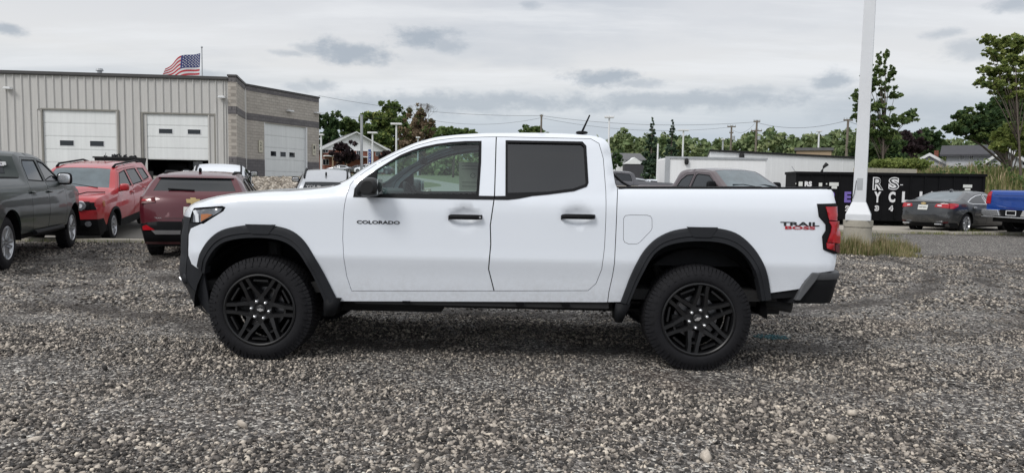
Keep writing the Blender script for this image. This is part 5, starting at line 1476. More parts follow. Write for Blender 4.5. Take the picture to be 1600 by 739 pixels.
def build_garage():
    # ribbed metal hall with two service doors
    A = at(0, 250, 41.7); B = at(357.5, 250, 42.9)
    z0 = 1.45
    Wl = Wall(A, B, z0)
    d = Wl.d
    root = empty('service_garage', Wl.A, Wl.rz, 'long grey ribbed-metal service garage with two white overhead doors', 'building')
    zt = Wl.px(350, 125.5)[1]
    ext = -14.0
    d1 = (Wl.px(67.5, 200)[0], Wl.px(184, 200)[0], Wl.px(125, 173)[1]); d2 = (Wl.px(224, 200)[0], Wl.px(335, 200)[0], Wl.px(280, 179)[1])
    # structural shell behind the panels
    m = MB(); t = .30
    segs = [(ext, d1[0]), (d1[1], d2[0]), (d2[1], Wl.L)]
    for a, b in segs: m.box(a, b, .03, t, -.6, zt)
    for dd in (d1, d2): m.box(dd[0], dd[1], .03, t, dd[2], zt)
    m.box(ext, ext + .2, t, 14, -.6, zt); m.box(Wl.L - .2, Wl.L, t, 9, -.6, zt); m.box(ext, Wl.L, 14, 14.2, -.6, zt)
    m.box(ext, Wl.L, t, 14, -.05, .0)
    m.build('wall', SIDING, root)
    # ribbed panels one metre wide or so, each its own sheet
    pw = .90; prof = [(0, 0), (.04, -.065), (.10, -.065), (.14, 0), (.44, 0), (.48, -.065), (.54, -.065), (.58, 0), (.90, 0)]
    share = {}
    x = ext
    k = 0
    while x < Wl.L - .01:
        x2 = min(x + pw, Wl.L); cx_ = (x + x2) / 2
        lo = -.55
        for dd in (d1, d2):
            if dd[0] - .01 < cx_ < dd[1] + .01: lo = dd[2] + .02
        key = (round(lo, 2), round(x2 - x, 2))
        if key not in share:
            me = bpy.data.meshes.new('wall_panel'); f = (x2 - x) / pw
            V = [(a * f, b + .0, z) for z in (lo, zt - .02) for a, b in prof]; n = len(prof)
            me.from_pydata(V, [], [(i, i + 1, n + i + 1, n + i) for i in range(n - 1)]); me.materials.append(SIDING); share[key] = me
        o = bpy.data.objects.new('wall_panel', share[key]); COL.objects.link(o); o.parent = root; o.location = (x, .012, 0)
        x = x2
    m = MB(); m.box(ext - .1, Wl.L + .0, -.12, .3, zt - .02, zt + .16); m.box(ext - .1, Wl.L, -.16, -.12, zt + .02, zt + .19); m.build('eave_trim', TRIMD, root)
    m = MB(); m.add([(ext, .3, zt + .1), (Wl.L, .3, zt + .1), (Wl.L, 7, zt + .35), (ext, 7, zt + .35), (Wl.L, 14, zt + .1), (ext, 14, zt + .1)], [(0, 1, 2, 3), (3, 2, 4, 5)]); m.build('roof', TRIMD, root)
    # doors
    for dd, lift in ((d1, 0), (d2, 1)):
        m = MB()
        for a, b in ((dd[0] - .09, dd[0]), (dd[1], dd[1] + .09)): m.box(a, b, -.06, .12, -.5, dd[2] + .09)
        m.box(dd[0], dd[1], -.06, .12, dd[2], dd[2] + .09)
        m.build('door_frame', simple('galvanised_trim', (.26, .25, .225), .5, metal=.2), root)
        do = empty('garage_door'); do.parent = root
        if not lift:
            W1 = [(Wl.px(93.5, 233)[0], Wl.px(115, 233)[0]), (Wl.px(140.5, 233)[0], Wl.px(162, 233)[0])]
            zz_ = Wl.px(125, 233)[1]; n = 5; h = (dd[2] - 0) / n
            door_sections(do, dd[0], dd[1], 0, dd[2], n, .06, W1, int(zz_ // h))
        else:
            zb = Wl.px(280, 250)[1]
            W1 = [(Wl.px(248, 206)[0], Wl.px(269, 206)[0]), (Wl.px(293, 206)[0], Wl.px(313, 206)[0])]
            n = 4; h = (dd[2] - zb) / n
            door_sections(do, dd[0], dd[1], zb, dd[2], n, .06, W1, int((Wl.px(280, 206)[1] - zb) // h))
    # workshop gloom and clutter behind the raised door
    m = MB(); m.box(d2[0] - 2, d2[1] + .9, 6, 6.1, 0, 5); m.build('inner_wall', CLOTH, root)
    for (a, b, z, mt) in ((.4, 1.6, .9, UNDER), (2.0, 2.6, 1.1, P_SILVER), (2.9, 3.6, .7, UNDER), (1.7, 1.95, 1.2, GREYP)):
        m = MB(); m.box(d2[0] + a, d2[0] + b, 2.5, 3.3, 0, z); m.box(d2[0] + a + .05, d2[0] + b - .05, 2.45, 2.5, z * .3, z * .8); m.build('workbench', mt, root, bevel=.03)
    # wall lamps, vent
    for (u, v) in ((15, 139), (348, 153)):
        a, z = Wl.px(u, v); m = MB(); m.prism([(a - .22, z - .05), (a + .22, z - .05), (a + .16, z + .08), (a - .16, z + .08)], -.34, -.05); m.build('wall_lamp', WHITEM, root, bevel=.02)
    a, _ = Wl.px(117, 110); m = MB()
    q = [(a, 3.0, zt - .1), (a, 3.0, zt + .80)]; m.tube(q, .14, 12); m.tube([(a, 3, zt + .76), (a, 3, zt + .90)], [.23, .19], 12); m.build('roof_vent', GALV, root, smooth=False)
    # masonry wing
    pts = [at(357.5, 250, 42.85), at(370, 250, 42.9), at(384.5, 250, 46.7), at(498.5, 250, 53.4)]
    zt2 = 0
    root2 = empty('block_workshop', (pts[0].x, pts[0].y, z0), 0, 'tan split-face block workshop with dark bands and one white overhead door', 'building')
    base = Vector((pts[0].x, pts[0].y, z0))
    W3 = Wall(pts[2], pts[3], z0)
    ztop = Wl.px(370, 120.5)[1]
    poly = [p - base for p in pts]
    back = [poly[-1] + Vector((-7, 12, 0)), poly[0] + Vector((-3, 13, 0))]
    door = (W3.px(413, 220)[0], W3.px(480, 220)[0], W3.px(440, 195)[1])
    bands = []
    zA = ztop; 
    zb1 = W3.px(420, 147.5)[1]; zb2 = W3.px(400, 178.5)[1]; zb3 = W3.px(400, 189)[1]; zb4 = W3.px(400, 249)[1]
    lv = [(-.7, zb4, BLOCKD, 'base_course'), (zb4, zb3, BLOCK, 'wall'), (zb3, zb2, BLOCKD, 'dark_band'), (zb2, zb1, BLOCK, 'wall'), (zb1, ztop, BLOCKD, 'dark_band')]
    for i, (P, Q) in enumerate(zip(poly, poly[1:])):
        P, Q = Vector((P.x, P.y, 0)), Vector((Q.x, Q.y, 0)); dd_ = (Q - P); L = dd_.length; ang = math.atan2(dd_.y, dd_.x)
        for (za, zb_, mt, nm) in lv:
            m = MB()
            pr = 0.0 if mt is BLOCK else -.025
            cuts = [(0, L)] if i < 2 else [(0, door[0]), (door[1], L)]
            if i == 2 and za >= door[2] - .05: cuts = [(0, L)]
            for a, b in cuts: m.box(a, b + (.02 if pr == 0 else .0), pr, .3, za, zb_)
            if i == 2 and za < door[2] < zb_ - .01 and len(cuts) == 2: m.box(door[0], door[1], pr, .3, door[2], zb_)
            o = m.build(nm, mt, root2); o.location = P; o.rotation_euler = (0, 0, ang)
        m = MB(); m.box(-.02, L + .06, -.08, .34, ztop, ztop + .12); o = m.build('coping', TRIMD, root2); o.location = P; o.rotation_euler = (0, 0, ang)
        if i == 2:
            sect = empty('garage_door'); sect.parent = root2; sect.location = P; sect.rotation_euler = (0, 0, ang)
            n = 5; h = (door[2] + .1) / n
            W1 = [(W3.px(u, 242)[0], W3.px(u + 8.5, 242)[0]) for u in (425, 440, 454)]
            door_sections(sect, door[0], door[1], -.3, door[2], 5, .14, W1, 2)
            m = MB(); m.box(door[1] - .12, door[1], -.01, .14, -.3, door[2]); m.box(door[0], door[0] + .06, -.01, .14, -.3, door[2]); o = m.build('door_frame', WHITEM, root2); o.location = P; o.rotation_euler = (0, 0, ang)
            for (u, v, num) in ((406.5, 229, '2'), (490, 234, '1')):
                a, z = W3.px(u, v); m = MB(); m.box(a - .18, a + .18, -.06, -.028, z - .42, z + .42); o = m.build('bay_sign', simple('cream_sign', (.55, .52, .42), .6), root2); o.location = P; o.rotation_euler = (0, 0, ang)
                t_ = place_text('bay_number', num, .16, .26, TEXTB, root2, lambda p, q: (a + p, -.064, z + .16 + q)); t_.location = P; t_.rotation_euler = (0, 0, ang)
                t_ = place_text('bay_number', 'o', .16, .16, TEXTB, root2, lambda p, q: (a + p, -.064, z - .18 + q)); t_.location = P; t_.rotation_euler = (0, 0, ang)
            for (u, v) in ((451, 174), (494, 177)):
                a, z = W3.px(u, v); m = MB(); m.box(a - .26, a + .26, -.30, -.01, z - .05, z + .06); o = m.build('wall_lamp', WHITEM, root2, bevel=.03); o.location = P; o.rotation_euler = (0, 0, ang)
    m = MB(); vs = [(p.x, p.y, ztop - .3) for p in poly + back]; m.add(vs, [tuple(range(len(vs)))]); m.build('roof', TRIMD, root2)
    for P, Q in ((poly[-1], back[0]), (back[0], back[1])):
        m = MB(); P, Q = Vector((P.x, P.y, 0)), Vector((Q.x, Q.y, 0)); dd_ = Q - P; m.box(0, dd_.length, 0, .3, -.7, ztop); o = m.build('wall', BLOCK, root2); o.location = P; o.rotation_euler = (0, 0, math.atan2(dd_.y, dd_.x))
    # skip with rubbish by the wall
    p = at(190, 262, 37); r = empty('rubbish_skip', (p.x, p.y, terr(p.x, p.y)), .1, 'black rubbish skip heaped with scrap between the two garage doors', 'skip')
    m = MB(); vs = [(-.95, -.6, .1), (.80, -.6, .1), (1.0, -.7, 1.15), (-1.05, -.7, 1.15), (-.95, .6, .1), (.80, .6, .1), (1.0, .7, 1.15), (-1.05, .7, 1.15)]
    m.add(vs, [(0, 1, 2, 3), (7, 6, 5, 4), (0, 3, 7, 4), (1, 5, 6, 2), (0, 4, 5, 1)]); m.box(-1.1, 1.05, -.76, -.70, 1.08, 1.16); m.build('bin', UNDER, r)
    m = MB(); m.box(.85, 1.45, -.5, .4, .0, .45); m.build('fork_pocket', UNDER, r)
    m = MB(); rnd = random.Random(3)
    for k in range(26):
        x, y = rnd.uniform(-.7, .6), rnd.uniform(-.5, .5); m.tube([(x, y, .95), (x + rnd.uniform(-.25, .25), y + rnd.uniform(-.3, .3), 1.15 + rnd.uniform(.0, .18))], .04, 5)
    tag(m.build('scrap', GREYP, r), kind='stuff')
def house(name, label, W_, wallmat, roofmat, h, depth, eave=.3, rise=2.0, gable=False, wins=(), door=None, cat='house', gmat=None):
    root = empty(name, W_.A, W_.rz, label, cat)
    L = W_.L
    m = MB(); m.box(0, L, 0, depth, -.8, h)
    if gable: m.add([(0, 0, h), (L, 0, h), (L / 2, 0, h + rise), (0, depth, h), (L, depth, h), (L / 2, depth, h + rise)], [(0, 1, 2), (3, 5, 4)]) if gmat is None else None
    m.build('wall', wallmat, root)
    if gable and gmat is not None:
        m = MB(); m.add([(-eave, -.12, h - .05), (L + eave, -.12, h - .05), (L / 2, -.12, h + rise)], [(0, 1, 2)]); m.add([(-eave, -.14, h - .5), (L + eave, -.14, h - .5), (L + eave, -.14, h), (-eave, -.14, h)], [(0, 1, 2, 3)])
        m.build('gable', gmat, root)
    m = MB(); e = eave
    if gable:
        k = rise / (L / 2)
        for sg in (0, 1):
            x0 = -e if sg == 0 else L + e
            z0 = h - k * e
            m.add([(x0, -e, z0), (L / 2, -e, h + rise), (L / 2, depth + e, h + rise), (x0, depth + e, z0), (x0, -e, z0 - .18), (L / 2, -e, h + rise - .18), (L / 2, depth + e, h + rise - .18), (x0, depth + e, z0 - .18)], [(0, 1, 2, 3), (7, 6, 5, 4), (0, 4, 5, 1), (3, 2, 6, 7), (0, 3, 7, 4)])
    else:
        m.add([(-e, -e, h - .1), (L + e, -e, h - .1), (L + e, depth / 2, h + rise), (-e, depth / 2, h + rise), (L + e, depth + e, h - .1), (-e, depth + e, h - .1), (-e, -e, h - .25), (L + e, -e, h - .25)], [(0, 1, 2, 3), (3, 2, 4, 5), (6, 7, 1, 0), (0, 3, 5), (1, 4, 2)])
    m.build('roof', roofmat, root)
    if gable:      # bargeboards
        for sg in (0, 1):
            m = MB(); x0 = -e if sg == 0 else L + e; z0 = h - rise / (L / 2) * e
            m.add([(x0, -e - .02, z0 - .22), (L / 2, -e - .02, h + rise - .22), (L / 2, -e - .02, h + rise + .04), (x0, -e - .02, z0 + .04)], [(0, 1, 2, 3)]); m.build('bargeboard', WHITEM, root)
    for (a, b, c, d) in wins:
        m = MB(); m.box(a, b, -.06, .0, c, d); o = m.build('window_frame', WHITEM, root)
        mid = (a + b) / 2
        for (p, q) in ((a + .06, mid - .03), (mid + .03, b - .06)):
            m = MB(); m.box(p, q, -.08, -.061, c + .06, d - .06); m.build('pane', DGLASS, o)
    if door:
        a, b, c = door; m = MB(); m.box(a, b, -.05, 0, 0, c); m.build('door', CLOTH, root)
    return root
ROOFG = simple('grey_shingles', (.12, .12, .125), .9, var=.12, vs=3)
ROOFD = simple('dark_shingles', (.06, .06, .068), .9, var=.12, vs=3)
SIDEG = simple('pale_grey_cladding', (.50, .52, .55), .7, var=.05, vs=2)
SIDEW = ribmat('white_cladding', (.82, .83, .84), .6, 0, .3)
TANW = simple('tan_wall', (.36, .27, .18), .8)
def perp(u0, u1, zc):
    """ends of a wall square to the line of sight"""
    A = at(u0, 262, zc); r = ray(u1, 262); m = (ray(u0, 262) + ray(u1, 262)); m.z = 0
    c = Vector((0, 0, EYE)); t = (A - c).dot(m) / r.dot(m)
    return A, c + r * t
def build_houses():
    A, B = at(507, 262, 140), at(603, 262, 145); z = terr(A.x, A.y) - .3
    Wb = Wall(A, B, z); h = Wb.px(555, 232)[1]; top = Wb.px(552, 206)[1]
    w = lambda u0, u1, v0, v1: (Wb.px(u0, v1)[0], Wb.px(u1, v1)[0], Wb.px(550, v1)[1], Wb.px(550, v0)[1])
    r = house('brick_house', 'two-storey red brick building with broad white gable beyond the block workshop', Wb, BRICK, ROOFG, h, 14, .9, top - h, True, [w(504, 513, 231, 240), w(557, 563, 234, 243), w(587, 594, 234, 243), w(504, 514, 250, 259), w(541, 547, 234, 243)], None, 'building', SIDEW)
    a0, z0_ = Wb.px(505, 244); m = MB(); m.box(a0, a0 + 9, -2.6, -.1, z0_ - .1, z0_ + .1); m.build('canopy', SIDEW, r)
    for u in (516, 523, 537): a, _ = Wb.px(u, 255); m = MB(); m.box(a, a + .25, -2.5, -2.3, 0, z0_); m.build('post', TANW, r)
    A, B = at(955, 262, 118), at(1005, 262, 118); z = terr(A.x, A.y)
    Wb = Wall(A, B, z); h = Wb.px(985, 249)[1]
    r = house('low_house', 'low house with long grey shingle roof just right of the white cab', Wb, SIDEW, ROOFG, h, 12, .5, Wb.px(985, 237)[1] - h)
    g0, _ = Wb.px(973, 258); g1, _ = Wb.px(1003, 258); m = MB(); t_ = Wb.px(988, 246.5)[1]; b_ = Wb.px(988, 257)[1]
    m.add([(g0, -2.0, b_), (g1, -2.0, b_), ((g0 + g1) / 2, -2.0, t_), (g0, 2, b_), (g1, 2, b_), ((g0 + g1) / 2, 2, t_)], [(0, 1, 2), (0, 2, 5, 3), (1, 4, 5, 2)]); m.build('porch_gable', SIDEW, r)
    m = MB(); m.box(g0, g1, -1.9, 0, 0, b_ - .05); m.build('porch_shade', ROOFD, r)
    # houses beyond the bank on the right
    A, B = perp(1425, 1478, 62); z = 1.2
    Wb = Wall(A, B, z); h = Wb.px(1450, 254)[1]; r = house('small_house', 'small pale house with steep gable peeping over the overgrown bank', Wb, SIDEG, ROOFD, h, 3.5, .35, Wb.px(1450, 240)[1] - h, True)
    a, zz_ = Wb.px(1463, 244); m = MB(); m.box(a - .17, a + .17, 1.2, 1.5, zz_ - .3, zz_ + .55); m.build('chimney', BRICK, r)
    A, B = perp(1478, 1610, 60); Wb = Wall(A, B, z); h = Wb.px(1500, 240)[1]
    w = lambda u0, u1, v0, v1: (Wb.px(u0, v1)[0], Wb.px(u1, v1)[0], Wb.px(1520, v1)[1], Wb.px(1520, v0)[1])
    r = house('long_house', 'long pale grey house with dark roof behind the bank at the right', Wb, SIDEG, ROOFD, h, 4, .5, Wb.px(1500, 229)[1] - h + .2, False, [w(1499, 1507, 243, 250), w(1514, 1521, 243, 250)])
    A, B = perp(1545, 1598, 52); Wb = Wall(A, B, z); h = Wb.px(1570, 248)[1]; r = house('garden_shed', 'grey shed with white-trimmed gable under the big tree at right', Wb, SIDEG, ROOFD, h, 6, .3, Wb.px(1570, 231)[1] - h, True)
    # long white wall of the building behind the wine truck and the box body beside it
    A, B = at(1108, 280, 41), at(1333.5, 280, 43.5); z = terr(A.x, A.y) - .3
    Wb = Wall(A, B, z); zl = Wb.px(1110, 237)[1]; zr = Wb.px(1332, 248)[1]
    root = empty('white_shed', Wb.A, Wb.rz, 'long windowless white-walled shed with thin black roof edge behind the wine-red pickup', 'building')
    m = MB(); L = Wb.L; vs = [(0, 0, -.5), (L, 0, -.5), (L, 0, zr), (0, 0, zl), (5, 9, -.5), (L, 9, -.5), (L, 9, zr), (5, 9, zl)]
    m.add(vs, [(0, 1, 2, 3), (1, 5, 6, 2), (5, 4, 7, 6), (4, 0, 3, 7), (3, 2, 6, 7)]); m.build('wall', SIDEW, root)
    m = MB(); vs = [(-.1, -.1, zl), (L + .05, -.1, zr), (L + .05, -.1, zr + .12), (-.1, -.1, zl + .12), (5, 9, zl), (L + .05, 9, zr), (L + .05, 9, zr + .12), (5, 9, zl + .12)]
    m.add(vs, [(0, 1, 2, 3), (3, 2, 6, 7), (1, 5, 6, 2), (0, 3, 7, 4), (1, 0, 4, 5)]); m.build('roof_edge', UNDER, root)
    a, zz_ = Wb.px(1157, 244.5); m = MB(); m.blob((a, -.14, zz_), (.14, .12, .18), .6, 10, 8); m.build('wall_lamp', UNDER, root, smooth=True)
    for k in range(1, 12):
        m = MB(); x = L * k / 12; m.box(x - .012, x + .012, -.008, 0, -.4, zl + (zr - zl) * k / 12 - .03); m.build('wall_joint', SIDEW, root)
    A, B = at(1041, 280, 37), at(1110, 280, 37); Wb = Wall(A, B, terr(A.x, A.y))
    root = empty('box_trailer', Wb.A, Wb.rz, 'white box trailer with rounded front corner left of the long white shed', 'trailer')
    zt = Wb.px(1070, 246.5)[1]; L = Wb.L
    m = MB(); m.prism([(0, .5), (L + 3, .5), (L + 3, zt), (.0, zt)], 0, 2.4); m.build('box', SIDEW, root, bevel=.10)
    m = MB(); m.box(-.09, .14, -.06, .0, .45, zt + .05); m.box(.14, L + 3, -.06, 0, zt - .05, zt + .05); m.build('frame_rail', GALV, root)
    a, zz_ = Wb.px(1072, 252.5); m = MB(); m.blob((a, -.1, zz_), (.11, .09, .17), .6, 10, 8); m.build('marker_lamp', UNDER, root, smooth=True)
    m = MB(); m.lathe_y([(0, .01), (0, .45), (.25, .45), (.25, .01)], 20, (1.6, .05, .45)); m.build('wheel', RUBBER, root)
    m = MB(); m.lathe_y([(0, .01), (0, .45), (.25, .45), (.25, .01)], 20, (2.7, .05, .45)); m.build('wheel', RUBBER, root)
    A, B = perp(1243, 1298, 75); Wb = Wall(A, B, 1.0)
    root = empty('tan_building', Wb.A, Wb.rz, 'far tan flat-roofed building showing over the white shed roof', 'building')
    m = MB(); m.box(0, Wb.L, 0, 6, 0, Wb.px(1270, 235.5)[1]); m.build('wall', TANW, root)
    m = MB(); m.box(-.2, Wb.L + .2, -.2, 6.2, Wb.px(1270, 235.5)[1], Wb.px(1270, 235.5)[1] + .3); m.build('roof_edge', ROOFG, root)
def build_dumpster():
    A, B = at(1241, 340, 28.0), at(1536, 340, 27.2); Wb = Wall(A, B, 0)
    z0 = Wb.px(1390, 358)[1]
    L = Wb.L
    root = empty('roll_off_dumpster', Wb.A, Wb.rz, 'long black roll-off dumpster with white and purple lettering behind the dark sedan', 'dumpster')
    zt = Wb.px(1300, 270)[1]; D = 1.5
    BK = simple('black_dumpster_paint', (.006, .006, .007), .65, spec=.15, var=.3, vs=2.5, bump=.1, bs=20)
    m = MB(); m.box(0, L, 0, .06, .18, zt); m.box(0, L, D - .06, D, .18, zt); m.box(0, .06, .06, D - .06, .18, zt); m.box(L - .06, L, .06, D - .06, .18, zt); m.box(.06, L - .06, .06, D - .06, .18, .24); m.build('body', BK, root)
    n = 13
    for k in range(n + 1):
        x = .04 + (L - .14) * k / n
        m = MB(); m.prism([(x, .25), (x + .05, .25), (x + .05, zt - .08), (x, zt - .08)], -.035, 0); m.build('side_rib', BK, root)
    m = MB(); m.box(-.03, L + .03, -.07, .09, zt - .08, zt + .03); m.box(-.03, L + .03, D - .09, D + .07, zt - .08, zt + .03); m.box(-.03, .09, .09, D - .09, zt - .08, zt + .03); m.box(L - .09, L + .03, .09, D - .09, zt - .08, zt + .03); m.build('top_rail', BK, root, bevel=.01)
    m = MB(); m.box(0, L, .3, .45, .02, .18); m.box(0, L, D - .45, D - .3, .02, .18); m.build('base_rail', BK, root)
    for x in (.5, L - .7):
        m = MB(); m.lathe_y([(0, .01), (0, .11), (.12, .11), (.12, .01)], 14, (x, .12, .09)); m.build('roller', UNDER, root)
    def T(s, u, v, wpx, hpx, mt, bold=.03, nm='lettering', off=-.04):
        a, z = Wb.px(u, v); sc = 27.6 / FOC
        return place_text(nm, s, wpx * sc, hpx * sc, mt, root, lambda p, q: (a + p, off, z + q), bold)
    for s, u, mt in (('R', 1301, TEXTP), ('E', 1324, TEXTP), ('C', 1347, TEXTP), ('Y', 1370.5, TEXTW), ('C', 1393, TEXTW), ('L', 1414, TEXTW), ('I', 1438, TEXTW), ('N', 1459, TEXTW), ('G', 1481, TEXTW)):
        T(s, u, 308, 10 if s != 'I' else 4, 17, mt, .05)
    for s, u in (('R', 1371.5), ('S', 1396)):
        T(s, u, 287, 16, 20, TEXTW, .075); T(s, u, 287, 13, 17, GREYP, -.012, off=-.044)
    T('-', 1408, 289, 4, 1.2, TEXTW)
    for s, u in (('2', 1323.5), ('3', 1369.5), ('4', 1391.5)):
        T(s, u, 325.5, 6.5, 9, TEXTW, .08); T(s, u, 325.5, 3.8, 6.2, UNDER, -.02, off=-.044)
    for (u, v, w_, h_) in ((1250.5, 287.5, 6, 7), (1281.5, 288.5, 5, 5.5), (1302.5, 288, 14, 5.5), (1303, 293, 8, 4), (1291, 287.5, 2, 2), (1511, 291, 13, 4.5), (1511, 296, 8, 3), (1240.5 + 2.5, 287, 1.2, 2)):
        a, z = Wb.px(u, v); sc = 27.6 / FOC; m = MB(); m.box(a - w_ * sc / 2, a + w_ * sc / 2, -.045, -.037, z - h_ * sc / 2, z + h_ * sc / 2); m.build('sticker', PLATE, root)
    T('RS', 1262.5, 287.5, 11, 8, TEXTW, .06)
    a, z = Wb.px(1290, 268); b, zb_ = Wb.px(1303, 256)
    m = MB(); m.tube([(a, .8, z - .3), (a + .12, .8, z + .05), (b - .12, .8, zb_ - .10), (b, .8, zb_ + .02)], [.05, .05, .06, .085], 8); m.build('hose', UNDER, root)
    a, z = Wb.px(1240, 262); m = MB(); m.tube([(a - .05, .1, z + .05), (a + .12, .1, zt)], .015, 5); m.build('rod', GALV, root)
    # grey wall behind, the bank above it
    A, B = at(1337, 300, 34.4), at(1402, 300, 35); Wb = Wall(A, B, -.1); root = empty('retaining_wall', Wb.A, Wb.rz, 'low grey retaining wall behind the black dumpster, hedge growing over it', 'wall')
    zt = Wb.px(1350, 262.5)[1]
    k = 0; x = 0
    while x < Wb.L + 1:
        m = MB(); m.box(x, x + 1.18, 0, .25, 0, zt); m.build('wall_panel', CONC, root, bevel=.01); x += 1.2
    # guard rail seen through the truck's gap in front of the far cars
    A, B = at(950, 292.5, 26), at(1100, 293, 26); Wb = Wall(A, B, 0)
    zz_ = Wb.px(1000, 292.5)[1]
    root = empty('guard_rail', Wb.A, Wb.rz, 'pale low guard rail crossing behind the white pickup bed', 'barrier')
    m = MB(); m.box(0, Wb.L, 0, .06, zz_ - .14, zz_ + .04); m.build('rail', CONCL, root, bevel=.01)
    for x in (.3, 1.6, 2.9): m = MB(); m.box(x, x + .1, .06, .14, 0, zz_ - .02); m.build('post', CONCL, root)

# ------------------------------------------------------------------ poles, wires, flag
def build_poles():
    # big square lamp post on its concrete pier
    r_ = ray(1347, 395); t = -EYE / r_.z; p = Vector((0, 0, EYE)) + r_ * t
    p.y += .25
    zc = p.y
    root = empty('lamp_post', (p.x, p.y, 0), -.50, 'tall square white lamp post with flared foot on a concrete pier, weeds round it', 'lamp post')
    s = (p - Vector((0, 0, EYE))).dot(_fw)
    k = s / FOC
    zp = EYE + (297 - 344) * k * 1.0; zf = EYE + (297 - 317) * k
    m = MB(); m.tube([(0, 0, -.1), (0, 0, zp * .80), (0, 0, zp * .80 + .001), (0, 0, zp)], [20 * k, 20 * k, 21.2 * k, 21.2 * k], 20); m.build('concrete_pier', CONC, root, auto=True)
    def frus(m, z0, z1, a, b): m.add([(x * a, y * a, z0) for x, y in ((-1, -1), (1, -1), (1, 1), (-1, 1))] + [(x * b, y * b, z1) for x, y in ((-1, -1), (1, -1), (1, 1), (-1, 1))], [(0, 1, 5, 4), (1, 2, 6, 5), (2, 3, 7, 6), (3, 0, 4, 7), (4, 5, 6, 7), (3, 2, 1, 0)])
    m = MB(); frus(m, zp, zp + 9 * k, 17.5 * k, 17.5 * k); frus(m, zp + 9 * k, zf + .02, 17.5 * k, 9.6 * k); m.build('flared_foot', POLEW, root, bevel=.008)
    m = MB(); frus(m, zf + .02, 11.0, 9.2 * k, 5.9 * k); m.build('shaft', POLEW, root, bevel=.006)
    m = MB(); m.box(-4.2 * k, 4.2 * k, -9.2 * k, -8.6 * k, zf + .28, zf + .55); m.build('hand_hole_cover', GALV, root, bevel=.004)
    for sg in (-1, 1):
        for s2 in (-1, 1): m = MB(); m.tube([(sg * 14.5 * k, s2 * 14.5 * k, zp + 8 * k), (sg * 14.5 * k, s2 * 14.5 * k, zp + 12.5 * k)], .022, 6); m.build('anchor_bolt', GALV, root)
    m = MB(); m.box(-1.2, 1.2, -.05, .05, 11.0, 11.1); m.box(-1.6, -1.0, -.3, .3, 10.95, 11.08); m.box(1.0, 1.6, -.3, .3, 10.95, 11.08); m.build('lamp_head', POLEW, root, bevel=.02)
    m = MB(); m.tube([(-9 * k, -10.6 * k, zf + .10), (-7 * k, -11.0 * k, zf + .22), (-5 * k, -10.6 * k, zf + .5)], .006, 5); m.build('cable', WIRE, root)
    # far lot lights: T heads
    for (u, vt, vb, zc, wpx, lab) in ((619, 195.5, 272, 70, 17, 'pale lot light with flat twin head before the brown trees'), (582, 209, 268, 75, 15, 'lot light with two slanted heads beside the brick gable'),
                                      (502, 212, 262, 78, 8, 'thin lot light at the corner of the block workshop'), (950, 185, 262, 62, 14, 'tall lot light nearest the white cab on its right'), (1066, 205, 262, 80, 16, 'lot light with flat twin head between spruce and box trailer'),
                                      (1278, 206.5, 245, 80, 7, 'small lot light left of the far wooden pole'), (1128, 219, 262, 95, 5, 'short pale stub light behind the long white shed'), (1027, 225, 262, 70, 2, 'plain pale post between the two spruces'), (653, 216, 250, 95, 6, 'far lot light head just over the white cab roof')):
        b = at(u, vb, zc); tp = at(u, vt, zc); g = terr(b.x, b.y)
        r = empty('lot_light', (b.x, b.y, g), 0, lab, 'lamp post', 'lights over the sales lots')
        kk = zc / FOC
        m = MB(); m.tube([(0, 0, 0), (0, 0, tp.z - g)], [max(.10, 1.9 * kk * .8), max(.07, 1.6 * kk * .8)], 8); m.build('pole', WHITEM if zc < 90 else GALV, r)
        if wpx > 3:
            w_ = wpx * kk / 2
            for sg in (1, -1): m = MB(); m.box(min(0, sg * w_), max(0, sg * w_), -.25, .25, tp.z - g - .02, tp.z - g + .16); m.build('lamp_head', WHITEM, r, bevel=.03)
    # banner on the second lot light
    b = at(577.5, 266, 73); g = terr(b.x, b.y)
    r = empty('feather_banner', (b.x, b.y, g), 0, 'tall narrow blue and white feather banner beside the brick building', 'banner')
    kk = 73 / FOC; zt = at(577, 234, 73).z - g; zb = at(577, 256, 73).z - g
    m = MB(); m.box(-2.2 * kk, 2.2 * kk, -.02, .02, zb, zt); m.build('banner_cloth', P_BLUE, r)
    m = MB(); m.tube([(-2.6 * kk, 0, 0), (-2.6 * kk, 0, zt)], .04, 6); m.build('pole', WHITEM, r)
    for q in range(4): place_text('banner_letter', 'SALE'[q] if False else 'NOW!'[q], .18, .28, TEXTW, r, lambda a, b_, q=q: (a, -.03, zt - .3 - q * .38 + b_))
    # grey steel pole behind the hood
    b = at(565, 275, 58); g = terr(b.x, b.y); tp = at(565, 182, 58)
    r = empty('steel_pole', (b.x, b.y, g), 0, 'plain grey steel pole rising behind the hood in front of the brick gable', 'pole')
    m = MB(); m.tube([(0, 0, 0), (0, 0, tp.z - g)], .11, 10); m.build('shaft', GALV, r)
    m = MB(); m.tube([(0, 0, tp.z - g), (0, 0, tp.z - g + .08)], .14, 10); m.build('cap', GALV, r)
    # utility poles
    tops = []
    for (u, vt, vb, zc, arms, lab) in ((845, 180, 235, 110, ((182, 5),), 'bare wooden utility pole above the white cab roof'), (1141, 197, 250, 115, ((198.5, 13), (208, 6)), 'wooden utility pole with one crossarm behind the long white shed'),
                                       (1180, 189, 252, 105, ((190.5, 10), (205, 17)), 'wooden utility pole with two crossarms behind the long white shed'), (1322, 187, 250, 90, ((188.5, 14),), 'wooden utility pole with one crossarm beside the slender tree')):
        b = at(u, vb, zc); tp = at(u + (1 if u > 1000 else 0), vt, zc); g = terr(b.x, b.y)
        r = empty('utility_pole', (b.x, b.y, g), 0, lab, 'utility pole', 'wooden utility poles along the street')
        kk = zc / FOC
        m = MB(); m.tube([(0, 0, 0), (0, 0, tp.z - g)], [.20, .14], 8); m.build('shaft', WOODP, r)
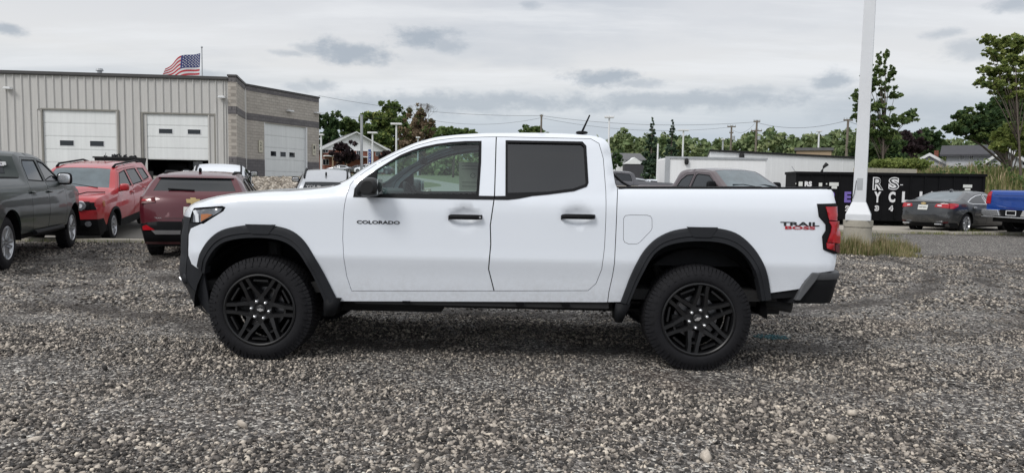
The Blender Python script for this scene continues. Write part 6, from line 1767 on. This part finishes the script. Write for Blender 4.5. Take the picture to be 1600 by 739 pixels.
        for (v, w_) in arms:
            z = at(u, v, zc).z - g; m = MB(); m.box(-w_ * kk / 2, w_ * kk / 2, -.08, .08, z - .09, z + .09); a = m.build('crossarm', WOODP, r)
            for q in (-.45, -.15, .15, .45): m = MB(); m.tube([(q * w_ * kk, 0, z + .09), (q * w_ * kk, 0, z + .30)], .05, 6); m.build('insulator', GALV, a)
        if len(arms) > 1: m = MB(); m.tube([(.35, -.2, at(u, 213, zc).z - g), (.35, -.2, at(u, 219, zc).z - g)], .22, 10); m.build('transformer', GALV, r)
        tops.append((u, vt, zc))
    def wire(pts, sag, lab, rr=.022):
        m = MB(); out = []
        for (a, b) in zip(pts, pts[1:]):
            A, B = at(*a), at(*b)
            for k in range(13):
                t_ = k / 12; q = A.lerp(B, t_); q.z -= sag * 4 * t_ * (1 - t_); out.append(q)
        m.tube(out, rr, 4, False)
        tag(m.build('power_line', WIRE, None), lab, 'power line')
    wire([(498, 150, 110), (845, 181, 110), (1180, 191, 105), (1322, 189, 90), (1600, 236, 80)], .9, 'topmost thin power line over the whole street')
    wire([(640, 181, 110), (845, 184.5, 110), (1141, 199, 115), (1180, 192, 105)], 1.2, 'second power line sagging just below the topmost one', .018)
    wire([(498, 176, 100), (640, 183, 110)], .5, 'short low power line beside the dark trees', .018)
    wire([(1180, 206, 105), (1322, 204, 92), (1560, 262, 70)], .9, 'lower power line running down to the right houses', .018)
    # flag
    b = at(316, 120, 60); tp = at(316.3, 76, 60); g = 1.5
    r = empty('flagpole', (b.x, b.y, g), 0, 'thin steel flagpole standing behind the metal garage roof', 'flagpole')
    m = MB(); m.tube([(0, 0, 0), (0, 0, tp.z - g)], .05, 8); m.blob((0, 0, tp.z - g + .06), (.09, .09, .09), 1, 10, 8); m.build('shaft', GALV, r)
    a0, a1 = at(313, 83.5, 60), at(311.5, 122, 60)
    e0, e1 = at(257, 107, 60), at(251, 133, 60)
    nu, nv = 52, 26
    FR, FW, FB = simple('flag_red', (.42, .03, .045), .8), simple('flag_white', (.62, .62, .63), .8), simple('flag_blue', (.04, .05, .17), .8)
    def F_(s, t_):
        p0 = a0.lerp(e0, s); p1 = a1.lerp(e1, s); q = p0.lerp(p1, t_)
        q.z += .35 * math.sin(s * PI) * (1 - t_) - .05 * math.sin(s * 9 + t_ * 2)
        return q + Vector((0, .28 * math.sin(s * 9.0 + t_ * 1.5) * s ** .5, .0))
    m = MB(); vs = [F_(i / nu, j / nv) for j in range(nv + 1) for i in range(nu + 1)]
    m.v = [tuple(v) for v in vs]
    for j in range(nv):
        for i in range(nu):
            m.f.append((j * (nu + 1) + i, j * (nu + 1) + i + 1, (j + 1) * (nu + 1) + i + 1, (j + 1) * (nu + 1) + i))
            row = j // 2; m.mi.append(2 if (i < nu * .50 and row < 7) else (0 if row % 2 == 0 else 1))
    fo = m.build('flag', [FR, FW, FB], None, smooth=True)
    tag(fo, 'stars and stripes flag blowing left from its pole over the garage roof', 'flag')
    for row in range(9):
        for c_ in range(6 if row % 2 == 0 else 5):
            s, t_ = (.035 + .079 * c_ + (.033 if row % 2 else 0)), (.045 + row * .054)
            c0 = F_(s, t_); m = MB(); pts = []
            for k in range(10):
                q = (.075 if k % 2 == 0 else .03); an = PI / 2 + k * PI / 5; pts.append((c0.x + q * math.cos(an), c0.y - .05, c0.z + q * math.sin(an)))
            m.add(pts + [(c0.x, c0.y - .05, c0.z)], [(k, (k + 1) % 10, 10) for k in range(10)]); m.build('star', FW, fo)

# ------------------------------------------------------------------ vegetation
def leaf_mat(name, dark, mid, light, trans=.38):
    m, t, b = newmat(name)
    a = t.n('ShaderNodeAttribute'); a.attribute_name = 'tone'
    c = t.ramp(a.outputs['Fac'], [(0, dark), (.5, mid), (1, light)])
    t.l(c, b.inputs['Base Color']); b.inputs['Roughness'].default_value = .6
    b.inputs['Specular IOR Level'].default_value = .25
    tr = t.n('ShaderNodeBsdfTranslucent'); t.l(c, tr.inputs[0])
    mx = t.n('ShaderNodeMixShader'); mx.inputs[0].default_value = trans
    out = [n for n in m.node_tree.nodes if n.type == 'OUTPUT_MATERIAL'][0]
    t.l(b.outputs[0], mx.inputs[1]); t.l(tr.outputs[0], mx.inputs[2]); t.l(mx.outputs[0], out.inputs[0])
    return m
L_GREEN = leaf_mat('green_leaves', (0.037, 0.074, 0.026), (0.102, 0.158, 0.052), (0.223, 0.288, 0.094))
L_DARK = leaf_mat('dark_green_leaves', (0.023, 0.048, 0.023), (0.055, 0.102, 0.041), (0.121, 0.176, 0.065))
L_LIGHT = leaf_mat('yellow_green_leaves', (0.084, 0.121, 0.034), (0.223, 0.278, 0.078), (0.409, 0.446, 0.149))
L_PURP = leaf_mat('purple_leaves', (.016, .011, .013), (.036, .024, .027), (.07, .045, .048))
L_BROWN = leaf_mat('thin_brown_leaves', (0.112, 0.084, 0.060), (0.223, 0.163, 0.108), (0.335, 0.260, 0.167))
L_SPRUCE = leaf_mat('spruce_needles', (0.023, 0.044, 0.030), (0.052, 0.089, 0.055), (0.102, 0.149, 0.085), .1)
L_FAR = leaf_mat('far_woods_leaves', (0.074, 0.121, 0.055), (0.158, 0.214, 0.094), (0.288, 0.325, 0.158), .15)
L_GRASS = leaf_mat('grass_blades', (0.055, 0.095, 0.025), (0.186, 0.209, 0.070), (0.372, 0.333, 0.171), .3)
L_WEED = leaf_mat('seed_head_stalks', (0.186, 0.155, 0.078), (0.341, 0.264, 0.155), (0.496, 0.388, 0.264), .2)
def leaves(name, C, R, n, size, mat, parent, tone0=None, flat=1.0, surf=.55):
    """n leaf quads spread through ellipsoid clumps centres C (k,3) radii R (k,3)"""
    C = np.array(C, float); R = np.array(R, float)
    wgt = R.prod(1) ** (2 / 3); idx = RNG.choice(len(C), n, p=wgt / wgt.sum())
    d = RNG.normal(size=(n, 3)); d /= np.linalg.norm(d, axis=1)[:, None]
    rad_ = RNG.uniform(0, 1, n) ** (1 / 3); rad_ = rad_ * (1 - surf) + surf * np.abs(RNG.normal(.72, .5, n))
    P = C[idx] + d * R[idx] * rad_[:, None]
    t1 = RNG.normal(size=(n, 3)); t1 /= np.linalg.norm(t1, axis=1)[:, None]
    t2 = np.cross(t1, RNG.normal(size=(n, 3))); t2 /= np.linalg.norm(t2, axis=1)[:, None] + 1e-9
    s = size * RNG.uniform(.6, 1.4, n)[:, None]
    t1 = t1 * s; t2 = t2 * s * .62
    V = np.stack([P - t1, P + t2, P + t1, P - t2], 1).reshape(-1, 3)
    F = np.arange(4 * n).reshape(n, 4)
    ct = RNG.uniform(0, 1, len(C)) if tone0 is None else np.array(tone0)
    tone = np.clip(ct[idx] * .55 + RNG.uniform(0, .55, n), 0, 1)
    return mesh_np(name, V, F, mat, parent, False, np.repeat(tone, 4))
def px_tree(name, label, u, vb, zc, clumps, mat, n, size, trunk=.25, group=None, limbs=True, barkm=None, extra=None, cat='tree', sub=26):
    """clumps: (u, v, ru, rv) in the photograph's units, scaled at the tree's own distance; each is broken into smaller ones with depth"""
    b = at(u, vb, zc); g = terr(b.x, b.y); k = zc / FOC
    root = empty(name, (b.x, b.y, g), 0, label, cat, group)
    C = []; R = []; main = []
    for (cu, cv, ru, rv) in clumps:
        c = at(cu, cv, zc); c = np.array([c.x - b.x, c.y - b.y, c.z - g]); main.append(c)
        for q in range(sub):
            d = RNG.normal(size=3); d /= np.linalg.norm(d); rr = RNG.uniform(0, 1) ** .6 * 1.45
            C.append(c + d * np.array([ru * k, ru * k, rv * k]) * rr); f = RNG.uniform(.16, .40) - .06 * rr
            R.append((ru * k * f, ru * k * f, rv * k * f))
    leaves('crown', C, R, n, size, mat, root)
    if extra: leaves('crown', [np.array(C[i]) for i in range(0, len(C), 2)], [R[i] for i in range(0, len(R), 2)], extra[1], size, extra[0], root)
    if trunk:
        m = MB(); top = max(c[2] for c in main)
        cxm = float(np.mean([c[0] for c in main]))
        spine = [(0, 0, -.2), (cxm * .15, 0, top * .25), (cxm * .5, 0, top * .55), (cxm * .8, 0, top * .85)]
        m.tube(spine, [trunk, trunk * .8, trunk * .5, trunk * .2], 8)
        if limbs:
            for c in main:
                zz_ = max(top * .15, min(c[2] * .55, top * .6)); q = zz_ / top
                m.tube([(cxm * min(1, q) * .9, 0, zz_), ((c[0] + cxm * q) * .5, c[1] * .5, (c[2] + zz_) * .52), tuple(c)], [trunk * .38, trunk * .25, trunk * .08], 6)
        m.build('trunk', barkm or BARK, root, smooth=True)
    return root
def conifer(name, label, u, vt, vb, zc, wpx, mat, n, size, group=None):
    b = at(u, vb, zc); tp = at(u, vt, zc); g = terr(b.x, b.y); k = zc / FOC; H = tp.z - g
    root = empty(name, (b.x, b.y, g), 0, label, 'tree', group)
    C = []; R = []
    lev = int(26)
    for i in range(lev):
        f = i / (lev - 1); z = H * (.06 + .93 * f); r = (wpx / 2 * k) * (1 - f) ** .8 * RNG.uniform(.7, 1.15) + .03
        nb = max(3, int(8 * (1 - f)) + 2)
        for q in range(nb):
            a = RNG.uniform(0, 2 * PI); rr = r * RNG.uniform(.45, .95)
            C.append((rr * math.cos(a), rr * math.sin(a), z - rr * .20)); R.append((max(.05, r * .34), max(.05, r * .34), max(.05, H * .014)))
    leaves('crown', C, R, n, size, mat, root, surf=.3)
    m = MB(); m.tube([(0, 0, -.2), (0, 0, H * .9)], [.25, .02], 6); m.build('trunk', BARK, root)
    return root
def blades(name, P, h, w, mat, lean=.35, parent=None, kind='stuff'):
    n = len(P); a = RNG.uniform(0, 2 * PI, n)
    d = np.stack([np.cos(a), np.sin(a), np.zeros(n)], 1); s = np.stack([-np.sin(a), np.cos(a), np.zeros(n)], 1)
    ln = RNG.uniform(0, lean, n)[:, None]; h = h[:, None]
    up = np.array([0, 0, 1.0])
    b0 = P - s * w / 2; b1 = P + s * w / 2
    m0 = P + up * h * .55 + d * h * ln * .35 - s * w * .4; m1 = P + up * h * .55 + d * h * ln * .35 + s * w * .4
    t = P + up * h * (1 - ln * .3) + d * h * ln
    V = np.stack([b0, b1, m1, m0, t], 1).reshape(-1, 3)
    base = (np.arange(n) * 5)[:, None]
    F = np.concatenate([base + [0, 1, 2], base + [0, 2, 3], base + [3, 2, 4]], 0)
    o = mesh_np(name, V, F, mat, parent, False, np.repeat(RNG.uniform(0, 1, n), 5))
    return tag(o, kind=kind)
def build_plants():
    # left group
    px_tree('pine_tree', 'dark layered pine rising behind the corner of the block workshop', 516, 262, 158, [(518, 190, 16, 18), (512, 212, 16, 16), (524, 228, 14, 16), (510, 240, 14, 14), (505, 190, 8, 10)], L_DARK, 11000, .40, .45)
    px_tree('maple_tree', 'mid-green rounded tree between dark pine and brown-topped tree', 552, 262, 165, [(550, 200, 17, 13), (545, 215, 20, 14), (565, 218, 18, 16)], L_GREEN, 8000, .40)
    px_tree('broadleaf_tree', 'big olive-green tree left of the brown-leaved one', 605, 262, 160, [(590, 200, 24, 18), (610, 185, 24, 18), (628, 200, 22, 24), (600, 225, 34, 20), (607, 168, 8, 10), (575, 222, 18, 18)], L_GREEN, 17000, .40, .5, extra=(L_LIGHT, 7000))
    px_tree('thinning_tree', 'half-bare brown-leaved tree with twigs showing above the white cab', 655, 262, 152, [(650, 200, 18, 22), (665, 215, 20, 20), (640, 225, 24, 18), (655, 180, 14, 16)], L_BROWN, 7500, .32, .45, extra=(L_GREEN, 2200))
    # bare twigs of that tree
    b = at(660, 262, 152); g = terr(b.x, b.y)
    rt = [o for o in bpy.data.objects if o.name == 'thinning_tree'][0]
    m = MB(); rnd = random.Random(5)
    def twig(p, d, L, r, dep):
        q = p + d * L; m.tube([p, p.lerp(q, .5) + Vector((rnd.uniform(-.1, .1), 0, rnd.uniform(0, .1))) * L, q], [r, r * .8, r * .55], 4, False)
        if dep > 0:
            for _ in range(3): twig(q, (d + Vector((rnd.uniform(-.7, .7), rnd.uniform(-.5, .5), rnd.uniform(-.1, .6)))).normalized(), L * .68, r * .6, dep - 1)
    kk = 152 / FOC
    for du in (-4, 6, 14): twig(Vector((du * kk * .6, 0, at(660, 215, 152).z - g)), Vector((rnd.uniform(-.2, .3), 0, 1)).normalized(), 2.8, .09, 4)
    m.build('bare_twigs', BARK, rt)
    px_tree('roadside_tree', 'bushy green tree just showing over the front of the cab roof', 708, 262, 130, [(695, 205, 12, 8), (715, 206, 18, 8), (735, 208, 10, 5), (706, 218, 26, 10)], L_GREEN, 3000, .4)
    px_tree('treetop', 'small treetop over the middle of the white cab roof', 832, 262, 140, [(826, 203, 10, 5), (840, 203, 8, 4), (832, 215, 16, 10)], L_GREEN, 1400, .4)
    px_tree('plum_tree', 'small dark purple tree in front of the brick building', 540, 266, 125, [(540, 232, 13, 12), (532, 245, 14, 10), (549, 247, 12, 9)], L_PURP, 6000, .26, .15)
    px_tree('plum_tree', 'purple shrub touching the right end of the brick building', 608, 266, 130, [(608, 240, 9, 8), (604, 250, 8, 7)], L_PURP, 2000, .26, .12)
    # far woods
    C = []; R = []; T0 = []
    for u in np.arange(-120, 1760, 5.5):
        zc = RNG.uniform(240, 300); k = zc / FOC
        vt = lerp(u, [0, 500, 620, 930, 960, 1010, 1060, 1100, 1140, 1190, 1240, 1280, 1340, 1420, 1480, 1600], [235, 232, 236, 222, 214, 216, 214, 222, 220, 209, 216, 212, 204, 212, 222, 226]) + RNG.normal() * 3.0
        h0 = lerp(u, [0, 1600], [274, 301])
        z = vt
        while z < h0 + 2:
            c = at(u + RNG.uniform(-5, 5), z + 4, zc); C.append((c.x, c.y + RNG.uniform(-6, 6), c.z)); r = RNG.uniform(5, 10) * k; R.append((r, r, r * RNG.uniform(.55, .85))); T0.append(RNG.uniform(0, 1)); z += RNG.uniform(6, 10)
    o = leaves('distant_woods', C, R, 95000, 1.0, L_FAR, None, T0, surf=.5); tag(o, kind='stuff')
    m = MB()
    # two spruces
    conifer('spruce_tree', 'left of the two tall narrow spruces beyond the bed of the white pickup', 1017, 185, 266, 92, 40, L_SPRUCE, 11000, .17, 'pair of tall spruces')
    conifer('spruce_tree', 'right of the two tall narrow spruces, nearer the box trailer', 1048, 188, 262, 90, 44, L_SPRUCE, 11000, .17, 'pair of tall spruces')
    px_tree('garden_shrub', 'dark shrub against the low house beside the white cab', 962, 262, 100, [(962, 250, 9, 9)], L_DARK, 700, .22, .1, cat='shrub')
    # right group
    px_tree('slender_tree', 'tall slender open-crowned tree rising right behind the white lamp post', 1380, 262, 52,
            [(1374, 92, 4, 9), (1384, 90, 4, 11), (1372, 112, 9, 9), (1391, 115, 7, 9), (1352, 118, 5, 6), (1366, 132, 12, 9), (1385, 138, 12, 10), (1398, 150, 8, 6), (1338, 152, 9, 8), (1352, 168, 14, 9), (1375, 165, 14, 9), (1342, 185, 9, 8), (1370, 192, 18, 10), (1395, 190, 14, 8), (1415, 185, 13, 8), (1425, 178, 6, 6), (1356, 208, 14, 9), (1384, 214, 20, 12)], L_GREEN, 26000, .085, .11, sub=26)
    px_tree('bushy_tree', 'broad dark bushy tree below the slender one, right of the lamp post', 1385, 268, 58, [(1365, 232, 22, 16), (1390, 238, 24, 18), (1345, 240, 18, 12), (1375, 252, 34, 10)], L_DARK, 16000, .15, .25, extra=(L_GREEN, 9000), limbs=False)
    px_tree('purple_tree', 'dark purple-leaved tree above the small gabled house', 1425, 262, 72, [(1422, 222, 15, 14), (1436, 232, 13, 12), (1415, 240, 12, 10)], L_PURP, 4200, .2, .2)
    px_tree('dark_tree', 'dense dark green round tree behind the small gabled house', 1448, 262, 80, [(1447, 214, 16, 10), (1462, 222, 13, 11), (1440, 224, 14, 12), (1456, 236, 16, 10)], L_DARK, 5200, .24, .2)
    px_tree('spreading_tree', 'wide dark spreading tree reaching left from the right edge', 1590, 262, 46,
            [(1510, 196, 20, 12), (1532, 188, 24, 16), (1556, 180, 24, 18), (1582, 172, 24, 22), (1605, 175, 28, 26), (1535, 205, 26, 12), (1570, 205, 30, 14), (1496, 203, 9, 6), (1610, 210, 28, 16), (1508, 180, 9, 8)], L_DARK, 26000, .12, .22, extra=(L_GREEN, 16000), sub=30)
    px_tree('ash_tree', 'tall airy yellow-green tree at the upper right corner', 1600, 262, 38,
            [(1542, 62, 9, 6), (1560, 66, 11, 8), (1580, 70, 14, 10), (1600, 66, 16, 12), (1545, 82, 7, 5), (1565, 90, 14, 9), (1588, 96, 16, 11), (1612, 92, 16, 14), (1540, 110, 9, 6), (1560, 112, 14, 8), (1584, 122, 16, 10), (1540, 130, 10, 8), (1562, 136, 14, 8), (1590, 146, 18, 10), (1612, 130, 18, 16)], L_LIGHT, 26000, .075, .08, extra=(L_GREEN, 9000), sub=30)
    px_tree('young_ash', 'low bright yellow-green sapling before the long grey house', 1585, 262, 40, [(1565, 212, 14, 9), (1588, 206, 16, 10), (1575, 226, 16, 9), (1598, 225, 14, 12), (1556, 228, 9, 6)], L_LIGHT, 5200, .12, .1)
    # overgrown bank
    def bank_z(x, y):
        xx = x; x = x - .52 * (y - 32) + .3
        r_ = (y - 32.5) / 8.0; f = min(1, max(0, r_)); f = f * f * (3 - 2 * f)
        k = min(1, max(0, (x - 15.3) / 2.8)); k = k * k * (3 - 2 * k)
        return -.08 + f * (.02 + 2.2 * k) + .16 * f * math.sin(x * 1.3) * math.sin(y * .9)
    sheet('overgrown_bank', list(np.arange(15, 62, .8)), list(np.arange(32, 52, .8)), bank_z, HILLM)
    n = 26000
    y = RNG.uniform(32.5, 44, n); x = RNG.uniform(0, 17, n) + 15.6 + .52 * (y - 32)
    P = np.array([(a, b, bank_z(a, b) - .02) for a, b in zip(x, y)])
    blades('bank_grass', P, RNG.uniform(.35, .95, n), .045, L_GRASS, .55)
    n = 9000
    y = RNG.uniform(33, 44, n); x = RNG.uniform(0, 17, n) + 16.2 + .52 * (y - 32)
    P = np.array([(a, b, bank_z(a, b) + .15) for a, b in zip(x, y)])
    leaves('bank_shrubbery', np.array([(a + .52 * (b - 32), b, bank_z(a + .52 * (b - 32), b) + .25) for a, b in zip(RNG.uniform(16, 34, 90), RNG.uniform(33, 43, 90))]), RNG.uniform(.35, .9, (90, 3)), 22000, .09, L_GREEN, None)
    tag(bpy.data.objects['bank_shrubbery'], kind='stuff')
    blades('seed_heads', P[:2600], RNG.uniform(.4, .95, 2600), .045, L_WEED, .4)
    # hedge over the grey wall
    Cc = []; Rr = []
    for u in np.arange(1375, 1440, 4): c = at(u, 256 + RNG.uniform(-2, 3), 36); Cc.append((c.x, c.y, c.z)); Rr.append((.45, .45, .20))
    o = leaves('wall_creeper', Cc, Rr, 5200, .10, L_LIGHT, None); tag(o, 'bright green creeper spilling over the grey retaining wall', 'hedge')
    # weeds round the pier and along the kerb
    def clump(u, v, r, n, hmax, zlift=0):
        r_ = ray(u, v); t = -EYE / r_.z; p = Vector((0, 0, EYE)) + r_ * t
        a = RNG.uniform(0, 2 * PI, n); q = r * RNG.uniform(0, 1, n) ** .7
        return np.stack([p.x + q * np.cos(a) * 1.3, p.y + q * np.sin(a) * .7, np.zeros(n)], 1), hmax * (1 - .55 * (q / r)) * RNG.uniform(.4, 1.0, n)
    S = [(1322, 396, .35, 480, .52), (1336, 397, .3, 420, .55), (1354, 399, .22, 260, .42), (1375, 394, .42, 640, .50), (1400, 393, .42, 620, .40), (1415, 401, .28, 200, .16), (1318, 392, .4, 260, .40), (1385, 397, .5, 420, .34)]
    PP, HH = zip(*[clump(*s_) for s_ in S]); blades('pier_grass', np.vstack(PP), np.concatenate(HH) * 1.15, .008, L_GRASS, .6); blades('dry_pier_grass', np.vstack(PP)[::2], np.concatenate(HH)[::2] * 1.25, .008, L_WEED, .5)
    PP, HH = zip(*[clump(*s_) for s_ in [(1513, 365, .6, 300, .25), (1440, 365, .5, 120, .12), (1330, 368, 1.2, 300, .22), (1560, 366, .9, 260, .16), (1470, 366, .5, 90, .14), (1585, 366, .5, 120, .12)]]); blades('kerb_grass', np.vstack(PP), np.concatenate(HH), .016, L_GRASS, .7)
    n = 700
    P = np.stack([RNG.uniform(-15, -4.5, n), 14.9 + RNG.normal(size=n) * .14, np.full(n, -.02)], 1); blades('edge_weeds', P, RNG.uniform(.03, .13, n), .012, L_GRASS, .8)

# ------------------------------------------------------------------ assemble
build_hero()
build_red_suv()
build_maroon_suv()
simple_suv('small_suv', 'white compact SUV mostly hidden behind the dark red crossover', P_WHITE, -9.05, 21.5, rad(111), 'plain')
simple_suv('family_suv', 'silver-roofed SUV with dark tinted tailgate glass behind the white hood', P_SILVER, -5.85, 21.9, rad(104), 'text')
build_pickups()
build_sedan()
def far(u, zc, *a, **k):
    p = at(u, 270, zc); return far_car(a[0], a[1], a[2], p.x, p.y, *a[3:], **k)
far(561, 118, 'parked_car', 'grey-green car parked before the brick building, first right of the silver SUV', P_CHAR, rad(160))
far(576, 104, 'parked_car', 'white car parked between the silver SUV roof and the white windshield pillar', P_WHITE, rad(150))
far(594, 112, 'parked_car', 'dark car parked nearest the white windshield pillar', P_GREY, rad(170))
far(531, 122, 'parked_car', 'silver car parked under the dark purple tree', P_SILVER, rad(175))
CW = [[(1.20, 1.38), (.55, 1.74), (.22, 1.78), (.19, 1.38)], [(.09, 1.38), (.12, 1.78), (-.58, 1.77), (-.68, 1.68), (-.76, 1.40)]]
r, c = pickup('pickup_truck', 'dark grey pickup far behind, side-on beyond the white truck bed front', P_CHAR, 0, 0, 0, 'far', CREW_W, CREW_D)
p = at(990, 285, 38); place(r, p.x - 1.0, p.y, rad(176), 3.74)
far(985, 62, 'parked_suv', 'silver-topped vehicle parked beyond the far grey pickup, left one', P_SILVER, rad(178), h=1.75, cat='suv')
far(1012, 66, 'parked_suv', 'white-topped vehicle parked beyond the far grey pickup, right one', P_WHITE, rad(175), h=1.7, cat='suv')
build_ground()
build_gravel()
build_garage()
build_houses()
build_dumpster()
build_poles()
build_plants()

def split_loose(name):
    """give every unconnected piece of a mesh its own object under the same parent"""
    done = {}
    for o in [q for q in bpy.data.objects if q.type == 'MESH' and q.name.split('.')[0] == name and q.get('kind') is None]:
        me = o.data
        if me.name not in done:
            n = len(me.vertices); par = list(range(n))
            def find(a):
                while par[a] != a: par[a] = par[par[a]]; a = par[a]
                return a
            for e in me.edges:
                a, b = find(e.vertices[0]), find(e.vertices[1])
                if a != b: par[a] = b
            groups = {}
            for p in me.polygons: groups.setdefault(find(p.vertices[0]), []).append(p)
            out = []
            if len(groups) > 1:
                for g in groups.values():
                    ids = sorted({v for p in g for v in p.vertices}); rm = {v: i for i, v in enumerate(ids)}
                    m2 = bpy.data.meshes.new(name); m2.from_pydata([me.vertices[v].co[:] for v in ids], [], [tuple(rm[v] for v in p.vertices) for p in g])
                    for mt in me.materials: m2.materials.append(mt)
                    m2.polygons.foreach_set('use_smooth', [p.use_smooth for p in g]); out.append(m2)
            done[me.name] = out
        out = done[me.name]
        if not out: continue
        o.data = out[0]
        for m2 in out[1:]:
            c = o.copy(); c.data = m2; COL.objects.link(c)
for nm in ('wheel_liner', 'mud_guard', 'tow_corner', 'rear_valance', 'base_rail', 'lug_nuts', 'window_decal', 'base_course'): split_loose(nm)
for o in bpy.data.objects:
    if o.name.split('.')[0] == 'lug_nuts': o.name = 'lug_nut'
